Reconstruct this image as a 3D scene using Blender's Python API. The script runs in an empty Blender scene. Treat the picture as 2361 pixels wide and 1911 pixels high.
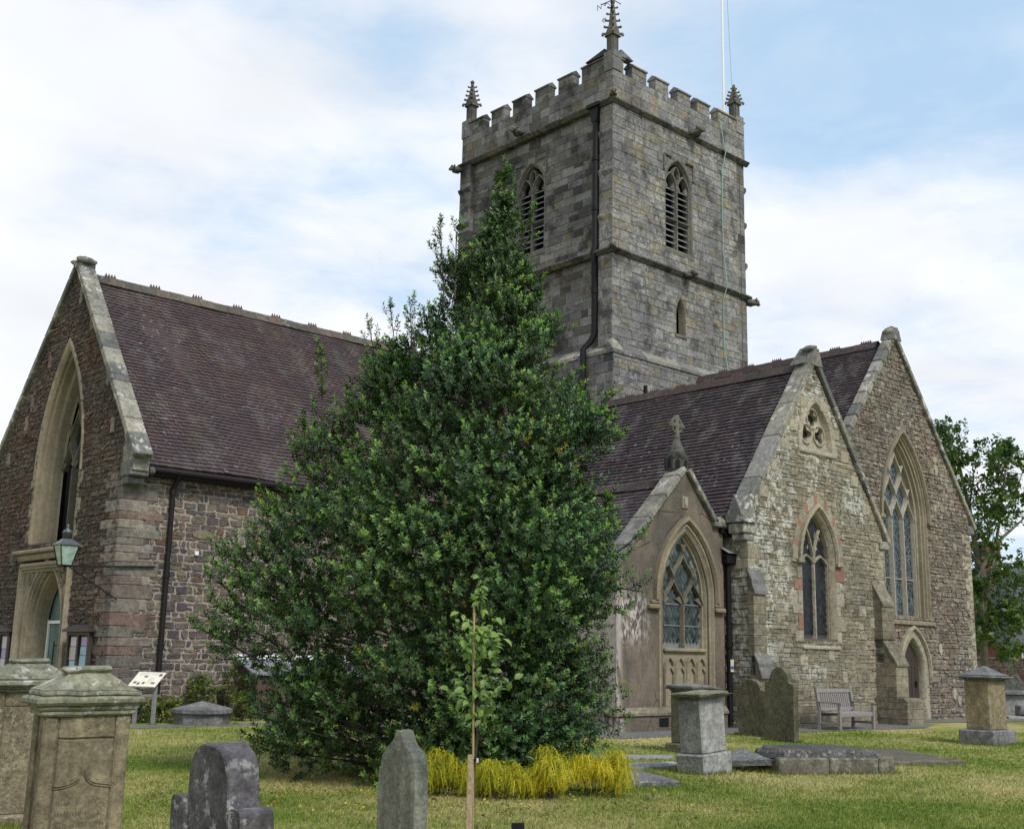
import bpy, bmesh, math, random
import numpy as np
from mathutils import Vector, Matrix
from mathutils.geometry import tessellate_polygon

SC = bpy.context.scene
COL = SC.collection
rnd = random.Random(7)
R = math.radians

# ------------------------------------------------------------------ camera
CAMZ = 1.65
yaw, pitch, roll = R(47.4946), R(11.7025), R(1.2317)
fw = Vector((math.cos(yaw)*math.cos(pitch), math.sin(yaw)*math.cos(pitch), math.sin(pitch)))
r0 = Vector((math.sin(yaw), -math.cos(yaw), 0)); u0 = r0.cross(fw)
rr = math.cos(roll)*r0 + math.sin(roll)*u0
uu = -math.sin(roll)*r0 + math.cos(roll)*u0
cam = bpy.data.cameras.new('camera'); camo = bpy.data.objects.new('camera', cam); COL.objects.link(camo)
M = Matrix.Identity(4)
for i, v in enumerate((rr, uu, -fw)):
    for k in range(3): M[k][i] = v[k]
M[0][3], M[1][3], M[2][3] = 0, 0, CAMZ
camo.matrix_world = M
cam.sensor_width = 36; cam.sensor_fit = 'HORIZONTAL'; cam.lens = 40.807
cam.clip_start = 0.1; cam.clip_end = 2000
SC.camera = camo
RH = Vector((math.sin(yaw), -math.cos(yaw), 0)); FH = Vector((math.cos(yaw), math.sin(yaw), 0))

# ------------------------------------------------------------------ world: Nishita sky behind broken bright cloud
SUN_AZ, SUN_EL = R(188), R(48)       # azimuth clockwise from +Y
W = bpy.data.worlds.new('World'); SC.world = W; W.use_nodes = True
nt = W.node_tree; nt.nodes.clear()
def wn(t, **k):
    n = nt.nodes.new(t)
    for a, b in k.items(): setattr(n, a, b)
    return n
def lk(a, b): nt.links.new(a, b)
out = wn('ShaderNodeOutputWorld'); bg = wn('ShaderNodeBackground'); bg.inputs[1].default_value = 0.1
sky = wn('ShaderNodeTexSky', sky_type='NISHITA', sun_disc=False, sun_elevation=SUN_EL, sun_rotation=SUN_AZ)
sky.air_density = 1.0; sky.dust_density = 1.5
tc = wn('ShaderNodeTexCoord'); sep = wn('ShaderNodeSeparateXYZ'); lk(tc.outputs['Generated'], sep.inputs[0])
def wm(op, a, b=None, c=None):
    n = wn('ShaderNodeMath', operation=op)
    for i, v in enumerate((a, b, c)):
        if v is None: continue
        if isinstance(v, (int, float)): n.inputs[i].default_value = v
        else: lk(v, n.inputs[i])
    return n.outputs[0]
zz = wm('MAXIMUM', wm('ADD', sep.outputs[2], 0.10), 0.04)
px = wm('DIVIDE', sep.outputs[0], zz); py = wm('DIVIDE', sep.outputs[1], zz)
cmb = wn('ShaderNodeCombineXYZ'); lk(px, cmb.inputs[0]); lk(py, cmb.inputs[1]); cmb.inputs[2].default_value = 13.5
n1 = wn('ShaderNodeTexNoise'); n1.inputs['Scale'].default_value = 1.1; n1.inputs['Detail'].default_value = 8
n1.inputs['Roughness'].default_value = 0.52; n1.inputs['Distortion'].default_value = 0.4
lk(cmb.outputs[0], n1.inputs['Vector'])
# more cloud to the left (north-west) and near the horizon, more blue high on the right (east)
side = wm('ADD', wm('MULTIPLY', sep.outputs[0], 0.62), wm('MULTIPLY', sep.outputs[1], -0.70))
side = wm('SUBTRACT', side, 0.01)
bias = wm('MULTIPLY', side, -0.20)
up = wm('MULTIPLY', wm('SUBTRACT', sep.outputs[2], 0.32), -0.42)
n3 = wn('ShaderNodeTexNoise'); n3.inputs['Scale'].default_value = 4.2; n3.inputs['Detail'].default_value = 6; n3.inputs['Roughness'].default_value = .6; n3.inputs['Distortion'].default_value = .5; lk(cmb.outputs[0], n3.inputs['Vector'])
val = wm('ADD', wm('ADD', wm('ADD', n1.outputs[0], wm('MULTIPLY', wm('SUBTRACT', n3.outputs[0], .47), .30)), bias), up)
mr = wn('ShaderNodeMapRange'); mr.interpolation_type = 'SMOOTHSTEP'
mr.inputs['From Min'].default_value = 0.27; mr.inputs['From Max'].default_value = 0.62
lk(val, mr.inputs['Value'])
base = wn('ShaderNodeMix', data_type='RGBA'); base.inputs[0].default_value = 0.75
lk(sky.outputs[0], base.inputs[6]); base.inputs[7].default_value = (3.7, 5.25, 6.9, 1)
mx = wn('ShaderNodeMix', data_type='RGBA'); lk(mr.outputs[0], mx.inputs[0])
n2 = wn('ShaderNodeTexNoise'); n2.inputs['Scale'].default_value = 1.7; n2.inputs['Detail'].default_value = 6; lk(cmb.outputs[0], n2.inputs['Vector'])
mr2 = wn('ShaderNodeMapRange'); lk(n2.outputs[0], mr2.inputs['Value']); mr2.inputs['From Min'].default_value = .3; mr2.inputs['From Max'].default_value = .7; mr2.inputs['To Min'].default_value = .86; mr2.inputs['To Max'].default_value = 1.04
cl_ = wn('ShaderNodeVectorMath', operation='SCALE'); cl_.inputs[0].default_value = (6.7, 6.85, 7.2); lk(mr2.outputs[0], cl_.inputs['Scale']); lk(cl_.outputs[0], mx.inputs[7])
lk(base.outputs[2], mx.inputs[6])
lk(mx.outputs[2], bg.inputs[0]); lk(bg.outputs[0], out.inputs[0])

# ------------------------------------------------------------------ sun, veiled by cloud
sl = bpy.data.lights.new('sun', 'SUN'); sl.energy = 2.1; sl.angle = R(13); sl.color = (1, 0.95, 0.86)
so = bpy.data.objects.new('sun', sl); COL.objects.link(so)
sd = Vector((math.sin(SUN_AZ)*math.cos(SUN_EL), math.cos(SUN_AZ)*math.cos(SUN_EL), math.sin(SUN_EL)))
so.rotation_euler = (-sd).to_track_quat('-Z', 'Y').to_euler(); so.location = (0, -20, 40)

SC.view_settings.view_transform = 'Standard'; SC.view_settings.look = 'None'
SC.view_settings.exposure = 0.6; SC.view_settings.gamma = 1.0
SC.cycles.max_bounces = 6; SC.cycles.diffuse_bounces = 3; SC.cycles.transparent_max_bounces = 6
SC.cycles.use_denoising = True

# ------------------------------------------------------------------ object helpers
def thing(name, label, cat, loc=(0, 0, 0), group=None, kind=None, rotz=0):
    o = bpy.data.objects.new(name, None); COL.objects.link(o); o.location = loc; o.rotation_euler = (0, 0, rotz)
    o.empty_display_size = 0.2
    o['label'] = label; o['category'] = cat
    if group: o['group'] = group
    return o
def tag(o, label, cat, group=None, kind=None):
    if label: o['label'] = label
    if cat: o['category'] = cat
    if group: o['group'] = group
    if kind: o['kind'] = kind
    return o

class MB:
    def __init__(s): s.v = []; s.f = []; s.m = []; s.sm = []
    def add(s, vs, fs, m=0, smooth=False):
        b = len(s.v); s.v.extend(tuple(x) for x in vs)
        for f in fs:
            s.f.append(tuple(i+b for i in f)); s.m.append(m); s.sm.append(smooth)
    def quad(s, a, b, c, d, m=0): s.add((a, b, c, d), ((0, 1, 2, 3),), m)
    def box(s, x0, y0, z0, x1, y1, z1, m=0, ch=0.0):
        s.obox(Vector(((x0+x1)/2, (y0+y1)/2, (z0+z1)/2)), Vector((1, 0, 0)), Vector((0, 1, 0)), Vector((0, 0, 1)),
               abs(x1-x0)/2, abs(y1-y0)/2, abs(z1-z0)/2, m, ch)
    def obox(s, c, ax, ay, az, hx, hy, hz, m=0, ch=0.0):
        c = Vector(c)
        P = lambda x, y, z: c + ax*x + ay*y + az*z
        ch = min(ch, hx*.8, hy*.8, hz*.8)
        if ch <= 0:
            vs = [P(x*hx, y*hy, z*hz) for x in (-1, 1) for y in (-1, 1) for z in (-1, 1)]
            s.add(vs, ((0, 1, 3, 2), (4, 6, 7, 5), (0, 4, 5, 1), (2, 3, 7, 6), (0, 2, 6, 4), (1, 5, 7, 3)), m); return
        vs = []; idx = {}
        for x in (-1, 1):
            for y in (-1, 1):
                for z in (-1, 1):
                    for a in range(3):
                        h = [hx, hy, hz]
                        q = [x*(hx-ch), y*(hy-ch), z*(hz-ch)]
                        q[a] = (x, y, z)[a]*h[a]
                        idx[(x, y, z, a)] = len(vs); vs.append(P(*q))
        fs = []
        for a in range(3):
            b, c2 = (a+1) % 3, (a+2) % 3
            for sg in (-1, 1):
                f = []
                for (p, q) in ((-1, -1), (1, -1), (1, 1), (-1, 1)):
                    k = [0, 0, 0]; k[a] = sg; k[b] = p; k[c2] = q; f.append(idx[(*k, a)])
                fs.append(f)
            for p in (-1, 1):
                for q in (-1, 1):      # edges along axis a
                    f = []
                    for (sg, fa) in ((-1, b), (1, b), (1, c2), (-1, c2)):
                        k = [0, 0, 0]; k[a] = sg; k[b] = p; k[c2] = q; f.append(idx[(*k, fa)])
                    fs.append(f)
        for x in (-1, 1):
            for y in (-1, 1):
                for z in (-1, 1): fs.append([idx[(x, y, z, a)] for a in range(3)])
        s.add(vs, fs, m)
    def prism(s, poly, ext, m=0, cap=True):
        n = len(poly); e = Vector(ext)
        vs = [Vector(p) for p in poly] + [Vector(p)+e for p in poly]
        fs = [(i, (i+1) % n, n+(i+1) % n, n+i) for i in range(n)]
        if cap: fs += [tuple(range(n))[::-1], tuple(range(n, 2*n))]
        s.add(vs, fs, m)
    def tube(s, pts, rad, n=8, m=0, smooth=True, cap=True):
        pts = [Vector(p) for p in pts]
        if isinstance(rad, (int, float)): rad = [rad]*len(pts)
        vs = []; prev = None
        for i, p in enumerate(pts):
            t = (pts[min(i+1, len(pts)-1)] - pts[max(i-1, 0)]).normalized()
            a = prev if prev is not None else (Vector((0, 0, 1)) if abs(t.z) < .9 else Vector((1, 0, 0)))
            x = (a - t*a.dot(t)).normalized(); y = t.cross(x); prev = x
            for k in range(n):
                an = 2*math.pi*k/n; vs.append(p + (x*math.cos(an)+y*math.sin(an))*rad[i])
        fs = []
        for i in range(len(pts)-1):
            for k in range(n):
                fs.append((i*n+k, i*n+(k+1) % n, (i+1)*n+(k+1) % n, (i+1)*n+k))
        s.add(vs, fs, m, smooth)
        if cap:
            s.add(vs[:n], (tuple(range(n))[::-1],), m); s.add(vs[-n:], (tuple(range(n)),), m)
    def lathe(s, c, prof, n=12, m=0, rot=0.0, smooth=False):
        c = Vector(c); vs = []; fs = []
        for (r, z) in prof:
            for k in range(n):
                a = 2*math.pi*k/n+rot; vs.append(c+Vector((r*math.cos(a), r*math.sin(a), z)))
        for i in range(len(prof)-1):
            for k in range(n): fs.append((i*n+k, i*n+(k+1) % n, (i+1)*n+(k+1) % n, (i+1)*n+k))
        fs.append(tuple(range(n))[::-1]); fs.append(tuple(range((len(prof)-1)*n, len(prof)*n)))
        s.add(vs, fs, m, smooth)
    def strip(s, paths, m=0, cap=False):
        n = len(paths[0]); vs = [q for p in paths for q in p]; fs = []
        for i in range(len(paths)-1):
            for k in range(n-1): fs.append((i*n+k, i*n+k+1, (i+1)*n+k+1, (i+1)*n+k))
        s.add(vs, fs, m)
    def blob(s, c, rad, m=0, seed=0, amp=.18, ax=None):
        bm = bmesh.new(); bmesh.ops.create_icosphere(bm, subdivisions=2, radius=1)
        rg = random.Random(seed); ph = [rg.uniform(0, 6) for _ in range(6)]
        vs = []
        for v in bm.verts:
            k = 1+amp*(math.sin(3*v.co.x+ph[0])*math.sin(4*v.co.y+ph[1])+.6*math.sin(6*v.co.z+ph[2])*math.sin(7*v.co.x+ph[3]))
            q = Vector((v.co.x*rad[0]*k, v.co.y*rad[1]*k, v.co.z*rad[2]*k))
            if ax is not None: q = ax @ q
            vs.append(Vector(c)+q)
        bm.verts.index_update()
        fs = [tuple(v.index for v in f.verts) for f in bm.faces]; bm.free()
        s.add(vs, fs, m, True)
    def build(s, name, mats, parent=None, label=None, cat=None, kind=None, group=None):
        me = bpy.data.meshes.new(name)
        off = Vector((0, 0, 0)); inv = None
        vs = s.v
        if parent is not None:
            mw = Matrix.Translation(wloc(parent)) @ wrot(parent); inv = mw.inverted()
            if not is_local(parent): vs = [tuple(inv @ Vector(p)) for p in s.v]
        me.from_pydata(vs, [], s.f)
        if not isinstance(mats, (list, tuple)): mats = [mats]
        for mt in mats: me.materials.append(mt)
        me.polygons.foreach_set('material_index', s.m)
        me.polygons.foreach_set('use_smooth', s.sm)
        me.update()
        o = bpy.data.objects.new(name, me); COL.objects.link(o)
        if parent is not None: o.parent = parent
        tag(o, label, cat, group, kind)
        return o
def is_local(o):
    while o is not None:
        if o.get('_local'): return True
        o = o.parent
    return False
def wloc(o):
    l = Vector(o.location)
    while o.parent is not None:
        o = o.parent; l = wrot1(o) @ l + Vector(o.location)
    return l
def wrot1(o): return o.rotation_euler.to_matrix().to_4x4()
def wrot(o):
    m = wrot1(o)
    while o.parent is not None:
        o = o.parent; m = wrot1(o) @ m
    return m

# ------------------------------------------------------------------ material helpers
class NT:
    def __init__(s, name):
        s.mat = bpy.data.materials.new(name); s.mat.use_nodes = True; s.t = s.mat.node_tree; s.t.nodes.clear()
        s.out = s.n('ShaderNodeOutputMaterial'); s.b = s.n('ShaderNodeBsdfPrincipled'); s.l(s.b.outputs[0], s.out.inputs[0])
        s.geo = s.n('ShaderNodeNewGeometry'); s.pos = s.geo.outputs['Position']; s.ri = s.geo.outputs['Random Per Island']
    def n(s, t, **k):
        x = s.t.nodes.new(t)
        for a, b in k.items(): setattr(x, a, b)
        return x
    def l(s, a, b): s.t.links.new(a, b)
    def setv(s, sock, v):
        if isinstance(v, bpy.types.NodeSocket): s.l(v, sock)
        else: sock.default_value = v
    def math(s, op, a, b=0.0, c=None):
        x = s.n('ShaderNodeMath', operation=op); s.setv(x.inputs[0], a); s.setv(x.inputs[1], b)
        if c is not None: s.setv(x.inputs[2], c)
        return x.outputs[0]
    def noise(s, scale, detail=4, rough=.6, sc=(1, 1, 1), dist=0, vec=None, off=0):
        mp = s.n('ShaderNodeMapping'); s.l(vec or s.pos, mp.inputs[0]); mp.inputs['Scale'].default_value = sc
        mp.inputs['Location'].default_value = (off, off*.7, off*1.3)
        x = s.n('ShaderNodeTexNoise'); s.l(mp.outputs[0], x.inputs[0]); x.inputs['Scale'].default_value = scale
        x.inputs['Detail'].default_value = detail; x.inputs['Roughness'].default_value = rough; x.inputs['Distortion'].default_value = dist
        return x.outputs[0]
    def ramp(s, fac, stops, interp='LINEAR'):
        x = s.n('ShaderNodeValToRGB'); cr = x.color_ramp; cr.interpolation = interp
        while len(cr.elements) < len(stops): cr.elements.new(0.5)
        while len(cr.elements) > len(stops): cr.elements.remove(cr.elements[-1])
        for e, (p, c) in zip(cr.elements, stops):
            e.position = p; e.color = (c[0], c[1], c[2], 1) if not isinstance(c, (int, float)) else (c, c, c, 1)
        s.setv(x.inputs[0], fac); return x.outputs[0]
    def step(s, v, a, b):
        x = s.n('ShaderNodeMapRange'); x.interpolation_type = 'SMOOTHSTEP'; s.setv(x.inputs[0], v)
        x.inputs[1].default_value = a; x.inputs[2].default_value = b; return x.outputs[0]
    def mix(s, fac, a, b, mode='MIX'):
        x = s.n('ShaderNodeMix', data_type='RGBA', blend_type=mode); s.setv(x.inputs[0], fac)
        for i, v in ((6, a), (7, b)):
            if isinstance(v, tuple): v = (v[0], v[1], v[2], 1)
            s.setv(x.inputs[i], v)
        return x.outputs[2]
    def fin(s, col, rough=.9, bump=None, bd=.02, bs=.6, spec=.3, metal=0):
        if isinstance(col, tuple): col = (col[0], col[1], col[2], 1)
        s.setv(s.b.inputs['Base Color'], col); s.setv(s.b.inputs['Roughness'], rough)
        s.b.inputs['Specular IOR Level'].default_value = spec; s.b.inputs['Metallic'].default_value = metal
        if bump is not None:
            x = s.n('ShaderNodeBump'); x.inputs['Strength'].default_value = bs; x.inputs['Distance'].default_value = bd
            s.l(bump, x.inputs['Height']); s.l(x.outputs[0], s.b.inputs['Normal'])
        return s.mat

def pal(cols): return [(i/len(cols), c) for i, c in enumerate(cols)]
def stone(name, cols, lichen=.0, lcol=(.5, .5, .47), dark=.0, dcol=(.03, .03, .03), bs=.7, bd=.03, mott=.35, lsc=7, islands=True, tint=None, streak=.0, lsh=.0, lgrad=None):
    s = NT(name)
    c = s.ramp(s.ri if islands else s.noise(1.5, 3), pal(cols) if islands else [(i/max(1, len(cols)-1)*.6+.2, q) for i, q in enumerate(cols)], 'CONSTANT' if islands else 'LINEAR')
    big = s.noise(.55, 4, .6, off=3)
    c = s.mix(s.step(big, .3, .75), s.mix(1, c, (.82, .82, .84), 'MULTIPLY'), s.mix(1, c, (1.14, 1.12, 1.08), 'MULTIPLY'))
    if tint: c = s.mix(s.step(s.noise(.8, 3, .5, off=11), .48, .62), c, s.mix(1, c, tint, 'MULTIPLY'))
    fine = s.noise(26, 6, .75); mid = s.noise(8, 5, .65, off=5)
    k = s.math('MULTIPLY_ADD', s.step(fine, .3, .7), mott*1.3, 1-mott*.65)
    k = s.math('MULTIPLY', k, s.math('MULTIPLY_ADD', s.step(mid, .28, .72), mott*1.1, 1-mott*.55))
    vm = s.n('ShaderNodeVectorMath', operation='SCALE'); s.l(c, vm.inputs[0]); s.l(k, vm.inputs['Scale']); c = vm.outputs[0]
    if dark:
        d = s.noise(1.1, 5, .65, off=20); d = s.math('MULTIPLY', s.step(d, .50, .68), dark)
        c = s.mix(d, c, dcol)
    if streak:
        d = s.noise(2.2, 4, .6, sc=(1, 1, .12), off=40); d = s.math('MULTIPLY', s.step(d, .5, .7), streak)
        c = s.mix(d, c, dcol)
    if lichen:
        a = s.step(s.noise(lsc, 5, .68, off=8), .56-lsh, .63-lsh); b = s.noise(.6, 3, .5, off=14)
        if lgrad:      # lichen keeps to one side of the wall
            sx_ = s.n('ShaderNodeSeparateXYZ'); s.l(s.pos, sx_.inputs[0])
            b = s.math('ADD', b, s.math('ADD', s.math('MULTIPLY', s.math('SUBTRACT', sx_.outputs[0], lgrad[0]), lgrad[1]), s.math('MULTIPLY', s.math('SUBTRACT', sx_.outputs[2], lgrad[2]), lgrad[3])))
        b = s.step(b, .47, .60)
        c = s.mix(s.math('MULTIPLY', s.math('MULTIPLY', a, b), lichen), c, lcol)
    h = s.math('ADD', s.math('MULTIPLY', s.noise(9, 5, .65, off=2), 1.0), s.math('MULTIPLY', fine, .35))
    return s.fin(c, .93, h, bd, bs, .2)
def plain(name, col, rough=.6, metal=0, var=.15, bs=.2, bd=.005, spec=.4, sc=14):
    s = NT(name)
    f = s.noise(sc, 4, .6); c = s.mix(s.step(f, .3, .7), tuple(x*(1-var) for x in col), tuple(x*(1+var) for x in col))
    return s.fin(c, rough, f, bd, bs, spec, metal)
from mathutils import noise as mnoise
def roughen(o, amt=.008, cuts=3, k=5.0):
    """break up straight edges of worn stone"""
    bm = bmesh.new(); bm.from_mesh(o.data); bmesh.ops.triangulate(bm, faces=[f for f in bm.faces if len(f.verts) > 4])
    bmesh.ops.subdivide_edges(bm, edges=[e for e in bm.edges if e.calc_length() > .09], cuts=cuts, use_grid_fill=True)
    off = Vector(o.matrix_basis.translation)
    for v in bm.verts:
        q = v.co*k+off*3
        v.co += (mnoise.noise_vector(q)+mnoise.noise_vector(q*2.7)*.5)*amt
    bm.to_mesh(o.data); bm.free()
def mul(c, k): return tuple(x*k for x in c)
# ------------------------------------------------------------------ masonry materials
G = lambda *a: a
KA = lambda L, k: [tuple(x*k for x in c) for c in L]
ASH = [G(.235, .229, .213), G(.215, .212, .202), G(.26, .252, .232), G(.225, .222, .214), G(.19, .188, .182), G(.275, .271, .262), G(.255, .225, .165), G(.25, .246, .235), G(.21, .204, .188), G(.285, .275, .25), G(.24, .236, .225), G(.23, .21, .17)]
ASH = KA(ASH, .86)
M_ASH = stone('tower_ashlar', ASH, lichen=.55, lsh=.04, mott=.6, lcol=(.40, .40, .39), dark=.8, dcol=(.04, .04, .038), bs=.8, bd=.03, tint=(.82, .82, .84))
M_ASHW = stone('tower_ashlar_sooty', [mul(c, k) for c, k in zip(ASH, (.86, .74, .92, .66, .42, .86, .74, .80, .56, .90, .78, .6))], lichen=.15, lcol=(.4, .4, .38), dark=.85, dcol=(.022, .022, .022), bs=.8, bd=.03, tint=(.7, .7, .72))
M_MORT = stone('mortar_grey', [(.19, .183, .165)], islands=False, bs=.5, dark=.3)
M_MORTL = stone('mortar_pale', [(.36, .315, .28), (.30, .26, .23)], dark=.4, dcol=(.07, .06, .055), bs=.9, bd=.03)
M_MORTB = stone('mortar_brown', [(.10, .083, .067), (.13, .105, .085)], dark=.3, bs=.8)
M_NAVE = stone('nave_rubble', [G(.10, .08, .075), G(.125, .10, .088), G(.155, .125, .10), G(.075, .066, .07), G(.15, .13, .098), G(.11, .092, .09), G(.13, .115, .09), G(.19, .165, .12), G(.125, .08, .062), G(.115, .10, .08), G(.09, .078, .07), G(.12, .108, .092)], lichen=.18, dark=.3, mott=.5, dcol=(.035, .032, .032), bs=.9, bd=.035)
M_WEST = stone('west_rubble', [G(.095, .075, .06), G(.105, .083, .067), G(.088, .071, .058), G(.12, .094, .073), G(.10, .08, .07), G(.11, .085, .07), G(.13, .105, .085), G(.092, .076, .064)], lichen=.35, lcol=(.30, .29, .26), dark=.45, dcol=(.04, .034, .03), bs=1, bd=.08, mott=.6, tint=(1.1, .9, .84))
M_CHAP = stone('chapel_rubble', [G(.245, .215, .155), G(.215, .188, .135), G(.27, .242, .18), G(.232, .21, .16), G(.20, .178, .132), G(.255, .225, .16), G(.285, .262, .205), G(.215, .182, .128), G(.24, .222, .175)], lichen=.8, lcol=(.50, .50, .45), dark=.3, dcol=(.08, .07, .05), bs=1, bd=.045, lsc=5, mott=.5, lsh=.085, lgrad=(26.8, -.065, 4.4, .035))
M_TRAN = stone('transept_rubble', [G(.205, .175, .14), G(.185, .16, .128), G(.22, .19, .152), G(.20, .167, .14), G(.175, .152, .122), G(.23, .202, .16), G(.21, .172, .145), G(.195, .172, .138), G(.265, .238, .195)], lichen=.55, lcol=(.46, .44, .39), dark=.35, dcol=(.06, .05, .045), bs=1, bd=.07, tint=(1.02, .93, .88), lsc=5, mott=.6, lsh=.035)
M_QUOIN = stone('sandstone_quoins', [G(.16, .145, .125), G(.175, .158, .135), G(.145, .13, .114), G(.21, .175, .145), G(.235, .21, .175), G(.215, .19, .165), G(.15, .122, .108), G(.20, .165, .14), G(.165, .115, .095)], lichen=.2, lcol=(.3, .28, .25), dark=.4, dcol=(.06, .048, .042), mott=.5)
M_DRESS = stone('pale_dressed_stone', [G(.29, .26, .195), G(.265, .235, .175), G(.31, .28, .22), G(.25, .225, .165), G(.32, .295, .235)], lichen=.25, mott=.45, dark=.3, dcol=(.13, .115, .085), bs=.5)
M_CREAM = stone('cream_window_stone', [G(.25, .215, .155), G(.23, .20, .14), G(.27, .235, .17), G(.215, .185, .13)], dark=.5, dcol=(.12, .10, .07), bs=.4, streak=.45, mott=.25)
M_TRACE = stone('weathered_tracery_stone', [G(.165, .148, .115), G(.145, .13, .10)], dark=.5, dcol=(.09, .08, .065), bs=.5, streak=.5, mott=.3)
M_COPE = stone('lichened_coping_stone', mott=.5, lsh=.03, cols=[G(.21, .20, .17), G(.16, .16, .145), G(.25, .235, .195), G(.13, .13, .125), G(.22, .215, .20), G(.27, .255, .21)], lichen=.7, lcol=(.52, .51, .48), dark=.6, dcol=(.05, .05, .048), bs=.6, lsc=5)
M_DARKST = stone('sooty_string_stone', [G(.105, .10, .09), G(.075, .074, .068), G(.13, .122, .108)], lichen=.5, lcol=(.40, .40, .37), dark=.9, dcol=(.014, .014, .013), lsc=10, mott=.6)
M_PINN = stone('pinnacle_stone', [G(.15, .14, .12), G(.12, .115, .10)], dark=.6, dcol=(.03, .03, .03), lichen=.2)
M_RED = stone('red_sandstone', [G(.27, .15, .11), G(.25, .135, .105), G(.29, .17, .125)], dark=.2, dcol=(.15, .08, .06), bs=.4)
M_RENDER = None
def render_mat():
    s = NT('brown_roughcast')
    v = s.n('ShaderNodeTexVoronoi'); s.l(s.pos, v.inputs['Vector']); v.inputs['Scale'].default_value = 75
    c = s.ramp(v.outputs['Color'], [(0, (.085, .075, .063)), (.3, (.138, .121, .10)), (.6, (.185, .163, .136)), (1, (.26, .232, .195))])
    big = s.noise(.8, 5, .6, off=2); c = s.mix(s.step(big, .35, .65), s.mix(1, c, (.62, .62, .62), 'MULTIPLY'), s.mix(1, c, (1.15, 1.04, .98), 'MULTIPLY'))
    st = s.noise(2.5, 5, .65, sc=(1, 1, .3), off=9); c = s.mix(s.math('MULTIPLY', s.step(st, .5, .68), .5), c, (.07, .06, .05))
    cr = s.n('ShaderNodeTexVoronoi', feature='DISTANCE_TO_EDGE'); mpc = s.n('ShaderNodeMapping'); s.l(s.pos, mpc.inputs[0]); mpc.inputs['Scale'].default_value = (1, 1, .7); s.l(mpc.outputs[0], cr.inputs['Vector']); cr.inputs['Scale'].default_value = .9
    c = s.mix(s.math('MULTIPLY', s.step(cr.outputs['Distance'], .012, .004), s.step(s.noise(1.3, 3, .5, off=17), .48, .58)), c, (.05, .042, .035))
    r2 = s.noise(4, 5, .7, sc=(1, 1, .22), off=33); c = s.mix(s.math('MULTIPLY', s.step(r2, .50, .68), .4), c, (.075, .066, .056))
    # pale salts blown low on the west end of the wall
    sx = s.n('ShaderNodeSeparateXYZ'); s.l(s.pos, sx.inputs[0])
    mx_ = s.step(s.math('ABSOLUTE', s.math('SUBTRACT', sx.outputs[0], 20.35)), 1.0, .2)
    mz_ = s.step(s.math('ABSOLUTE', s.math('SUBTRACT', sx.outputs[2], 2.55)), .85, .25)
    pt = s.step(s.noise(9, 5, .7, sc=(1, 1, .45), off=4), .46, .58)
    m2 = s.math('MULTIPLY', s.math('MULTIPLY', mx_, mz_), pt)
    edge = s.math('MULTIPLY', s.step(sx.outputs[0], 20.22, 20.02), s.step(s.noise(7, 4, .7, sc=(1, 1, .3), off=6), .40, .55))
    c = s.mix(s.math('MAXIMUM', m2, s.math('MULTIPLY', edge, .7)), c, (.50, .44, .42))
    return s.fin(c, .95, v.outputs['Distance'], .012, .8, .2)
M_RENDER = render_mat()

def tile_mat(name, cols, moss=.2, white=.1, mcol=(.10, .10, .045), blot=None):
    s = NT(name)
    c = s.ramp(s.ri, pal(cols), 'CONSTANT')
    big = s.noise(.7, 5, .65, sc=(1, 1, .55), off=1); c = s.mix(s.step(big, .38, .62), s.mix(1, c, (.86, .88, .94), 'MULTIPLY'), s.mix(1, c, (1.08, 1.02, 1.0), 'MULTIPLY'))
    f = s.noise(30, 4, .7); vm = s.n('ShaderNodeVectorMath', operation='SCALE'); s.l(c, vm.inputs[0]); s.l(s.math('MULTIPLY_ADD', f, .7, .65), vm.inputs['Scale']); c = vm.outputs[0]
    c = s.mix(s.math('MULTIPLY', s.step(s.noise(1.6, 5, .7, sc=(1, 1, .35), off=12), .52, .68), moss), c, mcol)
    w = s.math('MULTIPLY', s.step(s.noise(7, 3, .6, off=22), .60, .68), s.step(s.noise(.8, 3, .5, sc=(1, 1, .4), off=31), .45, .6))
    c = s.mix(s.math('MULTIPLY', w, white), c, (.30, .29, .285))
    st = s.math('MULTIPLY', s.step(s.noise(1.8, 4, .6, sc=(1, 1, .10), off=51), .50, .66), white*.75); c = s.mix(st, c, (.15, .138, .134))
    return s.fin(c, .75, f, .008, .5, .3)
M_TILE = tile_mat('nave_clay_tiles', KA([G(.072, .048, .049), G(.078, .052, .052), G(.068, .047, .049), G(.082, .055, .053), G(.072, .050, .052), G(.075, .049, .049), G(.086, .060, .056), G(.065, .046, .049)], .84), .3, .4)
M_TILE2 = tile_mat('dark_clay_tiles', [G(.040, .031, .035), G(.050, .036, .038), G(.033, .027, .032), G(.060, .040, .040), G(.043, .034, .036), G(.053, .041, .041)], .2, .55)
M_RIDGE = stone('ridge_tile_clay', [G(.10, .09, .075), G(.115, .085, .072), G(.085, .08, .07), G(.12, .10, .08)], lichen=.3, dark=.3, bs=.4)
M_RIDGE2 = stone('ridge_tile_clay_dark', [G(.062, .048, .044), G(.058, .049, .047), G(.07, .052, .047)], lichen=.15, dark=.3, bs=.4)
M_CREST = plain('red_clay_crest', (.10, .058, .05), .8)
M_IRON = plain('black_painted_iron', (.008, .0075, .008), .6, var=.3, spec=.2)
M_IRONB = plain('dark_brown_iron', (.014, .010, .011), .6, var=.25, spec=.25)
M_LEAD = plain('grey_lead', (.20, .21, .22), .55, var=.2)
M_COPPER = plain('green_copper', (.10, .27, .20), .6, var=.3)
M_WOOD = plain('dark_oak', (.035, .024, .018), .7, var=.3)
M_LOUV = plain('weathered_louvre_slate', (.20, .20, .21), .7, var=.3)
M_VOID = plain('unlit_interior', (.006, .006, .006), .9, var=0)
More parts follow.
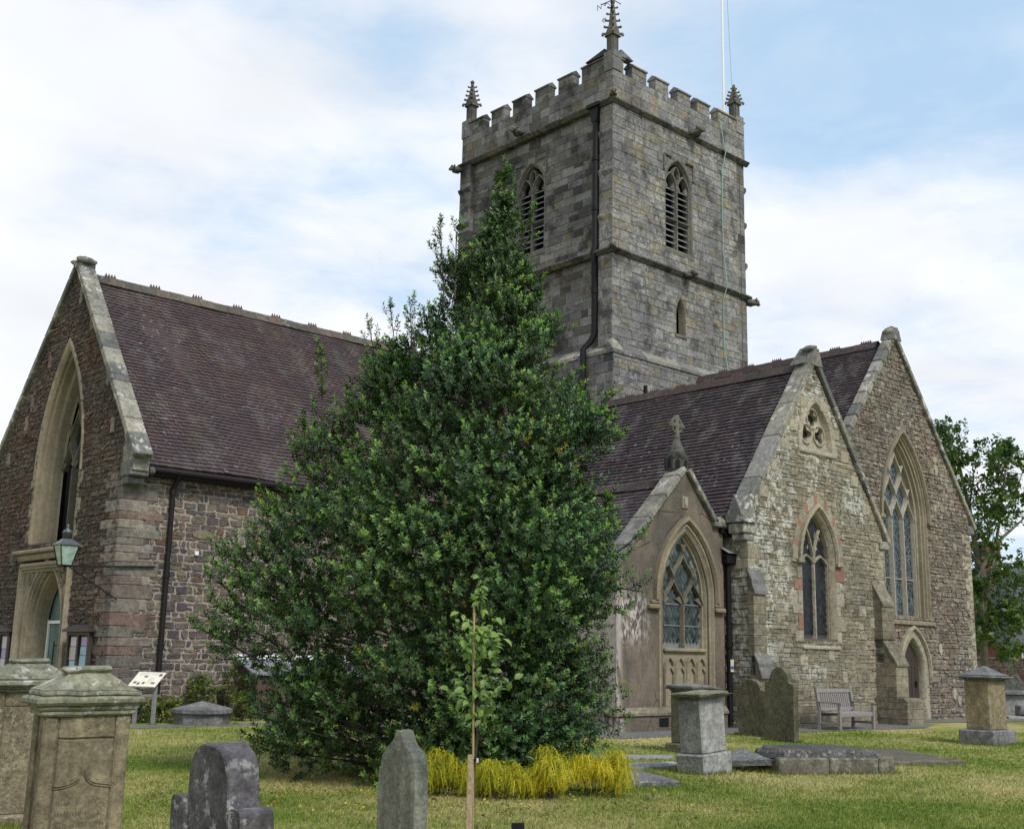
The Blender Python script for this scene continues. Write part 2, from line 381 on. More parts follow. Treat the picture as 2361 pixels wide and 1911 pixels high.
M_WHITE = plain('white_paint', (.72, .72, .70), .5, var=.05)
def glass_mat(name, c1, c2, rough=.22, spec=.5):
    s = NT(name); c = s.ramp(s.ri, [(0, c1), (1, c2)])
    return s.fin(c, rough, s.noise(5, 2, .5), .01, .25, spec)
M_GLASS = glass_mat('leaded_glass', (.012, .017, .018), (.045, .062, .058), .2, .6)
M_GLASSD = glass_mat('dark_leaded_glass', (.006, .007, .010), (.018, .018, .024), .3, .35)
M_CAME = plain('lead_cames', (.17, .18, .18), .5)
M_CAMED = plain('dark_lead_cames', (.05, .05, .055), .5)
def stained_mat():
    s = NT('stained_glass_behind_guard')
    v = s.n('ShaderNodeTexVoronoi', feature='DISTANCE_TO_EDGE'); mp = s.n('ShaderNodeMapping'); s.l(s.pos, mp.inputs[0]); mp.inputs['Scale'].default_value = (1, 1, .62)
    s.l(mp.outputs[0], v.inputs['Vector']); v.inputs['Scale'].default_value = 9
    e = s.step(v.outputs['Distance'], .10, .045)
    v2 = s.n('ShaderNodeTexVoronoi'); s.l(mp.outputs[0], v2.inputs['Vector']); v2.inputs['Scale'].default_value = 9
    c = s.ramp(v2.outputs['Color'], [(0, (.012, .02, .026)), (.4, (.022, .034, .045)), (.7, (.03, .04, .036)), (1, (.045, .06, .075))])
    c = s.mix(e, c, (.11, .135, .15))
    return s.fin(c, .25, s.noise(3, 2, .5), .01, .2, .5)
M_STAIN = stained_mat()

# ------------------------------------------------------------------ masonry geometry
def PS(y0): return lambda u, z, d=0: Vector((u, y0-d, z))       # wall facing south (-Y); u = X
def PW(x0): return lambda u, z, d=0: Vector((x0-d, u, z))       # wall facing west (-X); u = Y
def PE(x0): return lambda u, z, d=0: Vector((x0+d, u, z))
def PN(y0): return lambda u, z, d=0: Vector((u, y0+d, z))

def archgeo(a, h):
    Rr = (a*a+h*h)/(2*a); return Rr
def arch_path(cx, a, zs, h, zb, o=0.0, n=10, legs=True):
    Rr = archgeo(a, h); ccx = cx-a+Rr; ro = Rr+o
    ha = math.sqrt(max(1e-6, ro*ro-(ccx-cx)**2)); t1 = math.atan2(ha, cx-ccx)
    L = []
    for i in range(n+1):
        t = math.pi+(t1-math.pi)*i/n; L.append((ccx+ro*math.cos(t), zs+ro*math.sin(t)))
    Rt = [(2*cx-u, z) for u, z in reversed(L[:-1])]
    p = L+Rt
    if legs: p = [(cx-a-o, zb)]+p+[(cx+a+o, zb)]
    return p
def in_arch(u, z, cx, a, zs, h, zb, mar=0):
    if z < zb+mar: return False
    if z < zs: return abs(u-cx) < a-mar
    Rr = archgeo(a, h); d = abs(u-cx)
    return math.hypot(d+Rr-a, z-zs) < Rr-mar
def sweep(mb, P, path_fn, prof, m=0, blocks=None):
    """path_fn(o) -> list of (u,z); prof = [(o, depth)]"""
    paths = [[P(u, z, d) for u, z in path_fn(o)] for o, d in prof]
    if not blocks: mb.strip(paths, m); return
    n = len(paths[0]); i = 0; k = 0
    while i < n-1:
        j = min(n-1, i+blocks[k % len(blocks)][0])
        mb.strip([p[i:j+1] for p in paths], blocks[k % len(blocks)][1]); i = j; k += 1
def clip_convex(poly, clip):
    out = poly
    n = len(clip)
    for i in range(n):
        ax, ay = clip[i]; bx, by = clip[(i+1) % n]
        res = []; m = len(out)
        for k in range(m):
            p = out[k]; q = out[(k+1) % m]
            sp = (bx-ax)*(p[1]-ay)-(by-ay)*(p[0]-ax); sq = (bx-ax)*(q[1]-ay)-(by-ay)*(q[0]-ax)
            if sp >= 0: res.append(p)
            if (sp >= 0) != (sq >= 0):
                t = sp/(sp-sq); res.append((p[0]+t*(q[0]-p[0]), p[1]+t*(q[1]-p[1])))
        out = res
        if len(out) < 3: return []
    return out
def parea(p): return .5*sum(p[i][0]*p[(i+1) % len(p)][1]-p[(i+1) % len(p)][0]*p[i][1] for i in range(len(p)))
def wall(mb, P, outline, holes, rows, wid, gap, jit, bev, hgt, rg, mm=0, ms=1, roundc=0.0, tilt=.3, back=True, mfun=None):
    """outline: convex CCW (u,z); holes: list of (u,z) polygons; rows=(hmin,hmax), wid=(wmin,wmax)"""
    if parea(outline) < 0: outline = outline[::-1]
    if back:
        polys = [[Vector((u, z, 0)) for u, z in outline]]+[[Vector((u, z, 0)) for u, z in h] for h in holes]
        tri = tessellate_polygon(polys); flat = [q for p in polys for q in p]
        mb.add([P(q.x, q.y, 0) for q in flat], [tuple(t) for t in tri], mm)
    u0 = min(p[0] for p in outline); u1 = max(p[0] for p in outline); z = min(p[1] for p in outline); z1 = max(p[1] for p in outline)
    def cross(hole, zz):
        xs = []
        for i in range(len(hole)):
            a = hole[i]; b = hole[(i+1) % len(hole)]
            if (a[1]-zz)*(b[1]-zz) < 0: xs.append(a[0]+(zz-a[1])/(b[1]-a[1])*(b[0]-a[0]))
        return xs
    while z < z1:
        h = rg.uniform(*rows)
        if z+h > z1-.3*rows[0]: h = z1-z
        cuts = []
        for ho in holes:
            xs = []
            for k in range(5): xs += cross(ho, z+h*(k+.01)/4.02)
            if xs: cuts.append((min(xs), max(xs)))
        cuts.sort(); iv = []; s = u0
        for a, b in cuts:
            if a > s: iv.append((s, a, True))
            s = max(s, b)
        if s < u1: iv.append((s, u1, True))
        for a, b, _ in iv:
            u = a if a > u0+.001 else a-rg.uniform(0, wid[0])
            while u < b-.01:
                w = rg.uniform(*wid)
                if u+w > b-.45*wid[0]: w = b-u
                # some courses split in two thinner stones
                parts = [(z, z+h)]
                if rows[1] > 1.3*rows[0] and h > .8*rows[1] and rg.random() < .35:
                    q = rg.uniform(.35, .65); parts = [(z, z+h*q), (z+h*q, z+h)]
                for (za, zb) in parts:
                    g = gap/2
                    j = lambda: rg.uniform(-jit, jit)
                    x0, x1, y0, y1 = u+g, u+w-g, za+g, zb-g
                    if x1-x0 < .02 or y1-y0 < .015: continue
                    if roundc > 0:
                        rx = min(roundc*rg.uniform(.5, 1.3), (x1-x0)*.32); ry = min(roundc*rg.uniform(.5, 1.3), (y1-y0)*.36)
                        poly = [(x0+rx+j(), y0+j()), (x1-rx+j(), y0+j()), (x1+j(), y0+ry+j()), (x1+j(), y1-ry+j()), (x1-rx+j(), y1+j()), (x0+rx+j(), y1+j()), (x0+j(), y1-ry+j()), (x0+j(), y0+ry+j())]
                    else:
                        poly = [(x0+j(), y0+j()), (x1+j(), y0+j()), (x1+j(), y1+j()), (x0+j(), y1+j())]
                    poly = clip_convex(poly, outline)
                    if len(poly) < 3 or abs(parea(poly)) < .002: continue
                    cx = sum(p[0] for p in poly)/len(poly); cz = sum(p[1] for p in poly)/len(poly)
                    hh = hgt*rg.uniform(.5, 1.25); tx = rg.uniform(-tilt, tilt)*hh/max(.1, w); tz = rg.uniform(-tilt, tilt)*hh/max(.08, zb-za)
                    inn = []
                    for p in poly:
                        dx, dz = cx-p[0], cz-p[1]; L = math.hypot(dx, dz)
                        k = min(.45, bev/max(L, .01)); inn.append((p[0]+dx*k, p[1]+dz*k))
                    n = len(poly)
                    vs = [P(p[0], p[1], 0.001) for p in poly]+[P(p[0], p[1], max(.004, hh+(p[0]-cx)*tx+(p[1]-cz)*tz)) for p in inn]
                    fs = [(i, (i+1) % n, n+(i+1) % n, n+i) for i in range(n)]+[tuple(range(n, 2*n))]
                    mb.add(vs, fs, mfun(cx, cz) if mfun else ms)
                u += w
        z += h
def courses(mb, x0, x1, y0, y1, z0, z1, ch, m=0, bev=.012, rg=rnd, wmin=.35, wmax=.7, jit=.004, axis=None):
    """solid of ashlar blocks laid in courses; joints along the longer horizontal side"""
    z = z0; k = 0
    ax = axis if axis is not None else (0 if (x1-x0) >= (y1-y0) else 1)
    while z < z1-1e-4:
        h = ch*rg.uniform(.8, 1.2)
        if z+h > z1-.4*ch: h = z1-z
        a, b = (x0, x1) if ax == 0 else (y0, y1)
        s = a
        while s < b-1e-4:
            w = rg.uniform(wmin, wmax)
            if s == a and k % 2: w *= .55
            if s+w > b-.5*wmin: w = b-s
            e = rg.uniform(0, jit)
            if ax == 0: mb.box(s, y0-e, z, s+w, y1+e, z+h, m, bev)
            else: mb.box(x0-e, s, z, x1+e, s+w, z+h, m, bev)
            s += w
        z += h; k += 1
def quoins(mb, cx, cy, sx, sy, z0, z1, m, rg, la=.55, lb=.3, hmin=.25, hmax=.38, proud=.02, taper=None):
    """corner at (cx,cy); body extends towards sx along X and sy along Y; alternate long and short"""
    z = z0; k = 0
    while z < z1-.05:
        h = min(rg.uniform(hmin, hmax), z1-z)
        if z1-(z+h) < hmin*.5: h = z1-z
        a, b = (la, lb) if k % 2 else (lb, la)
        a *= rg.uniform(.85, 1.15); b *= rg.uniform(.85, 1.15)
        mb.box(cx-sx*proud, cy-sy*proud, z+.004, cx+sx*a, cy+sy*b, z+h-.004, m, .014)
        z += h; k += 1
def tiles(mb, o, a, s, n, L, S, gauge, tw, m=0, rg=rnd, raise_=.04, sag=.02, lim=None):
    """o: eave corner, a: along eaves, s: up slope, n: outward normal (units)"""
    o, a, s, n = Vector(o), Vector(a), Vector(s), Vector(n)
    rows = int(S/gauge)+1; ph = [rg.uniform(0, 6) for _ in range(4)]
    def wob(u, v): return sag*(math.sin(u*.9+ph[0])*math.sin(v*.8+ph[1])+.5*math.sin(u*2.3+ph[2]+v))
    for r in range(rows):
        v0 = r*gauge; v1 = min(S, v0+gauge*1.02)
        if v1-v0 < .02: continue
        u = -(tw*.5 if r % 2 else 0)-rg.uniform(0, .02)
        rj = rg.uniform(-.006, .006)
        while u < L:
            ua, ub = max(0, u), min(L, u+tw-.004)
            if ub-ua > .015 and (lim is None or lim((ua+ub)/2, (v0+v1)/2)):
                j0 = rg.uniform(-.005, .005)+rj; k = raise_*rg.uniform(.85, 1.15); tl = rg.uniform(-.004, .004)
                if rg.random() < .006: j0 -= gauge*.25
                w0 = wob(u, v0); w1 = wob(u, v1)
                A = o+a*ua+s*(v0+j0)+n*(k+tl+w0); B = o+a*ub+s*(v0+j0)+n*(k-tl+w0)
                C_ = o+a*ub+s*(v1+.02)+n*(.006+w1); D = o+a*ua+s*(v1+.02)+n*(.006+w1)
                A0 = o+a*ua+s*(v0+j0+.004)+n*(w0-.004); B0 = o+a*ub+s*(v0+j0+.004)+n*(w0-.004)
                mb.add((A, B, C_, D, A0, B0), ((0, 1, 2, 3), (4, 5, 1, 0)), m)
            u += tw
def ridge(mb, p0, p1, r=.14, seg=.45, m=0, hang=.17, slope=1.3):
    p0, p1 = Vector(p0), Vector(p1); d = (p1-p0); L = d.length; d.normalize(); sd_ = Vector((-d.y, d.x, 0)); k = 0; u = 0
    while u < L-.02:
        w = min(seg, L-u); e = .006*(k % 2)+rnd.uniform(0, .006)
        c = math.atan(slope)
        prof = []
        for q in (-1, 1):
            prof.append(sd_*q*(hang*math.cos(c)+.02)+Vector((0, 0, -hang*math.sin(c)+.05+e)))
        pr = [prof[0], sd_*-.06+Vector((0, 0, .055+e)), Vector((0, 0, .085+e)), sd_*.06+Vector((0, 0, .055+e)), prof[1]]
        mb.strip([[p0+d*(u+.003)+q for q in pr], [p0+d*(u+w-.003)+q for q in pr]], m)
        u += w; k += 1
def crest(mb, p, d, n=4, w=.085, h=.12, m=0, t=.03):
    p, d = Vector(p), Vector(d).normalized(); sd_ = Vector((-d.y, d.x, 0))
    mb.prism([p+sd_*(-t/2), p+d*(n*w)+sd_*(-t/2), p+d*(n*w)+sd_*(-t/2)+Vector((0, 0, .03)), p+sd_*(-t/2)+Vector((0, 0, .03))], sd_*t, m)
    for i in range(n):
        a = p+d*(i*w)+Vector((0, 0, .03)); 
        mb.prism([a+sd_*(-t/2), a+d*w+sd_*(-t/2), a+d*(w*.5)+Vector((0, 0, h))+sd_*(-t/2)], sd_*t, m)
def coping(mb, P, pa, pb, d0, d1, th, seg, m=0, rg=rnd, drip=.05, bev=.02):
    """raking coping blocks from pa to pb (u,z) along the rake; d0..d1 across the wall; th perpendicular thickness"""
    pa, pb = Vector(pa), Vector(pb); d = pb-pa; L = d.length; d.normalize(); n = Vector((-d.y, d.x))
    if n.y < 0: n = -n
    u = 0
    while u < L-.02:
        w = seg*rg.uniform(.8, 1.2)
        if u+w > L-.35*seg: w = L-u
        q = pa+d*(u+w/2)+n*(th/2+rg.uniform(-.006, .006))
        c = P(q.x, q.y, (d0+d1)/2)
        ax = (P(d.x, d.y, 0)-P(0, 0, 0)); az = (P(n.x, n.y, 0)-P(0, 0, 0)); ay = (P(0, 0, 1)-P(0, 0, 0))
        mb.obox(c, ax, ay, az, w/2-.004, abs(d1-d0)/2, th/2, m, bev)
        u += w
def bar(mb, P, pts, w, d0, d1, m=0):
    """stone tracery bar, chamfered: full width at d0, 45% at d1"""
    n = len(pts); L = []
    for i in range(n):
        a = pts[max(0, i-1)]; b = pts[min(n-1, i+1)]; tx, tz = b[0]-a[0], b[1]-a[1]; l = math.hypot(tx, tz) or 1
        nx, nz = -tz/l, tx/l; L.append((pts[i], nx, nz))
    paths = []
    for o, d in ((-w/2, d0), (-w/2, d0+(d1-d0)*.35), (-w*.2, d1), (w*.2, d1), (w/2, d0+(d1-d0)*.35), (w/2, d0)):
        paths.append([P(q[0]+nx*o, q[1]+nz*o, d) for q, nx, nz in L])
    mb.strip(paths, m)
def runs(pts, ok):
    out = []; cur = []
    for q in pts:
        if ok(q): cur.append(q)
        else:
            if len(cur) > 1: out.append(cur)
            cur = []
    if len(cur) > 1: out.append(cur)
    return out
def retic(mb, P, cx, a, zs, h, zb, nl, H, w, d0, d1, levels=6, m=0):
    """net tracery: every mullion splits into two ogee branches that meet their neighbours"""
    lw = 2*a/nl; ok = lambda q: in_arch(q[0], q[1], cx, a+.02, zs+.0, h, zb)
    for lev in range(levels):
        z0 = zs+lev*H
        xs = [cx-a+lw*i+(lw/2 if lev % 2 else 0) for i in range(-1, nl+2)]
        for x in xs:
            for sg in (-1, 1):
                pts = []
                for k in range(13):
                    t = k/12; pts.append((x+sg*lw/2*(.5-.5*math.cos(math.pi*t)), z0+H*t))
                for r_ in runs(pts, ok):
                    bar(mb, P, r_, w, d0, d1, m)
                    if len(r_) == 13:     # cusps
                        for k, s2 in ((5, -1), (7, 1)):
                            q = r_[k]; e = r_[k+1]; tx, tz = e[0]-q[0], e[1]-q[1]; l = math.hypot(tx, tz); nx, nz = -tz/l*sg*s2*-1, tx/l*sg*s2*-1
                            mb.prism([P(q[0]-tx*.6, q[1]-tz*.6, d0+.02), P(q[0]+tx*.6, q[1]+tz*.6, d0+.02), P(q[0]+nx*lw*.16, q[1]+nz*lw*.16, d0+.02)], P(0, 0, .04)-P(0, 0, 0), m)
def diamonds(mb, P, ok, u0, u1, z0, z1, dw, dh, d, rg, tilt=.012, gap=.09, m=0):
    nu = int((u1-u0)/dw)+3; nz = int((z1-z0)/dh)*2+4
    for i in range(-1, nu):
        for k in range(-1, nz):
            u = u0+i*dw+(dw/2 if k % 2 else 0); z = z0+k*dh/2
            hw, hh = dw/2*(1-gap), dh/2*(1-gap)
            c = [(u-hw, z), (u, z-hh), (u+hw, z), (u, z+hh)]
            if not all(ok(*q) for q in c): continue
            t = [rg.uniform(-tilt, tilt) for _ in range(3)]
            mb.quad(P(*c[0], d+t[0]), P(*c[1], d+t[1]), P(*c[2], d-t[0]), P(*c[3], d-t[1]), m)
def panel(mb, P, path, d, m=0):
    tri = tessellate_polygon([[Vector((u, z, 0)) for u, z in path]])
    mb.add([P(u, z, d) for u, z in path], [tuple(t) for t in tri], m)
def hood(mb, P, cx, a, zs, h, o0, o1, d, stops=True, m=0, drop=.0):
    fn = lambda o: arch_path(cx, a, zs, h, zs-drop, o, 12, drop > 0)
    sweep(mb, P, fn, [(o0, .0), (o0, d*.5), (o0+(o1-o0)*.35, d), (o1, d*.9), (o1, 0)], m)
    if stops:
        for sg in (-1, 1):
            u = cx+sg*(a+(o0+o1)/2+.04); q0 = P(u-.13, zs-drop-.11, -.02); q1 = P(u+.13, zs-drop+.02, d+.03)
            mb.box(min(q0.x, q1.x), min(q0.y, q1.y), min(q0.z, q1.z), max(q0.x, q1.x), max(q0.y, q1.y), max(q0.z, q1.z), m, .02)
# ================================================================== THE CHURCH
church = thing('parish_church', 'old stone parish church with battlemented tower, brown tiled roofs and pointed gable windows', 'church', (20, 24, 0))
def part(mb, name, mats, parent=church, label=None): return mb.build(name, mats, parent, label)
rg = random.Random(11)

# ---------------------------------------------------------------- nave
NX0, NX1, NY0, NY1 = 11.75, 28.6, 26.5, 34.3
RY, RZ, SLO = 30.5, 11.62, 1.3
gz = lambda y: 11.72-1.235*(RY-y) if y < RY else 11.72-1.05*(y-RY)
mb = MB()
wall(mb, PS(NY0), [(NX0+.05, -.1), (NX1, -.1), (NX1, 5.95), (NX0+.05, 5.95)], [], (.08, .25), (.09, .44), .026, .026, .022, .022, random.Random(3), 0, 1, .034, .6)
for k in range(5):      # stray large stones
    x = rg.uniform(13.3, 20); z = rg.uniform(.3, 5.4); w, h = rg.uniform(.18, .34), rg.uniform(.11, .19)
    mb.prism([Vector((x+w*math.cos(t)*(1+.08*math.sin(3*t+k)), NY0-.045-.01*math.sin(k), z+h*math.sin(t))) for t in [i*math.pi/5 for i in range(10)]], (0, .05, 0), 1)
quoins(mb, NX0, NY0, 1, 1, -.1, 5.75, 2, random.Random(5), .95, .6, .17, .33, .036)
quoins(mb, NX0+.42, NY0, 1, 1, -.1, 5.75, 2, random.Random(8), .45, .1, .17, .33, .03)
part(mb, 'nave_south_wall', [M_MORTL, M_NAVE, M_QUOIN], label='nave wall of purple rubble in wide pale mortar')
mb = MB()
wall(mb, PN(NY1), [(NX0, 0), (NX1, 0), (NX1, 5.9), (NX0, 5.9)], [], (.3, .5), (.4, .8), .03, .01, .02, .03, rg, 0, 1, .04)
part(mb, 'nave_north_wall', [M_MORTL, M_NAVE])
# west gable
WC, WA, WZS, WH, WZB = 30.58, 1.45, 6.1, 3.5, 4.3
wfn = lambda o: arch_path(WC, WA, WZS, WH, WZB, o, 14)
DC, DA, DZS, DH = 30.55, 1.02, 2.05, 1.5
mb = MB()
whole = arch_path(WC, WA, WZS, WH, WZB, .02, 12)
dhole = [(28.9, -.1), (28.9, 4.0), (32.25, 4.0), (32.25, -.1)]
wall(mb, PW(NX0), [(26.55, -.1), (36.4, -.1), (36.4, gz(36.4)), (RY, gz(RY)), (26.55, gz(26.55))], [whole, dhole], (.07, .17), (.09, .34), .008, .022, .020, .035, random.Random(21), 0, 1, .03, 1.2)
for y, z in ((29.2, 10.0), (27.9, 8.3), (31.9, 9.4), (33.2, 7.7), (30.1, 10.9), (27.3, 7.0), (32.9, 8.3), (34.3, 6.9)):
    mb.box(NX0-.04, y-rg.uniform(.08, .16), z-.22, NX0+.05, y+rg.uniform(.08, .16), z+rg.uniform(.15, .3), 2, .015)
part(mb, 'west_gable_wall', [M_MORTB, M_WEST, M_QUOIN], label='west gable of rough dark brown rubble')
mb = MB()      # coping, kneeler, apex stone
P = PW(NX0)
coping(mb, P, (25.86, gz(25.86)+.02), (RY-.05, gz(RY)+.0), .12, -.36, .17, .62, 0, random.Random(2))
coping(mb, P, (36.4, gz(36.4)+.02), (RY+.05, gz(RY)+.0), .12, -.36, .17, .62, 0, random.Random(4))
mb.box(NX0-.12, RY-.2, 11.72, NX0+.38, RY+.2, 12.02, 0, .06)
for sg in (-1, 1): mb.blob((NX0+.12, RY+sg*.2, 11.98), (.28, .1, .09), 0, 3)
mb.blob((NX0+.12, RY, 12.06), (.24, .17, .09), 0, 4)
mb.prism([(NX0-.02, 25.98, 5.75), (NX0-.02, 26.62, 5.75), (NX0-.02, 26.62, gz(26.62)+.02), (NX0-.02, 25.98, gz(25.98)+.02)], (.4, 0, 0))
mb.box(NX0-.06, 26.02, 5.62, NX0+.42, 26.6, 6.0, 0, .03); mb.box(NX0-.03, 26.2, 5.45, NX0+.4, 26.6, 5.62, 0, .03)
mb2 = MB(); mb2.blob((NX0+.52, 26.2, 5.82), (.16, .13, .13), 0, 9, .3); mb2.blob((NX0+.5, 26.06, 5.78), (.09, .1, .08), 0, 3, .3); part(mb2, 'carved_corbel', [M_DARKST])
part(mb, 'west_gable_coping', [M_COPE])
mb = MB()
fn = lambda o: arch_path(WC, WA, WZS, WH, WZB, o, 14)
sweep(mb, P, lambda o: arch_path(WC, WA, WZS, WH, 6.05, o, 14), [(.17, -.02), (.17, .04), (.12, .06), (.05, .04), (.0, .02)], 0, [(2, 0)])
sweep(mb, P, fn, [(.05, .0), (.05, .03), (.0, .03), (-.05, -.03), (-.05, -.10), (-.1, -.14), (-.13, -.30), (-.2, -.36), (-.24, -.55), (-.3, -.60)], 0)
for sg, q in ((-1, WC-WA-.05), (1, WC+WA+.05)):
    z = 4.35; k = 0
    while z < 6.0:
        h = rg.uniform(.3, .42); w = .08 if k % 2 else .24
        a, b = (q-w, q+.02) if sg < 0 else (q-.02, q+w)
        mb.box(NX0-.035, a, z, NX0+.04, b, min(z+h, 6.1)-.006, 0, .01); z += h; k += 1
ww = part(mb, 'west_window', [M_CREAM], label='tall pointed west window with deep cream jambs')
mb = MB(); lw = (2*(WA-.3))/3
Pt = PW(NX0+.62)
for i in (1, 2): bar(mb, Pt, [(WC-1.15+lw*i, WZB), (WC-1.15+lw*i, 6.35)], .13, -.12, .10)
retic(mb, Pt, WC, 1.15, 6.35, 3.02, WZB, 3, .85, .10, -.12, .08)
for i in range(3):
    c = WC-1.15+lw*(i+.5)
    for sg in (-1, 1):
        mb.prism([Pt(c+sg*lw*.5, 6.3, 0), Pt(c+sg*lw*.5, 6.62, 0), Pt(c+sg*lw*.2, 6.52, 0)], (-.05, 0, 0))
part(mb, 'tracery', [M_TRACE], ww)
mb = MB(); panel(mb, Pt, arch_path(WC, 1.2, WZS+.2, 3.1, WZB, 0, 12), -.1); part(mb, 'glazing', [M_GLASSD], ww)
# west door
mb = MB()
sweep(mb, P, lambda o: [(WC-1.62-o, -.1), (WC-1.62-o, 3.72+o), (WC+1.68+o, 3.72+o), (WC+1.68+o, -.1)], [(.06, -.02), (.06, .10), (-.02, .14), (-.06, .09), (-.10, .12), (-.14, .05), (-.18, .05), (-.2, .0)], 0)
hole = arch_path(DC, DA+.28, DZS, DH+.33, -.1, 0, 12)
pol = [Vector((28.95, -.1, 0)), Vector((28.95, 3.75, 0)), Vector((32.2, 3.75, 0)), Vector((32.2, -.1, 0))]
tri = tessellate_polygon([pol, [Vector((u, max(z, -.09), 0)) for u, z in hole]]); flat = pol+[Vector((u, max(z, -.09), 0)) for u, z in hole]
mb.add([P(q.x, q.y, .0) for q in flat], [tuple(t) for t in tri], 0)
sweep(mb, P, lambda o: arch_path(DC, DA, DZS, DH, -.1, o, 12), [(.30, .0), (.29, .06), (.22, .06), (.2, .01), (.15, .01), (.12, -.06), (.07, -.06), (.05, -.14), (.0, -.16), (-.03, -.26), (-.06, -.5)], 0)
for sg in (-1, 1):       # carved spandrel roundels
    c = P(WC+.03+sg*1.06, 3.33, .0)
    for r_, w_ in ((.19, .022), (.10, .03)):
        mb.tube([c+Vector((-.012, r_*math.cos(t), r_*math.sin(t))) for t in [i*math.pi/8 for i in range(17)]], w_, 6, 0)
mb.box(NX0-.22, 28.55, 4.02, NX0+.02, 32.72, 4.13, 0, .03); mb.box(NX0-.14, 28.8, 3.84, NX0+.02, 32.45, 4.02, 0, .03)
wd = part(mb, 'west_doorway', [M_CREAM], label='cream stone doorway with square hood over pointed arch')
mb = MB(); Pd = PW(NX0+.55)
def dframe(zt): return [(DC-.97, -.1), (DC-.97, 2.1)]
panel(mb, Pd, arch_path(DC, 1.0, DZS, DH, -.1, 0, 10), 0)
part(mb, 'door_glass', [plain('pale_green_door_glass', (.13, .19, .175), .15, var=.25, spec=.6, sc=1.5)], wd)
mb = MB()
for u in (DC-.9, DC-.06, DC+.06, DC+.9): mb.box(NX0+.48, u-.035, 0, NX0+.54, u+.035, 2.3, 0, .005)
for z in (.1, 1.0, 2.25): mb.box(NX0+.475, DC-.92, z-.04, NX0+.535, DC+.92, z+.04, 0, .005)
mb.box(NX0+.45, DC-.62, 2.62, NX0+.5, DC+.1, 2.72, 0, .005)
mb.box(NX0+.42, DC-.55, 1.2, NX0+.425, DC-.18, 2.1, 0)
df = part(mb, 'door_frame', [M_WHITE], wd)
mb = MB()
for u in (DC-.16, DC+.16):
    mb.tube([(NX0+.40, u, .85), (NX0+.40, u, 1.75)], .014, 8)
    for z in (.95, 1.65): mb.tube([(NX0+.40, u, z), (NX0+.5, u, z)], .012, 6)
part(mb, 'door_handle', [M_IRON], wd)
# roof
mb = MB(); L = NX1-12.08; Sl = math.hypot(RY-26.12, (RY-26.12)*SLO); k = math.hypot(1, SLO)
s_ = Vector((0, 1/k, SLO/k)); n_ = Vector((0, -SLO/k, 1/k)); ez = RZ-SLO*(RY-26.12)
mb.quad((12.0, 26.12, ez-.03), (NX1, 26.12, ez-.03), (NX1, RY, RZ-.03), (12.0, RY, RZ-.03), 0)
mb.quad((12.3, 35.2, RZ-SLO*4.7), (NX1, 35.2, RZ-SLO*4.7), (NX1, RY, RZ-.03), (12.3, RY, RZ-.03), 0)
tiles(mb, (12.08, 26.12, ez), (1, 0, 0), s_, n_, L, Sl, .128, .19, 0, random.Random(31), .036, .03)
nr = part(mb, 'nave_roof', [M_TILE], label='long roof of purple brown clay tiles with pale streaks')
mb = MB(); ridge(mb, (12.1, RY, RZ+.02), (NX1, RY, RZ+.02), seg=.46, hang=.3)
part(mb, 'ridge_tiles', [M_RIDGE], nr)
for i in range(12):
    mb = MB(); crest(mb, (12.46+i*1.33, RY, RZ+.08), (1, 0, 0), 4, .083, .10); part(mb, 'ridge_crest', [M_CREST], nr)
mb = MB()      # gutter and eave board
mb.box(12.0, 26.16, ez-.22, NX1, 26.5, ez-.05, 0)
mb.tube([(11.95, 26.10, ez-.10), (NX1, 26.10, ez-.10)], .075, 10)
mb.tube([(13.0, 26.12, ez-.12), (13.0, 26.2, ez-.25), (13.0, 26.37, ez-.45), (13.0, 26.39, ez-.6), (13.0, 26.39, .05)], .062, 10)
for z in (5.3, 3.3, 1.6): mb.tube([(13.0, 26.39, z), (13.0, 26.39, z+.14)], .08, 10)
part(mb, 'gutter_and_downpipe', [M_IRONB])

# ---------------------------------------------------------------- tower
TX, TY, TN, TE = 28.6, 26.2, 34.55, 36.2
mb = MB(); SB = M_ASH
bw = lambda cx: (cx, .74, 19.0, 1.08, 16.5)
S1 = bw(32.27); W1 = (30.62, .74, 19.15, 1.10, 16.62)
hS = arch_path(S1[0], S1[1], S1[2], S1[3], S1[4], .06, 8); hW = arch_path(W1[0], W1[1], W1[2], W1[3], W1[4], .06, 8)
lan = (32.33, .24, 14.0, .68, 13.28); hL = arch_path(*lan, .03, 6)
AR = dict(gap=.012, jit=.006, bev=.010, hgt=.018)
def ash(P, outl, holes, ms, seed, rows=(.26, .42), wid=(.30, .72)):
    wall(mb, P, outl, holes, rows, wid, .014, .007, .012, .02, random.Random(seed), 0, ms, 0, .25)
rect = lambda a, b, c, d: [(a, c), (b, c), (b, d), (a, d)]
ash(PS(TY), rect(TX, 35.94, 15.75, 21.3), [hS], 1, 41)
ash(PS(TY), rect(TX, 35.94, 12.2, 15.6), [hL], 1, 42)
ash(PS(TY-.2), rect(TX-.15, TE, 5, 11.9), [], 1, 43)
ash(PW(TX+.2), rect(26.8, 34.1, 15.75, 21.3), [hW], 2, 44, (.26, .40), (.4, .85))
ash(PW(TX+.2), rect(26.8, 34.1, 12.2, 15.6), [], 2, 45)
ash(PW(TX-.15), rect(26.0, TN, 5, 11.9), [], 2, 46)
ash(PE(TE-.05), rect(TY, TN, 5, 21.3), [], 1, 47, (.4, .5), (.6, 1))
ash(PN(TN-.05), rect(TX, TE, 5, 21.3), [], 1, 48, (.4, .5), (.6, 1))
part(mb, 'tower_wall', [M_MORT, M_ASH, M_ASHW], label='square tower of coursed grey stone, sooty on its west side')
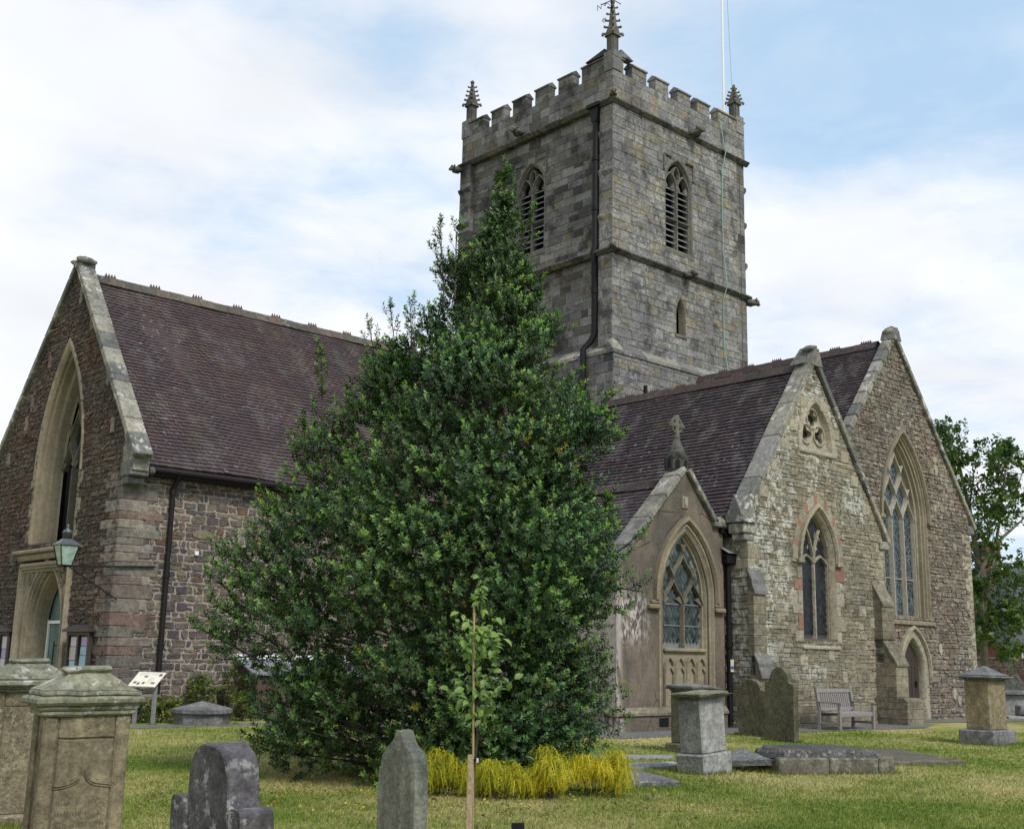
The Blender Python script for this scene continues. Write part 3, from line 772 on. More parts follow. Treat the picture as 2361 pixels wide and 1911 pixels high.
for (x0, x1, y0, y1, mm_, ls) in ((TX, TX+.25, TY+.004, TY+.66, M_ASH, 1), (TX-.06, TX+.25, 33.98, 34.6, M_ASHW, -1), (35.93, 36.5, TY+.03, TY+.66, M_ASHW, 2)):
    mb = MB(); rb = random.Random(int(x0*10)+int(y0))
    courses(mb, x0, x1, y0, y1, 12.2, 15.6, .40, 0, .012, rb, 2, 3, .006, 1)
    courses(mb, x0+.03*(ls == 1), x1-.03*(ls == 2), y0, y1, 15.75, 21.3, .36, 0, .012, rb, 2, 3, .01, 1)
    for z in (17.1, 18.8, 20.3):       # little weathered offsets
        pj_ = .09 if ls < 0 or ls == 2 else .035
        if ls == 2: mb.prism([(x1-.03, y0-.02, z), (x1+pj_, y0-.02, z-.02), (x1+pj_, y0-.02, z-.14), (x1-.03, y0-.02, z-.3)], (0, y1-y0+.04, 0), 0)
        else: mb.prism([(x0+.03, y0-.02, z), (x0-pj_, y0-.02, z-.08), (x0-pj_, y0-.02, z-.14), (x0+.03, y0-.02, z-.3)], (0, y1-y0+.04, 0), 0)
    part(mb, 'tower_buttress', [mm_])
def string(z, h, out, sx0, sx1, yS, xW, y1, m):
    mb = MB(); x = sx0
    while x < sx1-.01:
        w = min(rg.uniform(.6, 1.1), sx1-x)
        if sx1-x-w < .3: w = sx1-x
        o = out*rg.uniform(.85, 1.1)
        mb.prism([(x+.003, yS+.05, z), (x+.003, yS-o*.3, z-.02), (x+.003, yS-o, z+h*.45), (x+.003, yS-o, z+h*.6), (x+.003, yS-.01, z+h), (x+.003, yS+.05, z+h)], (w-.006, 0, 0)); x += w
    y = yS+.02
    while y < y1-.01:
        w = min(rg.uniform(.6, 1.1), y1-y); o = out*rg.uniform(.85, 1.1)
        if y1-y-w < .3: w = y1-y
        mb.prism([(xW+.25, y+.003, z), (xW-o*.3, y+.003, z-.02), (xW-o, y+.003, z+h*.45), (xW-o, y+.003, z+h*.6), (xW-.01, y+.003, z+h), (xW+.25, y+.003, z+h)], (0, w-.006, 0)); y += w
    return part(mb, 'string_course', [m])
string(21.22, .24, .17, TX-.12, 36.62, TY, TX, 34.7, M_DARKST)
string(15.55, .24, .18, TX-.12, 36.62, TY, TX, 34.7, M_DARKST)
mb = MB()       # sloping set-off above the lowest stage
x = TX-.2
while x < 36.3:
    w = min(rg.uniform(.7, 1.1), 36.35-x); mb.prism([(x+.003, TY+.06, 12.32), (x+.003, TY-.26, 11.98), (x+.003, TY-.26, 11.86), (x+.003, TY+.06, 11.86)], (w-.006, 0, 0)); x += w
y = TY+.07
while y < 34.5:
    w = min(rg.uniform(.7, 1.1), 34.6-y); mb.prism([(TX+.25, y+.003, 12.36), (TX-.21, y+.003, 11.98), (TX-.21, y+.003, 11.86), (TX+.25, y+.003, 11.86)], (0, w-.006, 0)); y += w
mb.prism([(TX-.22, TY-.24, 12.0), (TX+.35, TY-.24, 12.0), (TX+.1, TY+.1, 12.62)], (.02, .3, 0))
part(mb, 'weathered_set_off', [M_COPE])
# parapet
mb = MB(); rb = random.Random(77)
PX0, PX1, PY0, PY1, pt = TX-.02, 36.46, TY-.04, 34.58, .36
courses(mb, PX0, PX1, PY0, PY0+pt, 21.44, 22.50, .37, 0, .012, rb, .35, .62)
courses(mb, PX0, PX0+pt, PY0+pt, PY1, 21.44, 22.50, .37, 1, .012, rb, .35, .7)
courses(mb, PX1-pt, PX1, PY0+pt, PY1, 21.44, 22.50, .4, 0, .012, rb, .6, .9)
courses(mb, PX0+pt, PX1-pt, PY1-pt, PY1, 21.44, 22.50, .4, 0, .012, rb, .6, .9)
def merlon(x0, x1, y0, y1, m, top=23.12, ax=0):
    courses(mb, x0, x1, y0, y1, 22.50, top-.14, .24, m, .012, rb, .3, .5, .004, ax)
    e = .05
    if ax == 0: mb.prism([(x0-.02, y0-e, top-.14), (x0-.02, y0-e, top-.08), (x0-.02, (y0+y1)/2, top+.06), (x0-.02, y1+e, top-.08), (x0-.02, y1+e, top-.14)], (x1-x0+.04, 0, 0), m)
    else: mb.prism([(x0-e, y0-.02, top-.14), (x0-e, y0-.02, top-.08), ((x0+x1)/2, y0-.02, top+.06), (x1+e, y0-.02, top-.08), (x1+e, y0-.02, top-.14)], (0, y1-y0+.04, 0), m)
for a, b in ((29.62, 30.42), (30.94, 31.68), (32.22, 33.0), (33.44, 34.2)): merlon(a, b, PY0, PY0+pt, 0); merlon(a, b, PY1-pt, PY1, 0)
for a, b in ((PX0+.0, 29.14), (34.74, PX1)): merlon(a, b, PY0, PY0+pt, 0, 23.16); merlon(a, b, PY1-pt, PY1, 0, 23.16)
for a, b in ((PY0+pt+.02, 27.75), (28.22, 28.98), (29.5, 30.25), (30.78, 31.53), (32.05, 32.8), (33.3, PY1-pt-.02)):
    merlon(PX0, PX0+pt, a, b, 1, 23.2, 1); merlon(PX1-pt, PX1, a, b, 0, 23.2, 1)
for (cx, cy) in ((PX0+.2, PY0+.2), (PX0+.2, PY1-.2), (PX1-.3, PY0+.2), (PX1-.2, PY1-.2)):
    mb.box(cx-.24, cy-.24, 22.50, cx+.24, cy+.24, 23.28, 0, .02)
mb.prism([(PX0+.36, PY0-.02, 23.14), (PX0+1.1, PY0-.02, 23.2), (PX0+.42, PY0-.02, 23.42)], (0, .34, 0), 0)
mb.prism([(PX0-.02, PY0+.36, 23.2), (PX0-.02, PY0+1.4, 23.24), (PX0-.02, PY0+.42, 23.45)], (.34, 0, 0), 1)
part(mb, 'battlemented_parapet', [M_ASH, M_ASHW])
# low tiled roof inside the parapet
mb = MB(); ctr = Vector((32.5, 30.4, 24.1)); cs = [Vector((PX0+.5, PY0+.5, 22.35)), Vector((PX1-.5, PY0+.5, 22.35)), Vector((PX1-.5, PY1-.5, 22.35)), Vector((PX0+.5, PY1-.5, 22.35))]
for i in range(4):
    a_, b_ = cs[i], cs[(i+1) % 4]; L_ = (b_-a_).length; ad = (b_-a_)/L_; mid = (a_+b_)/2; sv = ctr-mid; Sv = sv.length; sv.normalize(); nv = ad.cross(sv)
    mb.add([a_-nv*.03, b_-nv*.03, ctr-nv*.03], [(0, 1, 2)], 0)
    if i in (0, 3): tiles(mb, a_, ad, sv, nv, L_, Sv, .12, .17, 0, random.Random(60+i), .02, .0, lambda u, v, L_=L_, Sv=Sv: abs(u-L_/2) < L_/2*(1-v/Sv))
part(mb, 'tower_roof', [tile_mat('tower_roof_tiles', [G(.13, .075, .06), G(.16, .09, .07), G(.11, .07, .06)], .2, .2)])
# pinnacles
def pinnacle(cx, cy, z0, ztop, zs, frag=0):
    mb = MB(); w = .15
    mb.box(cx-w, cy-w, z0-.1, cx+w, cy+w, zs, 0, .03)
    for a in range(4):
        c, s = math.cos(a*math.pi/2), math.sin(a*math.pi/2)
        q = lambda u, d, z: Vector((cx+c*d-s*u, cy+s*d+c*u, z))
        mb.prism([q(-.2, w-.02, zs-.06), q(.2, w-.02, zs-.06), q(.0, w-.02, zs+.3)], q(0, .1, 0)-q(0, 0, 0))
        for u in (-.11, .11): mb.box(*[min(v) for v in zip(q(u-.02, w-.01, 0), q(u+.02, w+.025, 0))][:2], z0+.05, *[max(v) for v in zip(q(u-.02, w-.01, 0), q(u+.02, w+.025, 0))][:2], zs-.08, 0)
    mb.lathe((cx, cy, 0), [(.26, zs-.05), (.27, zs+.02), (.20, zs+.14), (.15, zs+.4), (.09, ztop-.25), (.06, ztop-.06), (.05, ztop)], 4, 0, math.pi/4)
    nlev = 5
    for l in range(nlev):
        z = zs+.03+(ztop-zs-.25)*l/(nlev-1); r_ = .25*(1-l/(nlev-1))+.065*(l/(nlev-1)); sz = .105-.008*l
        for a in range(4):
            an = math.pi/4+a*math.pi/2; d = Vector((math.cos(an), math.sin(an), 0)); t = Vector((-d.y, d.x, 0))
            b = Vector((cx, cy, z))+d*r_*.9
            ext = (.17 if l == 0 else .125)
            if frag and l == nlev-1: ext = .05
            mb.obox(b+d*ext*.4+Vector((0, 0, .03)), d, t, Vector((0, 0, 1)), ext*.55, sz*.42, sz*.32, 0, .015)
            mb.blob(b+d*ext*.85+Vector((0, 0, .05 if l else -.02)), (sz*.5, sz*.5, sz*.55), 0, l*4+a, .25)
    if not frag: mb.blob((cx, cy, ztop+.03), (.09, .09, .09), 0, 5, .2)
    return part(mb, 'pinnacle', [M_PINN])
pinnacle(PX0+.16, PY0+.18, 23.2, 25.25, 23.95)
pinnacle(PX0+.2, PY1-.3, 23.2, 25.0, 23.98)
pinnacle(PX1-.3, PY0+.25, 23.1, 24.75, 23.9, 1)
pinnacle(PX1-.25, PY1-.3, 23.2, 24.9, 23.9)
# gargoyles
def gargoyle(p, d, sc=1.0, seed=0):
    sc *= .86; mb = MB(); p = Vector(p); d = Vector(d).normalized(); t = Vector((-d.y, d.x, 0)); z = Vector((0, 0, 1))
    ax = Matrix((d, t, z)).transposed()
    mb.blob(p+d*.18*sc, (.30*sc, .15*sc, .15*sc), 0, seed, .22, ax); mb.blob(p+d*.42*sc+z*.04*sc, (.17*sc, .14*sc, .14*sc), 0, seed+1, .3, ax)
    mb.blob(p+d*.55*sc-z*.04*sc, (.11*sc, .08*sc, .07*sc), 0, seed+2, .25, ax)
    for sg in (-1, 1):
        mb.blob(p+d*.38*sc+t*sg*.13*sc+z*.12*sc, (.05*sc, .05*sc, .09*sc), 0, seed+3, .2, ax); mb.blob(p+d*.2*sc+t*sg*.17*sc-z*.06*sc, (.18*sc, .06*sc, .08*sc), 0, seed+4, .3, ax)
    part(mb, 'gargoyle', [M_DARKST])
gargoyle((32.95, TY-.08, 21.42), (.1, -1, 0), 1.15, 1); gargoyle((TX-.05, 30.9, 21.55), (-1, .1, 0), 1.1, 2)
gargoyle((TX-.0, TY-.02, 21.48), (-.7, -.7, 0), .7, 3); gargoyle((TX-.1, 34.55, 21.1), (-1, .3, 0), .95, 4)
gargoyle((32.6, TY-.08, 15.62), (.1, -1, 0), .95, 5); gargoyle((36.5, TY-.02, 15.5), (1, -.3, 0), 1.05, 6); gargoyle((TX, TY+.0, 15.72), (-.7, -.7, 0), .7, 7)
for k in range(9):      # small carved bosses along the strings
    mb = MB(); mb.blob((29.4+k*.78+rg.uniform(-.2, .2), TY-.15, (21.30 if k % 2 else 15.66)), (.08, .07, .08), 0, k, .3); part(mb, 'carved_boss', [M_DARKST])
# belfry windows
M_BELF = stone('belfry_dressings', [G(.155, .145, .125), G(.135, .13, .112), G(.175, .165, .14)], dark=.5, dcol=(.05, .047, .04), lichen=.3, lcol=(.32, .32, .30), mott=.45, streak=.3)
def belfry(P, g, north):
    cx, a, zs, h, zb = g; mb = MB()
    fn = lambda o: arch_path(cx, a, zs, h, zb, o, 9)
    sweep(mb, P, fn, [(.09, -.02), (.08, .02), (.03, .02), (.0, -.01), (-.03, -.07), (-.06, -.09), (-.07, -.18), (-.08, -.34)], 0)
    q0, q1 = P(cx-a-.16, zb-.2, -.2), P(cx+a+.16, zb, .03)
    mb.box(min(q0.x, q1.x), min(q0.y, q1.y), zb-.2, max(q0.x, q1.x), max(q0.y, q1.y), zb+.01, 0, .03)
    zt = zs+h+.02
    for sg in (-1, 1):
        u0, u1 = cx+sg*(a+.12), cx+sg*.42
        for zz_, hh in ((zt, .09),):
            q0, q1 = P(min(u0, u1), zz_, -.03), P(max(u0, u1), zz_+hh, .09)
            mb.box(min(q0.x, q1.x), min(q0.y, q1.y), zz_, max(q0.x, q1.x), max(q0.y, q1.y), zz_+hh, 0, .02)
        q0, q1 = P(u0-.045, zt, -.03), P(u0+.045, zt, .085)
        mb.box(min(q0.x, q1.x), min(q0.y, q1.y), zt-.62, max(q0.x, q1.x), max(q0.y, q1.y), zt-.002, 0, .02)
    bwn = part(mb, 'belfry_window', [M_BELF])
    mb = MB(); hw = a*.5
    bar(mb, P, [(cx, zb), (cx, zs+.1)], .15, -.3, -.06)
    for sg in (-1, 1):
        c = cx+sg*hw
        bar(mb, P, arch_path(c, hw-.02, zs-.05, .62, zs-.1, 0, 8, False), .11, -.3, -.05)
        for s2 in (-1, 1):
            mb.prism([P(c+s2*hw*.92, zs-.12, -.22), P(c+s2*hw*.75, zs+.28, -.22), P(c+s2*hw*.28, zs-.02, -.22)], P(0, 0, .1)-P(0, 0, 0))
    bar(mb, P, arch_path(cx, .17, zs+.58, .3, zs+.4, 0, 6), .07, -.28, -.08)
    bar(mb, P, [(cx-a, zb+1.22), (cx+a, zb+1.22)], .13, -.3, -.05)
    part(mb, 'tracery', [M_BELF], bwn)
    mb = MB(); z = zb+.05
    while z < zs+.05:
        if abs(z-zb-1.15) > .1:
            for sg in (-1, 1):
                u0, u1 = (cx-a+.05, cx-.07) if sg < 0 else (cx+.07, cx+a-.05)
                e = rg.uniform(-.015, .015)
                mb.prism([P(u0, z+e, -.12), P(u0, z+.025+e, -.12), P(u0, z+.20, -.36), P(u0, z+.175, -.36)], P(u1-u0, 0, 0)-P(0, 0, 0))
        z += .235
    part(mb, 'louvres', [M_LOUV], bwn)
    mb = MB(); panel(mb, P, fn(.05), -.42); part(mb, 'dark_interior', [M_VOID], bwn)
belfry(PS(TY), S1, 0); belfry(PW(TX+.2), W1, 1)
mb = MB()
sweep(mb, PS(TY), lambda o: arch_path(*lan, o, 7), [(.10, -.01), (.10, .015), (.02, .015), (-.02, -.05), (-.08, -.22)], 0)
mb.box(32.0, TY-.06, 13.16, 32.66, TY+.1, 13.28, 0, .02)
lw_ = part(mb, 'lancet_window', [M_TRACE])
mb = MB(); panel(mb, PS(TY), arch_path(*lan, 0, 7), -.3); part(mb, 'glazing', [M_GLASSD], lw_)
mb = MB()      # tower rainwater pipe with hopper
mb.prism([(TX-.12, 26.8, 21.25), (TX-.12, 27.26, 21.25), (TX-.12, 27.14, 20.7), (TX-.12, 26.9, 20.7)], (.3, 0, 0)); mb.box(TX-.2, 26.72, 21.25, TX+.2, 27.34, 21.4, 0, .01)
mb.tube([(TX-.0, 27.02, 20.8), (TX-.0, 27.02, 15.95), (TX-.12, 27.02, 15.65), (TX-.02, 27.02, 15.3), (TX-.0, 27.02, 12.75), (TX-.06, 27.14, 12.45), (TX-.32, 27.26, 12.15), (TX-.32, 27.26, 9.0)], .115, 10)
for z in (19.2, 17.3, 14.2): mb.tube([(TX-.0, 27.02, z), (TX-.0, 27.02, z+.14)], .14, 10)
part(mb, 'tower_downpipe', [M_IRON])
mb = MB(); mb.box(30.0, 25.9, 10.15, 30.12, 26.02, 10.95, 0); mb.box(30.12, 25.94, 10.15, 30.85, 26.02, 10.7, 1); part(mb, 'blocked_slit_window', [M_VOID, M_CREAM])

# ---------------------------------------------------------------- south chapel
CX0, CX1, CY, CC, CAP = 24.25, 30.72, 17.55, 27.45, 9.78
cz = lambda x: CAP-1.36*abs(x-CC)
mb = MB()
Wn = (27.38, .76, 4.3, 1.32, 2.25); hC = arch_path(*Wn, .1, 10)
Qn = (27.52, .70, 7.5, 1.18, 7.32); hQ = arch_path(*Qn, .05, 10)
wall(mb, PS(CY), [(CX0, -.1), (CX1, -.1), (CX1, cz(CX1)), (CC, cz(CC)), (CX0, cz(CX0))], [hC, hQ], (.06, .16), (.12, .50), .006, .012, .010, .026, random.Random(51), 0, 1, 0, .9)
wall(mb, PW(CX0), [(CY, -.1), (NY0, -.1), (NY0, 5.1), (CY, 5.1)], [], (.14, .26), (.25, .6), .012, .008, .012, .02, random.Random(52), 0, 1, 0, .5)
wall(mb, PE(CX1), [(CY, -.1), (19, -.1), (19, 5.1), (CY, 5.1)], [], (.14, .26), (.25, .6), .012, .008, .012, .02, random.Random(53), 0, 1, 0, .5)
for k in range(16):     # paler squared blocks
    x, z = rg.uniform(24.9, 30.3), rg.uniform(.8, 3.6)
    if abs(x-27.4) < 1.1 and z > 1.9: continue
    w, h = rg.uniform(.1, .2), rg.uniform(.09, .16); mb.box(x-w, CY-.032-.0007*k, z-h, x+w, CY+.04, z+h, 2, .012)
quoins(mb, CX1, CY, -1, 1, .4, 5.0, 2, random.Random(56), .42, .24, .26, .4, .03)
quoins(mb, CX0, CY, 1, 1, 3.9, 5.0, 2, random.Random(57), .42, .24, .26, .4, .03)
for sg in (-1, 1):       # pale blocks along the rake
    for t in (.16, .33, .47, .62, .8):
        x = CC+sg*3.1*t; mb.box(x-.22, CY-.042, cz(x)-.62, x+.16, CY+.04, cz(x)-.32, 2, .012)
part(mb, 'chapel_wall', [M_MORTB, M_CHAP, M_DRESS], label='chapel gable of thin yellow brown stone with white lichen')
mb = MB(); P = PS(CY)
coping(mb, P, (CX0-.25, cz(CX0-.25)+.02), (CC-.03, cz(CC)), .13, -.42, .16, 1.35, 0, random.Random(61))
coping(mb, P, (CX1+.25, cz(CX1+.25)+.02), (CC+.03, cz(CC)), .13, -.42, .16, 1.35, 0, random.Random(62))
# apex saddle stone and gableted kneelers
mb.prism([(CC-.27, CY-.15, 9.72), (CC+.27, CY-.15, 9.72), (CC+.1, CY-.15, 10.22), (CC-.1, CY-.15, 10.22)], (0, .52, 0)); 
for sg in (-1, 1): mb.blob((CC+sg*.15, CY+.05, 10.2), (.08, .2, .08), 0, 5+sg)
mb.blob((CC, CY+.08, 10.27), (.13, .22, .08), 0, 8)
mb.prism([(CC-.3, CY+.0, 9.8), (CC-.42, CY+.3, 9.75), (CC-.02, CY+.2, 10.3)], (0, .18, 0))
mb.box(CX0-.28, CY-.1, 4.78, CX0+.25, CY+.4, 5.05, 0, .03); mb.box(CX0-.2, CY-.06, 4.6, CX0+.2, CY+.36, 4.78, 0, .03)
mb.prism([(CX0-.34, CY-.12, 5.05), (CX0+.28, CY-.12, 5.05), (CX0-.03, CY-.12, 5.75)], (0, .5, 0))
mb.prism([(CX0-.36, CY+.45, 5.05), (CX0-.36, CY-.17, 5.05), (CX0-.36, CY+.14, 5.75)], (.5, 0, 0))
mb.box(CX1-.2, CY-.1, 4.85, CX1+.28, CY+.4, 5.1, 0, .03)
part(mb, 'chapel_coping', [M_COPE])
mb = MB()
# polychrome voussoirs, frame, hood
sweep(mb, P, lambda o: arch_path(Wn[0], Wn[1]+.12, Wn[2], Wn[3]+.16, Wn[4], o, 12, False), [(.34, .0), (.335, .045), (.10, .045), (.08, .02)], 0, [(2, 0), (1, 2)])
for sg in (-1, 1):
    z = Wn[4]-.1; k = 0
    while z < Wn[2]-.02:
        h = min((.3, .42, .26, .36)[k % 4], Wn[2]-z); w = (.42, .26, .5, .24)[(k+(sg > 0)) % 4]
        a_ = Wn[0]+sg*(Wn[1]+.05); b_ = Wn[0]+sg*(Wn[1]+w)
        mb.box(min(a_, b_), CY-.045, z+.004, max(a_, b_), CY+.05, z+h-.004, 2 if (k in ((1, 4) if sg < 0 else (5,))) else 0, .01); z += h; k += 1
hood(mb, P, Wn[0], Wn[1]+.0, Wn[2], Wn[3]+.02, .06, .20, .12, True, 0)
sweep(mb, P, lambda o: arch_path(*Wn, o, 12), [(.12, .0), (.10, .03), (.03, .03), (-.02, -.02), (-.07, -.09), (-.09, -.2), (-.11, -.26)], 0)
mb.prism([(Wn[0]-.86, CY-.07, 1.98), (Wn[0]-.86, CY+.3, 1.98), (Wn[0]-.86, CY+.3, 2.34), (Wn[0]-.86, CY-.07, 2.03)], (1.78, 0, 0))
cw = part(mb, 'chapel_window', [M_DRESS, M_DRESS, M_RED], label='two light window with red and cream banded arch')
mb = MB(); a2 = Wn[1]-.1
bar(mb, P, [(Wn[0], Wn[4]), (Wn[0], Wn[2]+.02)], .11, -.3, -.1)
for sg in (-1, 1):
    c = Wn[0]+sg*a2/2
    bar(mb, P, [(c-a2/2, Wn[2]-.05), (c-a2*.3, Wn[2]+.06), (c, Wn[2]+.16), (c+a2*.3, Wn[2]+.06), (c+a2/2, Wn[2]-.05)], .10, -.3, -.1)
    pts = []
    for k in range(11): t = k/10; pts.append((Wn[0]+sg*(.02+.42*(t**1.7)), Wn[2]+.05+1.02*t))
    for r_ in runs(pts, lambda q: in_arch(q[0], q[1], Wn[0], a2+.03, Wn[2], Wn[3]-.12, Wn[4])): bar(mb, P, r_, .085, -.3, -.1)
    bar(mb, P, [(Wn[0]+sg*a2, Wn[4]), (Wn[0]+sg*a2, Wn[2])], .06, -.3, -.12)
    for k, (du, dz) in enumerate(((.16, .36), (.30, .62), (.12, .72))):
        mb.prism([P(Wn[0]+sg*(du+.0), Wn[2]+dz-.07, -.24), P(Wn[0]+sg*(du+.02), Wn[2]+dz+.1, -.24), P(Wn[0]+sg*(du+.13), Wn[2]+dz, -.24)], (0, -.07, 0))
part(mb, 'tracery', [M_DRESS], cw)
mb = MB(); rgl = random.Random(9)
okw = lambda u, z: in_arch(u, z, Wn[0], a2, Wn[2], Wn[3]-.12, Wn[4]+.02)
diamonds(mb, P, okw, 26.6, 28.2, 2.25, 5.6, .105, .17, -.17, rgl, .006, .10, 0)
panel(mb, P, arch_path(Wn[0], Wn[1], Wn[2], Wn[3], Wn[4], 0, 10), -.195, 1)
part(mb, 'leaded_glazing', [M_GLASSD, M_CAMED], cw)
# trefoil-and-circle panel in the gable
mb = MB()
sweep(mb, P, lambda o: arch_path(*Qn, o, 12), [(.22, .0), (.21, .035), (.1, .035), (.03, .03), (-.05, -.10), (-.09, -.13)], 0, [(4, 0)])
mb.box(26.62, CY-.07, 7.2, 28.42, CY+.2, 7.34, 0, .03)
def disc_holes(c, r_): return [(c[0]+r_*math.cos(t), c[1]+r_*math.sin(t)) for t in [i*math.pi/9 for i in range(18)]]
def quatre(c, r_, nf, ph):
    pts = []
    for f_ in range(nf):
        an = ph+2*math.pi*f_/nf
        for k in range(-4, 5):
            t = an+k*math.pi/4*.42*(4/nf)*.95
            th = k/4*1.9
            pts.append((c[0]+r_*.50*math.cos(an)+r_*.40*math.cos(an+th), c[1]+r_*.50*math.sin(an)+r_*.40*math.sin(an+th)))
    return pts
cs_ = [((27.52, 8.26), .27, 4, math.pi/2), ((27.20, 7.80), .27, 3, math.pi/2+.5), ((27.84, 7.80), .27, 3, math.pi/2-.5)]
outer = [Vector((u, z, 0)) for u, z in arch_path(*Qn, -.03, 12)]
inn = [[Vector((u, z, 0)) for u, z in quatre(*q)] for q in cs_]
tri = tessellate_polygon([outer]+inn); flat = outer+[v for l in inn for v in l]
mb.add([P(v.x, v.y, -.13) for v in flat], [tuple(t) for t in tri], 0)
for l in inn: mb.strip([[P(v.x, v.y, -.13) for v in l+l[:1]], [P(v.x, v.y, -.26) for v in l+l[:1]]], 0)
for c, r_, _, _ in cs_: mb.tube([P(c[0]+r_*1.02*math.cos(t), c[1]+r_*1.02*math.sin(t), -.12) for t in [i*math.pi/10 for i in range(21)]], .035, 6, 0)
qp = part(mb, 'gable_foil_window', [M_DRESS])
mb = MB(); panel(mb, P, arch_path(*Qn, -.02, 10), -.25); part(mb, 'glazing', [M_GLASSD], qp)
# chapel roof
mb = MB(); sl = 1.36; k = math.hypot(1, sl); ex = 23.88; rz = CAP+.0
s_ = Vector((1/k, 0, sl/k)); n_ = Vector((-sl/k, 0, 1/k)); ez2 = rz-sl*(CC-ex)
tiles(mb, (ex, 29.2, ez2), (0, -1, 0), s_, n_, 29.2-17.95, math.hypot(CC-ex, (CC-ex)*sl), .135, .19, 0, random.Random(71), .042, .015)
mb.quad((ex, 17.95, ez2-.03), (ex, 29.2, ez2-.03), (CC, 29.2, rz-.03), (CC, 17.95, rz-.03), 0)
mb.quad((31.0, 17.95, rz-sl*(31-CC)), (31.0, 29.2, rz-sl*(31-CC)), (CC, 29.2, rz-.03), (CC, 17.95, rz-.03), 0)
cr_ = part(mb, 'chapel_roof', [M_TILE2], label='steep roof of dark purple tiles')
mb = MB(); ridge(mb, (CC, 17.95, rz+.02), (CC, 29.2, rz+.02), seg=.44, hang=.3); part(mb, 'ridge_tiles', [M_RIDGE2], cr_)
for i in range(7):
    mb = MB(); crest(mb, (CC, 18.9+i*1.05, rz+.08), (0, 1, 0), 5, .08, .075); part(mb, 'ridge_crest', [M_CREST], cr_)
mb = MB(); mb.box(ex+.05, 18.0, ez2-.2, CX0+.02, 26.4, ez2-.05, 0); mb.tube([(ex-.04, 18.0, ez2-.08), (ex-.04, 26.4, ez2-.08)], .07, 8)
part(mb, 'chapel_gutter', [M_IRON])
# buttresses
def butt(x0, x1, steps, plinth, seed, ov=.03):
    """steps: [(ztop of body, y front)] from top; each with a tiled weathering above it"""
    mb = MB(); rb = random.Random(seed)
    zprev = 0
    for (z0, z1, yf, zw) in steps:
        courses(mb, x0, x1, yf, CY, z0, z1, .26, 0, .012, rb, .28, .6, .006, 1 if CY-yf > .5 else 0)
        nxt = zw[0]
        mb.prism([(x0-ov, yf-.02-ov, z1), (x0-ov, nxt, z1+zw[1]), (x0-ov, nxt, z1+zw[1]-.07), (x0-ov, yf-.02-ov, z1-.08)], (x1-x0+2*ov, 0, 0), 1)
        mb.prism([(x0+.004, yf, z1), (x0+.004, nxt, z1+zw[1]-.03), (x0+.004, nxt, z1)], (x1-x0-.008, 0, 0), 0)
        if ov > .02: mb.prism([(x0-.035, yf-.055+(nxt-yf)*.5, z1+zw[1]*.5+.02), (x0-.035, nxt, z1+zw[1]+.03), (x0-.035, nxt, z1+zw[1]-.05), (x0-.035, yf-.055+(nxt-yf)*.5, z1+zw[1]*.5-.06)], (x1-x0+.07, 0, 0), 1)
    if plinth:
        courses(mb, x0-.12, x1+.12, plinth[0], CY, -.1, plinth[1], .22, 0, .015, rb, .3, .6, .01, 0)
        mb.prism([(x0-.12, plinth[0], plinth[1]), (x0-.12, steps[-1][2] if False else plinth[0]+.12, plinth[1]+.1), (x0-.12, CY, plinth[1]+.1), (x0-.12, CY, plinth[1])], (x1-x0+.24, 0, 0), 0)
    return part(mb, 'chapel_buttress', [M_DRESSB, M_SLAB if ov > .02 else M_DRESSB])
M_DRESSB = stone('buttress_stone', [G(.185, .165, .12), G(.16, .142, .10), G(.20, .18, .135), G(.15, .135, .10), G(.215, .19, .14)], mott=.5, dark=.5, dcol=(.06, .055, .04), lichen=.25)
M_SLAB = stone('grey_weathering_slab', [G(.19, .183, .172), G(.165, .16, .152), G(.21, .20, .185)], dark=.3, lichen=.3)
butt(CX0-.06, CX0+.46, [(1.75, 3.35, 17.36, (17.52, .52)), (-.1, 1.3, 17.2, (17.36, .5))], None, 81)
butt(CX1-.62, CX1+.02, [(2.3, 3.3, 17.26, (17.52, .55)), (.5, 1.65, 16.9, (17.26, .62))], (16.55, .62), 82, .012)
mb = MB(); courses(mb, CX0+.7, CX1-.8, CY-.12, CY+.1, -.1, .5, .2, 0, .015, random.Random(88), .3, .6, .01, 0)
part(mb, 'chapel_plinth', [M_DRESSB])
# rainwater pipe in the recess
mb = MB(); px_, py_ = 24.08, 18.05
mb.box(px_-.18, py_-.14, 4.02, px_+.2, py_+.16, 4.28, 0, .02); mb.prism([(px_-.2, py_-.17, 4.28), (px_+.24, py_-.17, 4.28), (px_+.3, py_+.2, 4.5), (px_-.26, py_+.2, 4.5)], (0, .02, 0), 0)
mb.tube([(px_, py_, 4.05), (px_, py_, .05)], .075, 10); mb.tube([(px_, py_, 1.95), (px_, py_, 2.1)], .1, 10)
cp = part(mb, 'chapel_downpipe', [M_IRON])
mb = MB(); mb.quad((px_-.24, py_-.2, 4.285), (px_+.06, py_-.2, 4.285), (px_+.06, py_+.2, 4.52), (px_-.24, py_+.2, 4.52), 0); mb.quad((px_+.06, py_-.2, 4.285), (px_+.3, py_-.2, 4.285), (px_+.3, py_+.2, 4.52), (px_+.06, py_+.2, 4.52), 1)
part(mb, 'hopper_flashing', [M_LEAD, M_COPPER], cp)
mb = MB(); mb.box(px_-.065, py_-.085, 1.36, px_+.065, py_-.078, 1.66, 0); mb.box(px_-.065, py_-.087, 1.42, px_+.065, py_-.085, 1.5, 1); part(mb, 'warning_sticker', [plain('pale_sticker', (.55, .53, .42), .5), plain('blue_band', (.07, .09, .22), .5)], cp)

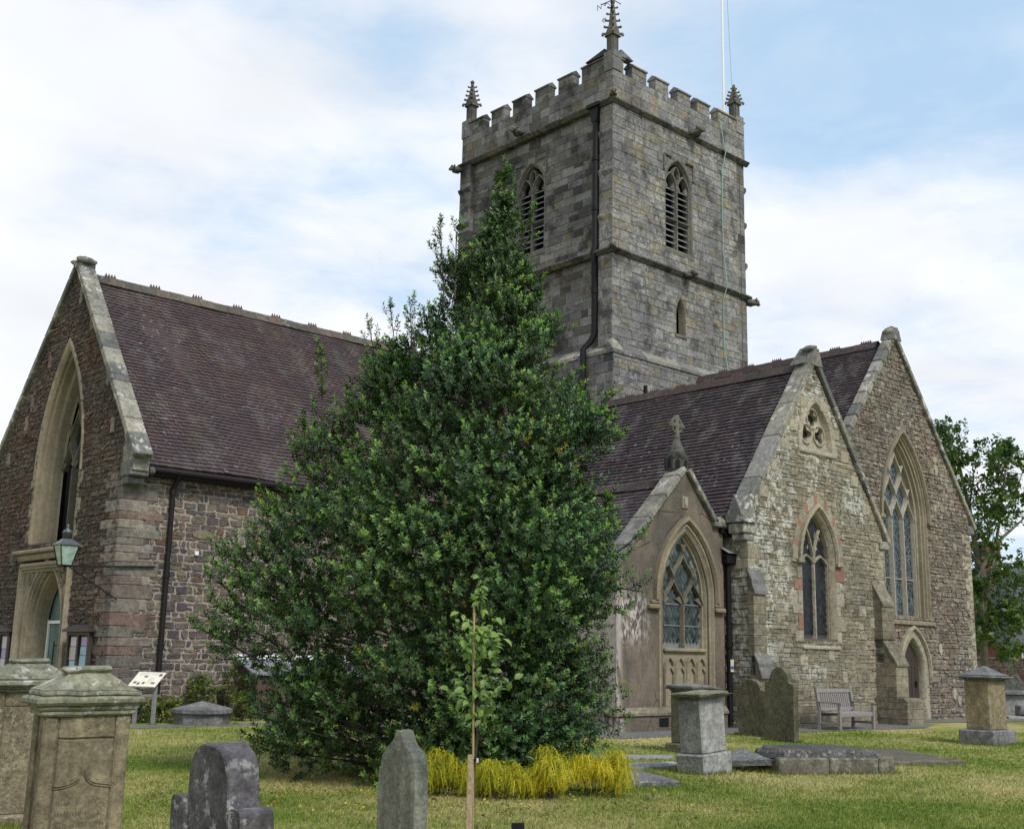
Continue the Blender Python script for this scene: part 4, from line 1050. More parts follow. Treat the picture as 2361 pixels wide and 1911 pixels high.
# ---------------------------------------------------------------- transept
QY, QC, QH, QA = 18.2, 33.12, 4.36, 11.72
qz = lambda x: QA-1.22*abs(x-QC)
mb = MB(); P = PS(QY)
Tn = (33.3, 1.22, 6.05, 2.5, 3.05); Dn = (33.42, .62, 1.35, 1.05, -.1)
wall(mb, P, [(QC-QH, -.1), (QC+QH+.02, -.1), (QC+QH, qz(QC+QH)), (QC, QA), (QC-QH, qz(QC-QH))], [arch_path(*Tn, .12, 12), arch_path(*Dn, .12, 10)], (.07, .19), (.10, .40), .007, .020, .016, .035, random.Random(91), 0, 1, .03, .9)
for k in range(34):
    x, z = rg.uniform(31.8, 37.2), rg.uniform(.5, 9)
    if z > qz(x)-.5 or (abs(x-33.4) < 1.7 and z < 8.9): continue
    w, h = rg.uniform(.1, .2), rg.uniform(.1, .2)
    mb.prism([Vector((x+w*math.cos(t), QY-.05, z+h*math.sin(t))) for t in [math.pi/8+i*math.pi/4 for i in range(8)]], (0, .06, 0), 2)
quoins(mb, QC+QH+.02, QY, -1, 1, -.1, 5.9, 2, random.Random(93), .5, .26, .3, .5, .03)
part(mb, 'transept_wall', [M_MORTB, M_TRAN, M_DRESS], label='tall transept gable of reddish brown rubble')
mb = MB(); wall(mb, PW(QC-QH), [(QY, 4), (TY, 4), (TY, qz(QC-QH)), (QY, qz(QC-QH))], [], (.2, .3), (.3, .6), .014, .01, .012, .03, rg, 0, 1); wall(mb, PE(QC+QH), [(QY, -.1), (TY+6, -.1), (TY+6, 6), (QY, 6)], [], (.2, .3), (.3, .6), .014, .01, .012, .03, rg, 0, 1)
part(mb, 'transept_side_walls', [M_MORTB, M_TRAN])
mb = MB()
coping(mb, P, (QC-QH-.3, qz(QC-QH-.3)+.02), (QC-.03, QA), .10, -.26, .2, .52, 0, random.Random(94), bev=.035)
coping(mb, P, (QC+QH+.3, qz(QC+QH+.3)+.02), (QC+.03, QA), .13, -.3, .15, .62, 0, random.Random(95))
mb.prism([(QC-.3, QY-.14, QA+.02), (QC+.3, QY-.14, QA+.02), (QC+.13, QY-.14, QA+.36), (QC-.13, QY-.14, QA+.36)], (0, .42, 0))
mb.blob((QC, QY+.06, QA+.38), (.2, .24, .1), 0, 2)
for sg in (-1, 1): mb.blob((QC+sg*.17, QY+.05, QA+.3), (.09, .2, .09), 0, 3)
mb.box(QC+QH-.15, QY-.08, 5.9, QC+QH+.3, QY+.5, 6.2, 0, .03)
part(mb, 'transept_coping', [M_COPE])
mb = MB(); fn = lambda o: arch_path(*Tn, o, 14)
sweep(mb, P, fn, [(.16, .0), (.15, .03), (.1, .03), (.07, -.03), (.02, -.03), (0, -.10), (-.06, -.10), (-.08, -.2), (-.14, -.22), (-.16, -.34), (-.2, -.36)], 0)
hood(mb, P, Tn[0], Tn[1], Tn[2], Tn[3], .14, .28, .12, True)
mb.prism([(Tn[0]-1.5, QY-.1, 2.82), (Tn[0]-1.5, QY+.4, 2.82), (Tn[0]-1.5, QY+.4, 3.12), (Tn[0]-1.5, QY-.1, 2.9)], (3.0, 0, 0))
tw = part(mb, 'transept_window', [M_CREAM], label='tall three light window with net tracery')
mb = MB(); a3 = 1.04; lw3 = 2*a3/3; Pq = PS(QY+.32)
for i in (1, 2): bar(mb, Pq, [(Tn[0]-a3+lw3*i, Tn[4]), (Tn[0]-a3+lw3*i, 6.05)], .10, -.08, .1)
retic(mb, Pq, Tn[0], a3, 6.05, 2.28, Tn[4], 3, .72, .085, -.08, .09)
for sg in (-1, 1): bar(mb, Pq, [(Tn[0]+sg*a3, Tn[4]), (Tn[0]+sg*a3, 6.05)], .07, -.08, .08)
for i in range(3): mb.box(Tn[0]-a3+lw3*i+.05, QY+.33, 4.2, Tn[0]-a3+lw3*(i+1)-.05, QY+.35, 4.23)
part(mb, 'tracery', [plain('pale_painted_tracery', (.33, .30, .25), .8, var=.2)], tw)
mb = MB(); panel(mb, Pq, arch_path(Tn[0], 1.12, 6.05, 2.4, Tn[4], 0, 12), -.05); part(mb, 'stained_glazing', [M_STAIN], tw)
mb = MB()
sweep(mb, P, lambda o: arch_path(*Dn, o, 10), [(.24, .0), (.23, .04), (.04, .04), (0, .0), (-.03, -.06), (-.05, -.17)], 0, [(2, 0)])
hood(mb, P, Dn[0], Dn[1], Dn[2], Dn[3], .24, .36, .13, False, 0, .25)
td = part(mb, 'transept_doorway', [M_DRESS])
mb = MB(); panel(mb, P, arch_path(Dn[0], .58, Dn[2], Dn[3]-.03, -.1, 0, 9), -.15)
for i in range(5): mb.box(32.9+i*.21, QY+.125, .0, 33.09+i*.21, QY+.145, 1.6, 0, .008)
dr = part(mb, 'door', [M_WOOD], td)
mb = MB(); mb.tube([(33.75, QY+.09, .95), (33.75, QY+.09, 1.15)], .018, 8); mb.box(33.70, QY+.11, .98, 33.8, QY+.128, 1.12); part(mb, 'door_handle', [M_IRON], dr) if False else part(mb, 'door_handle', [M_IRON], td)
mb = MB(); sl = 1.22; k = math.hypot(1, sl); ex = QC-4.3; rz2 = QA+.0
s_ = Vector((1/k, 0, sl/k)); n_ = Vector((-sl/k, 0, 1/k)); e3 = rz2-sl*4.3
tiles(mb, (ex, TY+.1, e3), (0, -1, 0), s_, n_, TY+.1-18.47, math.hypot(4.3, 4.3*sl), .135, .19, 0, random.Random(97), .042, .015)
mb.quad((ex, 18.7, e3-.03), (ex, TY+.1, e3-.03), (QC, TY+.1, rz2-.03), (QC, 18.7, rz2-.03)); mb.quad((QC+4.6, 18.7, rz2-sl*4.6), (QC+4.6, TY+.1, rz2-sl*4.6), (QC, TY+.1, rz2-.03), (QC, 18.7, rz2-.03))
tr = part(mb, 'transept_roof', [M_TILE2])
mb = MB(); ridge(mb, (QC, 18.7, rz2+.02), (QC, TY+.1, rz2+.02), seg=.44, hang=.3); part(mb, 'ridge_tiles', [M_RIDGE2], tr)
for i in range(6):
    mb = MB(); crest(mb, (QC, 18.95+i*1.15, rz2+.08), (0, 1, 0), 5, .08, .08); part(mb, 'ridge_crest', [M_CREST], tr)

# ---------------------------------------------------------------- rendered vestry
VX0, VX1, VY = 19.95, 23.95, 18.1
Vn = (22.45, .84, 3.1, 1.55, .55)
mb = MB(); P = PS(VY)
ol = [(VX0, -.1), (VX1, -.1), (VX1, 4.95), (23.55, 4.98), (22.45, 6.2), (VX0, 3.72)]
polys = [[Vector((u, z, 0)) for u, z in ol], [Vector((u, z, 0)) for u, z in arch_path(*Vn, .03, 10)]]
tri = tessellate_polygon(polys); flat = [q for p_ in polys for q in p_]
mb.add([P(q.x, q.y) for q in flat], [tuple(t) for t in tri], 0)
mb.quad((VX0, VY, -.1), (VX0, 26.4, -.1), (VX0, 26.4, 3.7), (VX0, VY, 3.7), 0); mb.quad((VX1, VY, -.1), (VX1, 26.4, -.1), (VX1, 26.4, 4.95), (VX1, VY, 4.95), 0)
part(mb, 'vestry_wall', [M_RENDER], label='small gable in brown roughcast with white salt marks')
mb = MB()
mb.prism([(VX0-.1, VY-.11, .36), (VX0-.1, VY-.11, .42), (VX0-.1, VY, .54), (VX0-.1, VY+.1, .54), (VX0-.1, VY+.1, .36)], (VX1-VX0+.1, 0, 0), 0)
mb.prism([(VX0-.11, VY-.1, .36), (VX0-.11, VY-.1, .42), (VX0, VY-.1, .54), (VX0+.1, VY-.1, .54), (VX0+.1, VY-.1, .36)], (0, 8, 0), 0)
mb.box(VX0-.06, VY-.07, -.1, VX1, VY+.05, .36, 1)
mb.box(VX0-.06, VY+.05, -.1, VX0, 26, .36, 1)
part(mb, 'vestry_plinth', [M_DRESSB, M_RENDER])
mb = MB(); mb.box(21.35, VY-.078, .1, 21.68, VY-.068, .3, 0)
for i in range(4): mb.box(21.35, VY-.09, .12+i*.05, 21.68, VY-.076, .135+i*.05, 1)
part(mb, 'air_vent', [M_VOID, M_IRON])
mb = MB()
coping(mb, P, (VX0-.22, 3.72-.22*.99+.0), (22.42, 6.22), .12, -.42, .14, .85, 0, random.Random(101)); coping(mb, P, (23.62, 4.93), (22.48, 6.2), .12, -.42, .13, .9, 0, random.Random(102))
mb.box(23.5, VY-.14, 4.92, 24.02, VY+.4, 5.06, 0, .03); mb.prism([(23.5, VY-.12, 5.06), (24.0, VY-.12, 5.06), (23.72, VY-.12, 5.2)], (0, .5, 0))
part(mb, 'vestry_coping', [M_COPE])
mb = MB(); c0 = Vector((22.43, VY+.24, 0))
mb.lathe(c0, [(.14, 6.0), (.30, 6.28), (.31, 6.5), (.33, 6.55), (.33, 6.62), (.22, 6.66)], 8, 0, math.pi/8)
for i in range(8):
    an = i*math.pi/4; d = Vector((math.cos(an), math.sin(an), 0)); t = Vector((-d.y, d.x, 0)); b = c0+d*.288
    mb.prism([b+t*-.055+Vector((0, 0, 6.3)), b+t*.055+Vector((0, 0, 6.3)), b+t*.055+Vector((0, 0, 6.44)), b+Vector((0, 0, 6.51)), b+t*-.055+Vector((0, 0, 6.44))], d*.012, 1)
mb.lathe(c0, [(.21, 6.64), (.21, 6.72), (.17, 6.75), (.19, 6.8), (.155, 6.84), (.10, 7.0), (.085, 7.06), (.11, 7.09), (.085, 7.12)], 12, 0, 0, True)
part(mb, 'finial_base', [M_DARKST, M_VOID])
mb = MB(); yc = c0.y
mb.box(c0.x-.065, yc-.06, 7.1, c0.x+.065, yc+.06, 7.66, 0, .02); mb.box(c0.x-.27, yc-.055, 7.33, c0.x+.27, yc+.055, 7.46, 0, .02)
mb.tube([Vector((c0.x+.19*math.cos(t), yc, 7.395+.19*math.sin(t))) for t in [i*math.pi/10 for i in range(21)]], .042, 8)
part(mb, 'wheel_cross', [M_PINN])
mb = MB()
sweep(mb, P, lambda o: arch_path(Vn[0], Vn[1], Vn[2], Vn[3], .5, o, 14), [(.22, .0), (.21, .05), (.17, .05), (.13, .0), (.10, .03), (.06, .0), (.04, -.05), (.0, -.05), (-.03, -.12), (-.07, -.12), (-.09, -.22)], 0)
hood(mb, P, Vn[0], Vn[1], Vn[2], Vn[3], .24, .38, .13, False, 0, .1)
for sg in (-1, 1): mb.box(min(Vn[0]+sg*1.06, Vn[0]+sg*1.45), VY-.13, 2.78, max(Vn[0]+sg*1.06, Vn[0]+sg*1.45), VY+.02, 2.9, 0, .03); mb.box(min(Vn[0]+sg*1.06, Vn[0]+sg*1.32), VY-.1, 2.9, max(Vn[0]+sg*1.06, Vn[0]+sg*1.32), VY+.02, 3.0, 0, .03)
mb.box(Vn[0]-.8, VY-.02, 1.8, Vn[0]+.8, VY+.24, 1.9, 0, .03)
mb.box(Vn[0]-.84, VY+.06, .4, Vn[0]+.84, VY+.2, 1.8, 0)
for i in range(4):
    c = Vn[0]-.6+i*.4
    bar(mb, PS(VY+.06), arch_path(c, .17, 1.38, .3, .5, 0, 6), .06, 0, .06)
    for sg in (-1, 1): mb.prism([(c+sg*.16, VY+.05, 1.3), (c+sg*.16, VY+.05, 1.5), (c+sg*.06, VY+.05, 1.42)], (0, -.04, 0))
vw = part(mb, 'vestry_window', [M_CREAM], label='two light window with blind arcade below its sill')
mb = MB(); av = .74; Pv = PS(VY+.16)
bar(mb, Pv, [(Vn[0], 1.9), (Vn[0], 2.95)], .12, -.06, .1)
retic(mb, Pv, Vn[0], av, 2.95, 1.62, 1.9, 2, .62, .06, -.06, .1, 3)
for sg in (-1, 1):
    for s2, zz_ in ((-1, 3.0), (1, 3.0)):
        c = Vn[0]+sg*av/2; mb.prism([Pv(c+s2*av*.5, zz_-.08, 0), Pv(c+s2*av*.44, zz_+.18, 0), Pv(c+s2*av*.17, zz_+.06, 0)], (0, -.06, 0))
part(mb, 'tracery', [M_TRACE], vw)
mb = MB(); okv = lambda u, z: in_arch(u, z, Vn[0], av+.02, 2.95, 1.66, 1.92)
diamonds(mb, Pv, okv, 21.7, 23.3, 1.9, 4.7, .125, .20, 0, random.Random(6), .01, .10, 0)
panel(mb, Pv, arch_path(Vn[0], .8, 2.95, 1.7, 1.88, 0, 10), -.03, 1)
for sg in (-1, 1):
    c = Vn[0]+sg*av/2
    for z in (2.42, 2.93): mb.box(c-av/2+.07, VY+.14, z, c+av/2-.06, VY+.155, z+.025, 1)
part(mb, 'leaded_glazing', [M_GLASS, M_CAME], vw)
mb = MB(); mb.box(22.33, VY-.03, 5.28, 22.55, VY+.02, 5.58, 0, .01); mb.prism([(22.37, VY-.05, 5.54), (22.51, VY-.05, 5.54), (22.51, VY-.05, 5.4), (22.44, VY-.05, 5.32), (22.37, VY-.05, 5.4)], (0, .03, 0), 0)
part(mb, 'shield_plaque', [M_DRESS])
mb = MB(); k = math.hypot(1, .99); s_ = Vector((1/k, 0, .99/k)); n_ = Vector((-.99/k, 0, 1/k)); ex = 19.7; ez4 = 5.95-.99*(22.45-ex)
tiles(mb, (ex, 24.5, ez4), (0, -1, 0), s_, n_, 24.5-18.5, math.hypot(22.45-ex, .99*(22.45-ex)), .135, .19, 0, random.Random(103), .03, .01)
mb.quad((ex, 18.45, ez4-.03), (ex, 26, ez4-.03), (22.45, 26, 5.92), (22.45, 18.45, 5.92)); mb.quad((24.0, 18.45, 4.6), (24.0, 26, 4.6), (22.45, 26, 5.92), (22.45, 18.45, 5.92))
vr = part(mb, 'vestry_roof', [M_TILE2])
mb = MB(); ridge(mb, (22.45, 18.5, 5.97), (22.45, 25, 5.97), hang=.25, slope=1.0); part(mb, 'ridge_tiles', [M_RIDGE2], vr)
# ================================================================== GROUND
def at(x, y, d):      # photograph pixel (2145 wide) at depth d -> world point; used to read off where things stand
    q = fw + rr*((x-1072.5)/2431.44) - uu*((y-868)/2431.44)
    return Vector((0, 0, CAMZ)) + q*d
def grass_ground():
    s = NT('mown_lawn')
    a = s.noise(.35, 5, .6, off=4); b = s.noise(3, 6, .7, off=2); f = s.noise(60, 3, .7, sc=(1, 1, 1))
    c = s.ramp(s.math('ADD', s.math('MULTIPLY', a, .65), s.math('MULTIPLY', b, .35)), [(.40, (.135, .175, .035)), (.46, (.20, .225, .055)), (.53, (.29, .275, .10)), (.60, (.41, .35, .165))])
    vm = s.n('ShaderNodeVectorMath', operation='SCALE'); s.l(c, vm.inputs[0]); s.l(s.math('MULTIPLY_ADD', f, .9, .5), vm.inputs['Scale'])
    return s.fin(vm.outputs[0], .95, s.math('ADD', s.math('MULTIPLY', b, 2.0), f), .02, .7, .1)
mb = MB(); mb.quad((-150, -150, 0), (450, -150, 0), (450, 450, 0), (-150, 450, 0)); mb.build('ground', grass_ground(), None, None, None, 'structure')
mb = MB()
def sheet(pts, z): mb.add([Vector((x, y, z)) for x, y in pts], [tuple(range(len(pts)))], 0)
sheet([(18.6, 16.75), (24.0, 16.35), (29.4, 15.75), (31.5, 16.6), (31.6, 18.2), (18.2, 18.2)], .012)
sheet([(34.0, 16.4), (37.2, 16.2), (38.5, 17.6), (33, 18.2), (32.2, 17.4)], .012)
sheet([(9.4, 23.55), (15.6, 23.25), (18.6, 18.4), (19.9, 18.3), (19.5, 20.2), (16.4, 24.05), (10.6, 24.4), (10.6, 31.8), (11.75, 32), (11.75, 34), (8.6, 34), (8.8, 25)], .008)
mb.build('path', stone('worn_tarmac', [(.12, .115, .11), (.15, .145, .14), (.10, .097, .095)], islands=False, bs=.4), None, None, None, 'structure')

# ================================================================== TOMBS AND HEADSTONES
def local(name, label, cat, loc, rotz=0, group=None, tilt=(0, 0)):
    o = thing(name, label, cat, loc, group, None, rotz); o.rotation_euler = (tilt[0], tilt[1], rotz); o['_local'] = 1; return o
def stone_c(name, base, **k):
    d = dict(lichen=.5, dark=.5, bs=.6, bd=.02, mott=.55, lsh=.02); d.update(k); d['bd'] = .03; d['bs'] = .8
    return stone(name, [mul(base, .85), base, mul(base, 1.15)], islands=False, **d)
M_T1 = stone_c('tomb_buff_sandstone', (.165, .138, .092), lichen=.7, lcol=(.31, .30, .21), dcol=(.10, .085, .06), lsc=28, streak=.25)
M_T1L = stone_c('tomb_lid_lichen', (.185, .185, .135), lichen=.9, lcol=(.47, .46, .43), dark=.6, dcol=(.07, .07, .05), lsc=9)
M_GREYT = stone_c('grey_limestone', (.28, .28, .27), lichen=.35, dcol=(.13, .13, .12), streak=.4)
M_OLIVE = stone_c('olive_stained_stone', (.125, .115, .075), lichen=.4, lcol=(.24, .23, .16), dcol=(.035, .032, .022), streak=.5)
M_PURP = stone_c('purple_grey_sandstone', (.105, .098, .105), lichen=.8, lcol=(.36, .36, .35), dark=.8, dcol=(.032, .028, .027), streak=.6, lsc=5)
M_GRN = stone_c('greenish_grey_stone', (.235, .24, .195), lichen=.45, lcol=(.33, .34, .30), dcol=(.07, .065, .05), streak=.6)
M_BROWNT = stone_c('brown_sandstone_tomb', (.20, .165, .10), lichen=.2, dark=.3, dcol=(.1, .085, .055))
M_SLATE = stone_c('dark_slate_grey_stone', (.155, .155, .155), lichen=.5, lcol=(.42, .42, .41), dcol=(.05, .05, .05), lsc=12)
def lid_frustum(mb, wx, wy, z0, z1, tx, ty, m=0, curve=.0):
    n = 4; prev = None
    for i in range(n+1):
        t = i/n; k = t**(1+curve); hx = wx/2+(tx/2-wx/2)*t**(1/(1+curve)) if curve else wx/2+(tx/2-wx/2)*t; hy = wy/2+(ty/2-wy/2)*(t**(1/(1+curve)) if curve else t); z = z0+(z1-z0)*t
        q = [Vector((-hx, -hy, z)), Vector((hx, -hy, z)), Vector((hx, hy, z)), Vector((-hx, hy, z)), Vector((-hx, -hy, z))]
        if prev: mb.strip([prev, q], m)
        prev = q
    mb.add(prev[:4], [(0, 1, 2, 3)], m)
def pedestal_tomb(label, loc, rot, wx, wy, hb, over, lid, pyr, cap, mats, plinth=None, tilt=(0, 0), framed=True, group='pedestal tombs in the churchyard', capw=(.34, .3), inscr=False):
    t = local('pedestal_tomb', label, 'tomb', loc, rot, group, tilt)
    mb = MB(); z0 = plinth[1] if plinth else -.3
    if framed:
        cw = .085
        mb.box(-wx/2+.02, -wy/2+.02, z0, wx/2-.02, wy/2-.02, hb, 0)
        for sx in (-1, 1):
            for sy in (-1, 1): mb.box(sx*wx/2, sy*wy/2, z0, sx*(wx/2-cw), sy*(wy/2-min(cw, wy*.3)), hb, 0, .012)
        mb.box(-wx/2+cw+.005, -wy/2+.006, hb-.13, wx/2-cw-.005, -wy/2+.05, hb-.004, 0, .006)
        mb.box(-wx/2+cw+.005, -wy/2+.010, z0, wx/2-cw-.005, -wy/2+.05, hb-.138, 0, .006)
    else:
        mb.box(-wx/2, -wy/2, z0, wx/2, wy/2, hb, 0, .02)
    if inscr:
        yf = -wy/2+.006
        for sg in (-1, 1):     # twin arched borders of the inscription
            for dr in (0, .014):
                mb.tube([(sg*(.012+.155*(1-math.cos(t_))), yf, hb-.33-.085*math.sin(t_)+dr) for t_ in [i*math.pi/20 for i in range(11)]], .0035, 5)
        rgi = random.Random(4)
        for row in range(5):       # worn lines of lettering, no longer legible
            z = hb-.50-row*.062; x = -.14
            while x < .14:
                w = rgi.uniform(.006, .014)
                if rgi.random() < .55: mb.box(x, yf-.001, z, x+w*.5, yf+.004, z+rgi.uniform(.014, .028), 1)
                x += w+.007
    b = mb.build('body', [mats[0], plain('worn_cut_letters', (.10, .085, .06), .95)], t)
    mb = MB()
    mb.box(-wx/2-.02, -wy/2-.02, hb, wx/2+.02, wy/2+.02, hb+.03, 0, .01); mb.box(-wx/2-over*.55, -wy/2-over*.55, hb+.03, wx/2+over*.55, wy/2+over*.55, hb+.055, 0, .012)
    mb.box(-wx/2-over, -wy/2-over, hb+.055, wx/2+over, wy/2+over, hb+lid, 0, .015)
    mb.box(-wx/2-over*.5, -wy/2-over*.5, hb+lid, wx/2+over*.5, wy/2+over*.5, hb+lid+.035, 0, .01)
    l = mb.build('lid', [mats[1]], t)
    mb = MB(); zb = hb+lid+.035
    lid_frustum(mb, wx+over*.9, wy+over*.9, zb, zb+pyr, capw[0] if cap else .04, capw[1] if cap else .04, 0, .25)
    if cap: mb.box(-capw[0]/2-.02, -capw[1]/2-.02, zb+pyr, capw[0]/2+.02, capw[1]/2+.02, zb+pyr+cap, 0, .02)
    mb.build('pyramid_top', [mats[1] if len(mats) < 3 else mats[2]], t)
    if plinth:
        mb = MB(); mb.box(-wx/2-plinth[0], -wy/2-plinth[0], -.25, wx/2+plinth[0], wy/2+plinth[0], plinth[1], 0, .025); mb.build('plinth', [mats[-1] if len(mats) > 3 else mats[0]], t)
    return t
pedestal_tomb('buff pedestal tomb nearest the camera, pyramid lid crusted with lichen', (2.97, 6.97, 0), R(-6), .50, .24, 1.255, .062, .105, .10, .035, (M_T1, M_T1L), None, (0, 0), True, capw=(.22, .12), inscr=True)
pedestal_tomb('buff pedestal tomb cut off by the left edge of the photo', (4.42, 11.74, 0), R(-6), .66, .5, 1.21, .1, .11, .12, .04, (M_T1, M_T1L), (.07, .1), (0, 0), True, capw=(.28, .24))
pedestal_tomb('pale grey leaning pedestal tomb with broken flat lid', (14.3, 11.2, 0), R(2), .60, .42, 1.08, .12, .055, .035, 0, (M_GREYT, M_T1L), (.05, .3), (R(-1.5), R(-3)), False)
pedestal_tomb('olive pedestal tomb half hidden behind the pale grey one', (17.23, 13.79, 0), R(-2), .55, .52, 1.08, .13, .06, .04, 0, (M_OLIVE, M_SLATE), (.08, .16), (0, 0), False)
pedestal_tomb('brown pedestal tomb on dark plinth with slate pyramid top, at right', (25.0, 11.97, 0), R(0), .78, .54, 1.33, .14, .09, .18, 0, (M_BROWNT, M_SLATE, M_SLATE, M_SLATE), (.13, .31), (0, 0), False)
# low eight-sided tomb
t = local('octagonal_tomb', 'low grey eight sided tomb with shallow pyramid lid by nave wall', 'tomb', (13.1, 24.35, 0))
mb = MB(); mb.lathe((0, 0, 0), [(.60, -.1), (.60, .23)], 8, 0, math.pi/8); mb.build('base', [M_SLATE], t)
mb = MB(); mb.lathe((0, 0, 0), [(.62, .235), (.68, .25), (.68, .33), (.62, .35), (.02, .50)], 8, 0, math.pi/8); mb.build('lid', [M_SLATE], t)
# headstones: faces look west
def headstone(label, loc, w, th, prof, mat, tilt=(0, 0), rot=0):
    """prof: (fraction of half width, z) from the base up to the middle of the top; face lies in the local YZ plane"""
    mb = MB(); pts = [(y*w/2, z) for y, z in prof]; full = pts+[(-y, z) for y, z in reversed(pts) if abs(y) > 1e-5]
    n = len(full); c = .012; vs = []
    cy = 0; cz_ = sum(p[1] for p in full)/n
    for x, k in ((-th/2, c), (-th/2+c, 0), (th/2-c, 0), (th/2, c)):
        for y, z in full:
            dy, dz = cy-y, cz_-z; L = math.hypot(dy, dz); vs.append(Vector((x, y+dy/L*k, z+dz/L*k)))
    fs = [(i*n+k, i*n+(k+1) % n, (i+1)*n+(k+1) % n, (i+1)*n+k) for i in range(3) for k in range(n)]
    mb.add(vs, fs, 0)
    for base, x in ((0, -th/2), (3*n, th/2)):
        tri = tessellate_polygon([[Vector((v.y, v.z, 0)) for v in vs[base:base+n]]]); mb.add(vs[base:base+n], [tuple(q) for q in tri], 0)
    o = mb.build('headstone', [mat]); o.location = loc; o.rotation_euler = (tilt[0], tilt[1], rot)
    return tag(o, label, 'headstone', 'headstones in the churchyard')
arc = lambda r0, z0, r1, z1, n=8: [(r0+(r1-r0)*(1-math.cos(t)), z0+(z1-z0)*math.sin(t)) for t in [i*math.pi/2/n for i in range(n+1)]]
hC_ = headstone('dark purple grey shouldered headstone with pale lichen spot, nearest one at bottom', (4.36, 7.66, 0), .66, .25,
    [(1.12, -.3), (1.08, .2), (1.0, .55), (.97, .64)]+[(.95*math.cos(t)**.75, .66+.34*math.sin(t)**.85) for t in [.05+i*1.4/9 for i in range(10)]], M_PURP, (0, R(-2)), R(-3))
def roll_block(y, w, z, th, x):      # thick rolled shoulder of the same stone
    mb = MB(); n = 10; pr = [(-w/2-.03, -.3), (-w/2-.02, .25), (-w/2, z-w*.45)]+[(-w/2*math.copysign(abs(math.cos(t))**.6, math.cos(t)), z-w*.45+w*.45*math.sin(t)**.55) for t in [math.pi*i/n for i in range(1, n)]]+[(w/2, z-w*.45), (w/2+.02, .25), (w/2+.03, -.3)]
    mb.prism([(x-th/2, y+q, zz) for q, zz in pr], (th, 0, 0)); return mb
bmj = bmesh.new(); bmj.from_mesh(hC_.data)
for args in ((.41, .20, .62, .26, -.03), (-.42, .17, .60, .25, -.0)):
    q = roll_block(*args); vs_ = [bmj.verts.new(v) for v in q.v]
    for f in q.f: bmj.faces.new([vs_[i] for i in f])
bmj.to_mesh(hC_.data); bmj.free()
headstone('greenish headstone with pointed ogee top beside the sapling', (6.47, 8.36, 0), .56, .14,
    [(1, -.3), (1, .66), (.94, .67), (.94, .72), (.86, .78), (.68, .83), (.45, .87), (.30, .905), (.20, .95), (.13, .985), (.0, .99)], M_GRN, (0, 0), R(-2))
headstone('shorter olive round topped headstone of the leaning pair', (22.1, 15.9, 0), .92, .12,
    [(1, -.3), (1, .96), (.9, 1.0), (.74, 1.0), (.70, 1.03)]+[(.68*math.cos(t), 1.03+.22*math.sin(t)) for t in [i*math.pi/2/8 for i in range(9)]], M_OLIVE, (R(-1), R(-3)), R(-10))
headstone('taller dark headstone with rounded top and shoulders, right of the leaning pair', (21.25, 14.62, 0), .80, .15,
    [(.97, -.3), (1, 1.15), (.97, 1.2), (.74, 1.21), (.66, 1.24)]+[(.64*math.cos(t), 1.25+.28*math.sin(t)) for t in [i*math.pi/2/8 for i in range(9)]], M_OLIVE, (R(3.5), R(-3)), R(-6))
p0 = at(2128, 1462, 47); headstone('small round topped grey headstone beyond the chest tomb at far right', (p0.x, p0.y, 0), .8, .12,
    [(1, -.1), (1, .9), (.7, 1.0), (.6, 1.05)]+[(.55*math.cos(t), 1.05+.25*math.sin(t)) for t in [i*math.pi/2/6 for i in range(7)]], M_SLATE, (0, 0), R(20))
# low chest tomb and ledger slabs
ch = local('chest_tomb', 'low dark broken chest tomb lying on the lawn', 'tomb', (16.22, 10.52, 0), R(-27))
mb = MB(); rgc = random.Random(3)
for a, b, h in ((-.98, -.15, .24), (-.14, .70, .235), (.71, .98, .25)): mb.box(a, -.62, -.1, b, -.44, h, 0, .02)
mb.box(.80, -.44, -.1, .97, .7, .22, 0, .02); mb.box(-.98, -.43, -.1, -.84, .2, .2, 0, .02); mb.box(-.98, .5, -.1, .8, .66, .22, 0, .02)
mb.build('side_slabs', [stone_c('chest_side_stone', (.125, .117, .092), lichen=.5, lcol=(.3, .3, .24), dcol=(.05, .047, .038), streak=.5)], ch)
mb = MB()
top = [(-.86, -.52), (.78, -.56), (.86, .55), (.2, .68), (-.72, .66), (-.98, .1)]
for z0, z1, k in ((.22, .30, 1.0), (.30, .345, .88)):
    bot = [Vector((x*k*1.02, y*k*1.02, z0)) for x, y in top]; tp = [Vector((x*k*.97, y*k*.97, z1)) for x, y in top]
    mb.strip([bot+bot[:1], tp+tp[:1]]); mb.add(tp, [tuple(range(len(tp)))])
mb.build('lid', [stone_c('dark_lichened_lid', (.085, .083, .075), lichen=.5, lcol=(.42, .42, .42), lsc=17, dcol=(.03, .03, .028))], ch)
mb = MB(); q = [Vector((-1.72, .25, .03)), Vector((-1.02, -.45, .12)), Vector((-.98, .55, .20)), Vector((-1.5, .95, .05))]; mb.prism(q, (0, 0, .09)); mb.build('fallen_corner_slab', [M_SLATE], ch)
def ledger(label, pts, z, th, mat=None):
    mb = MB(); c = sum((Vector((x, y, 0)) for x, y in pts), Vector())/len(pts)
    lo = [Vector((x-c.x, y-c.y, -.1)) for x, y in pts]; hi = [Vector(((x-c.x)*.985, (y-c.y)*.985, th)) for x, y in pts]; hj = [Vector((v.x, v.y, th-.015)) for v in lo]
    mb.strip([lo+lo[:1], hj+hj[:1], hi+hi[:1]]); mb.add(hi, [tuple(range(len(hi)))])
    o = mb.build('ledger_slab', [mat or M_SLATE]); o.location = (c.x, c.y, z); tag(o, label, 'ledger stone', 'flat ledger stones in the grass')
ledger('flat grey ledger slab in front of the golden shrubs', [(11.15, 11.15), (12.5, 10.2), (13.25, 11.5), (12.3, 12.4)], 0, .07)
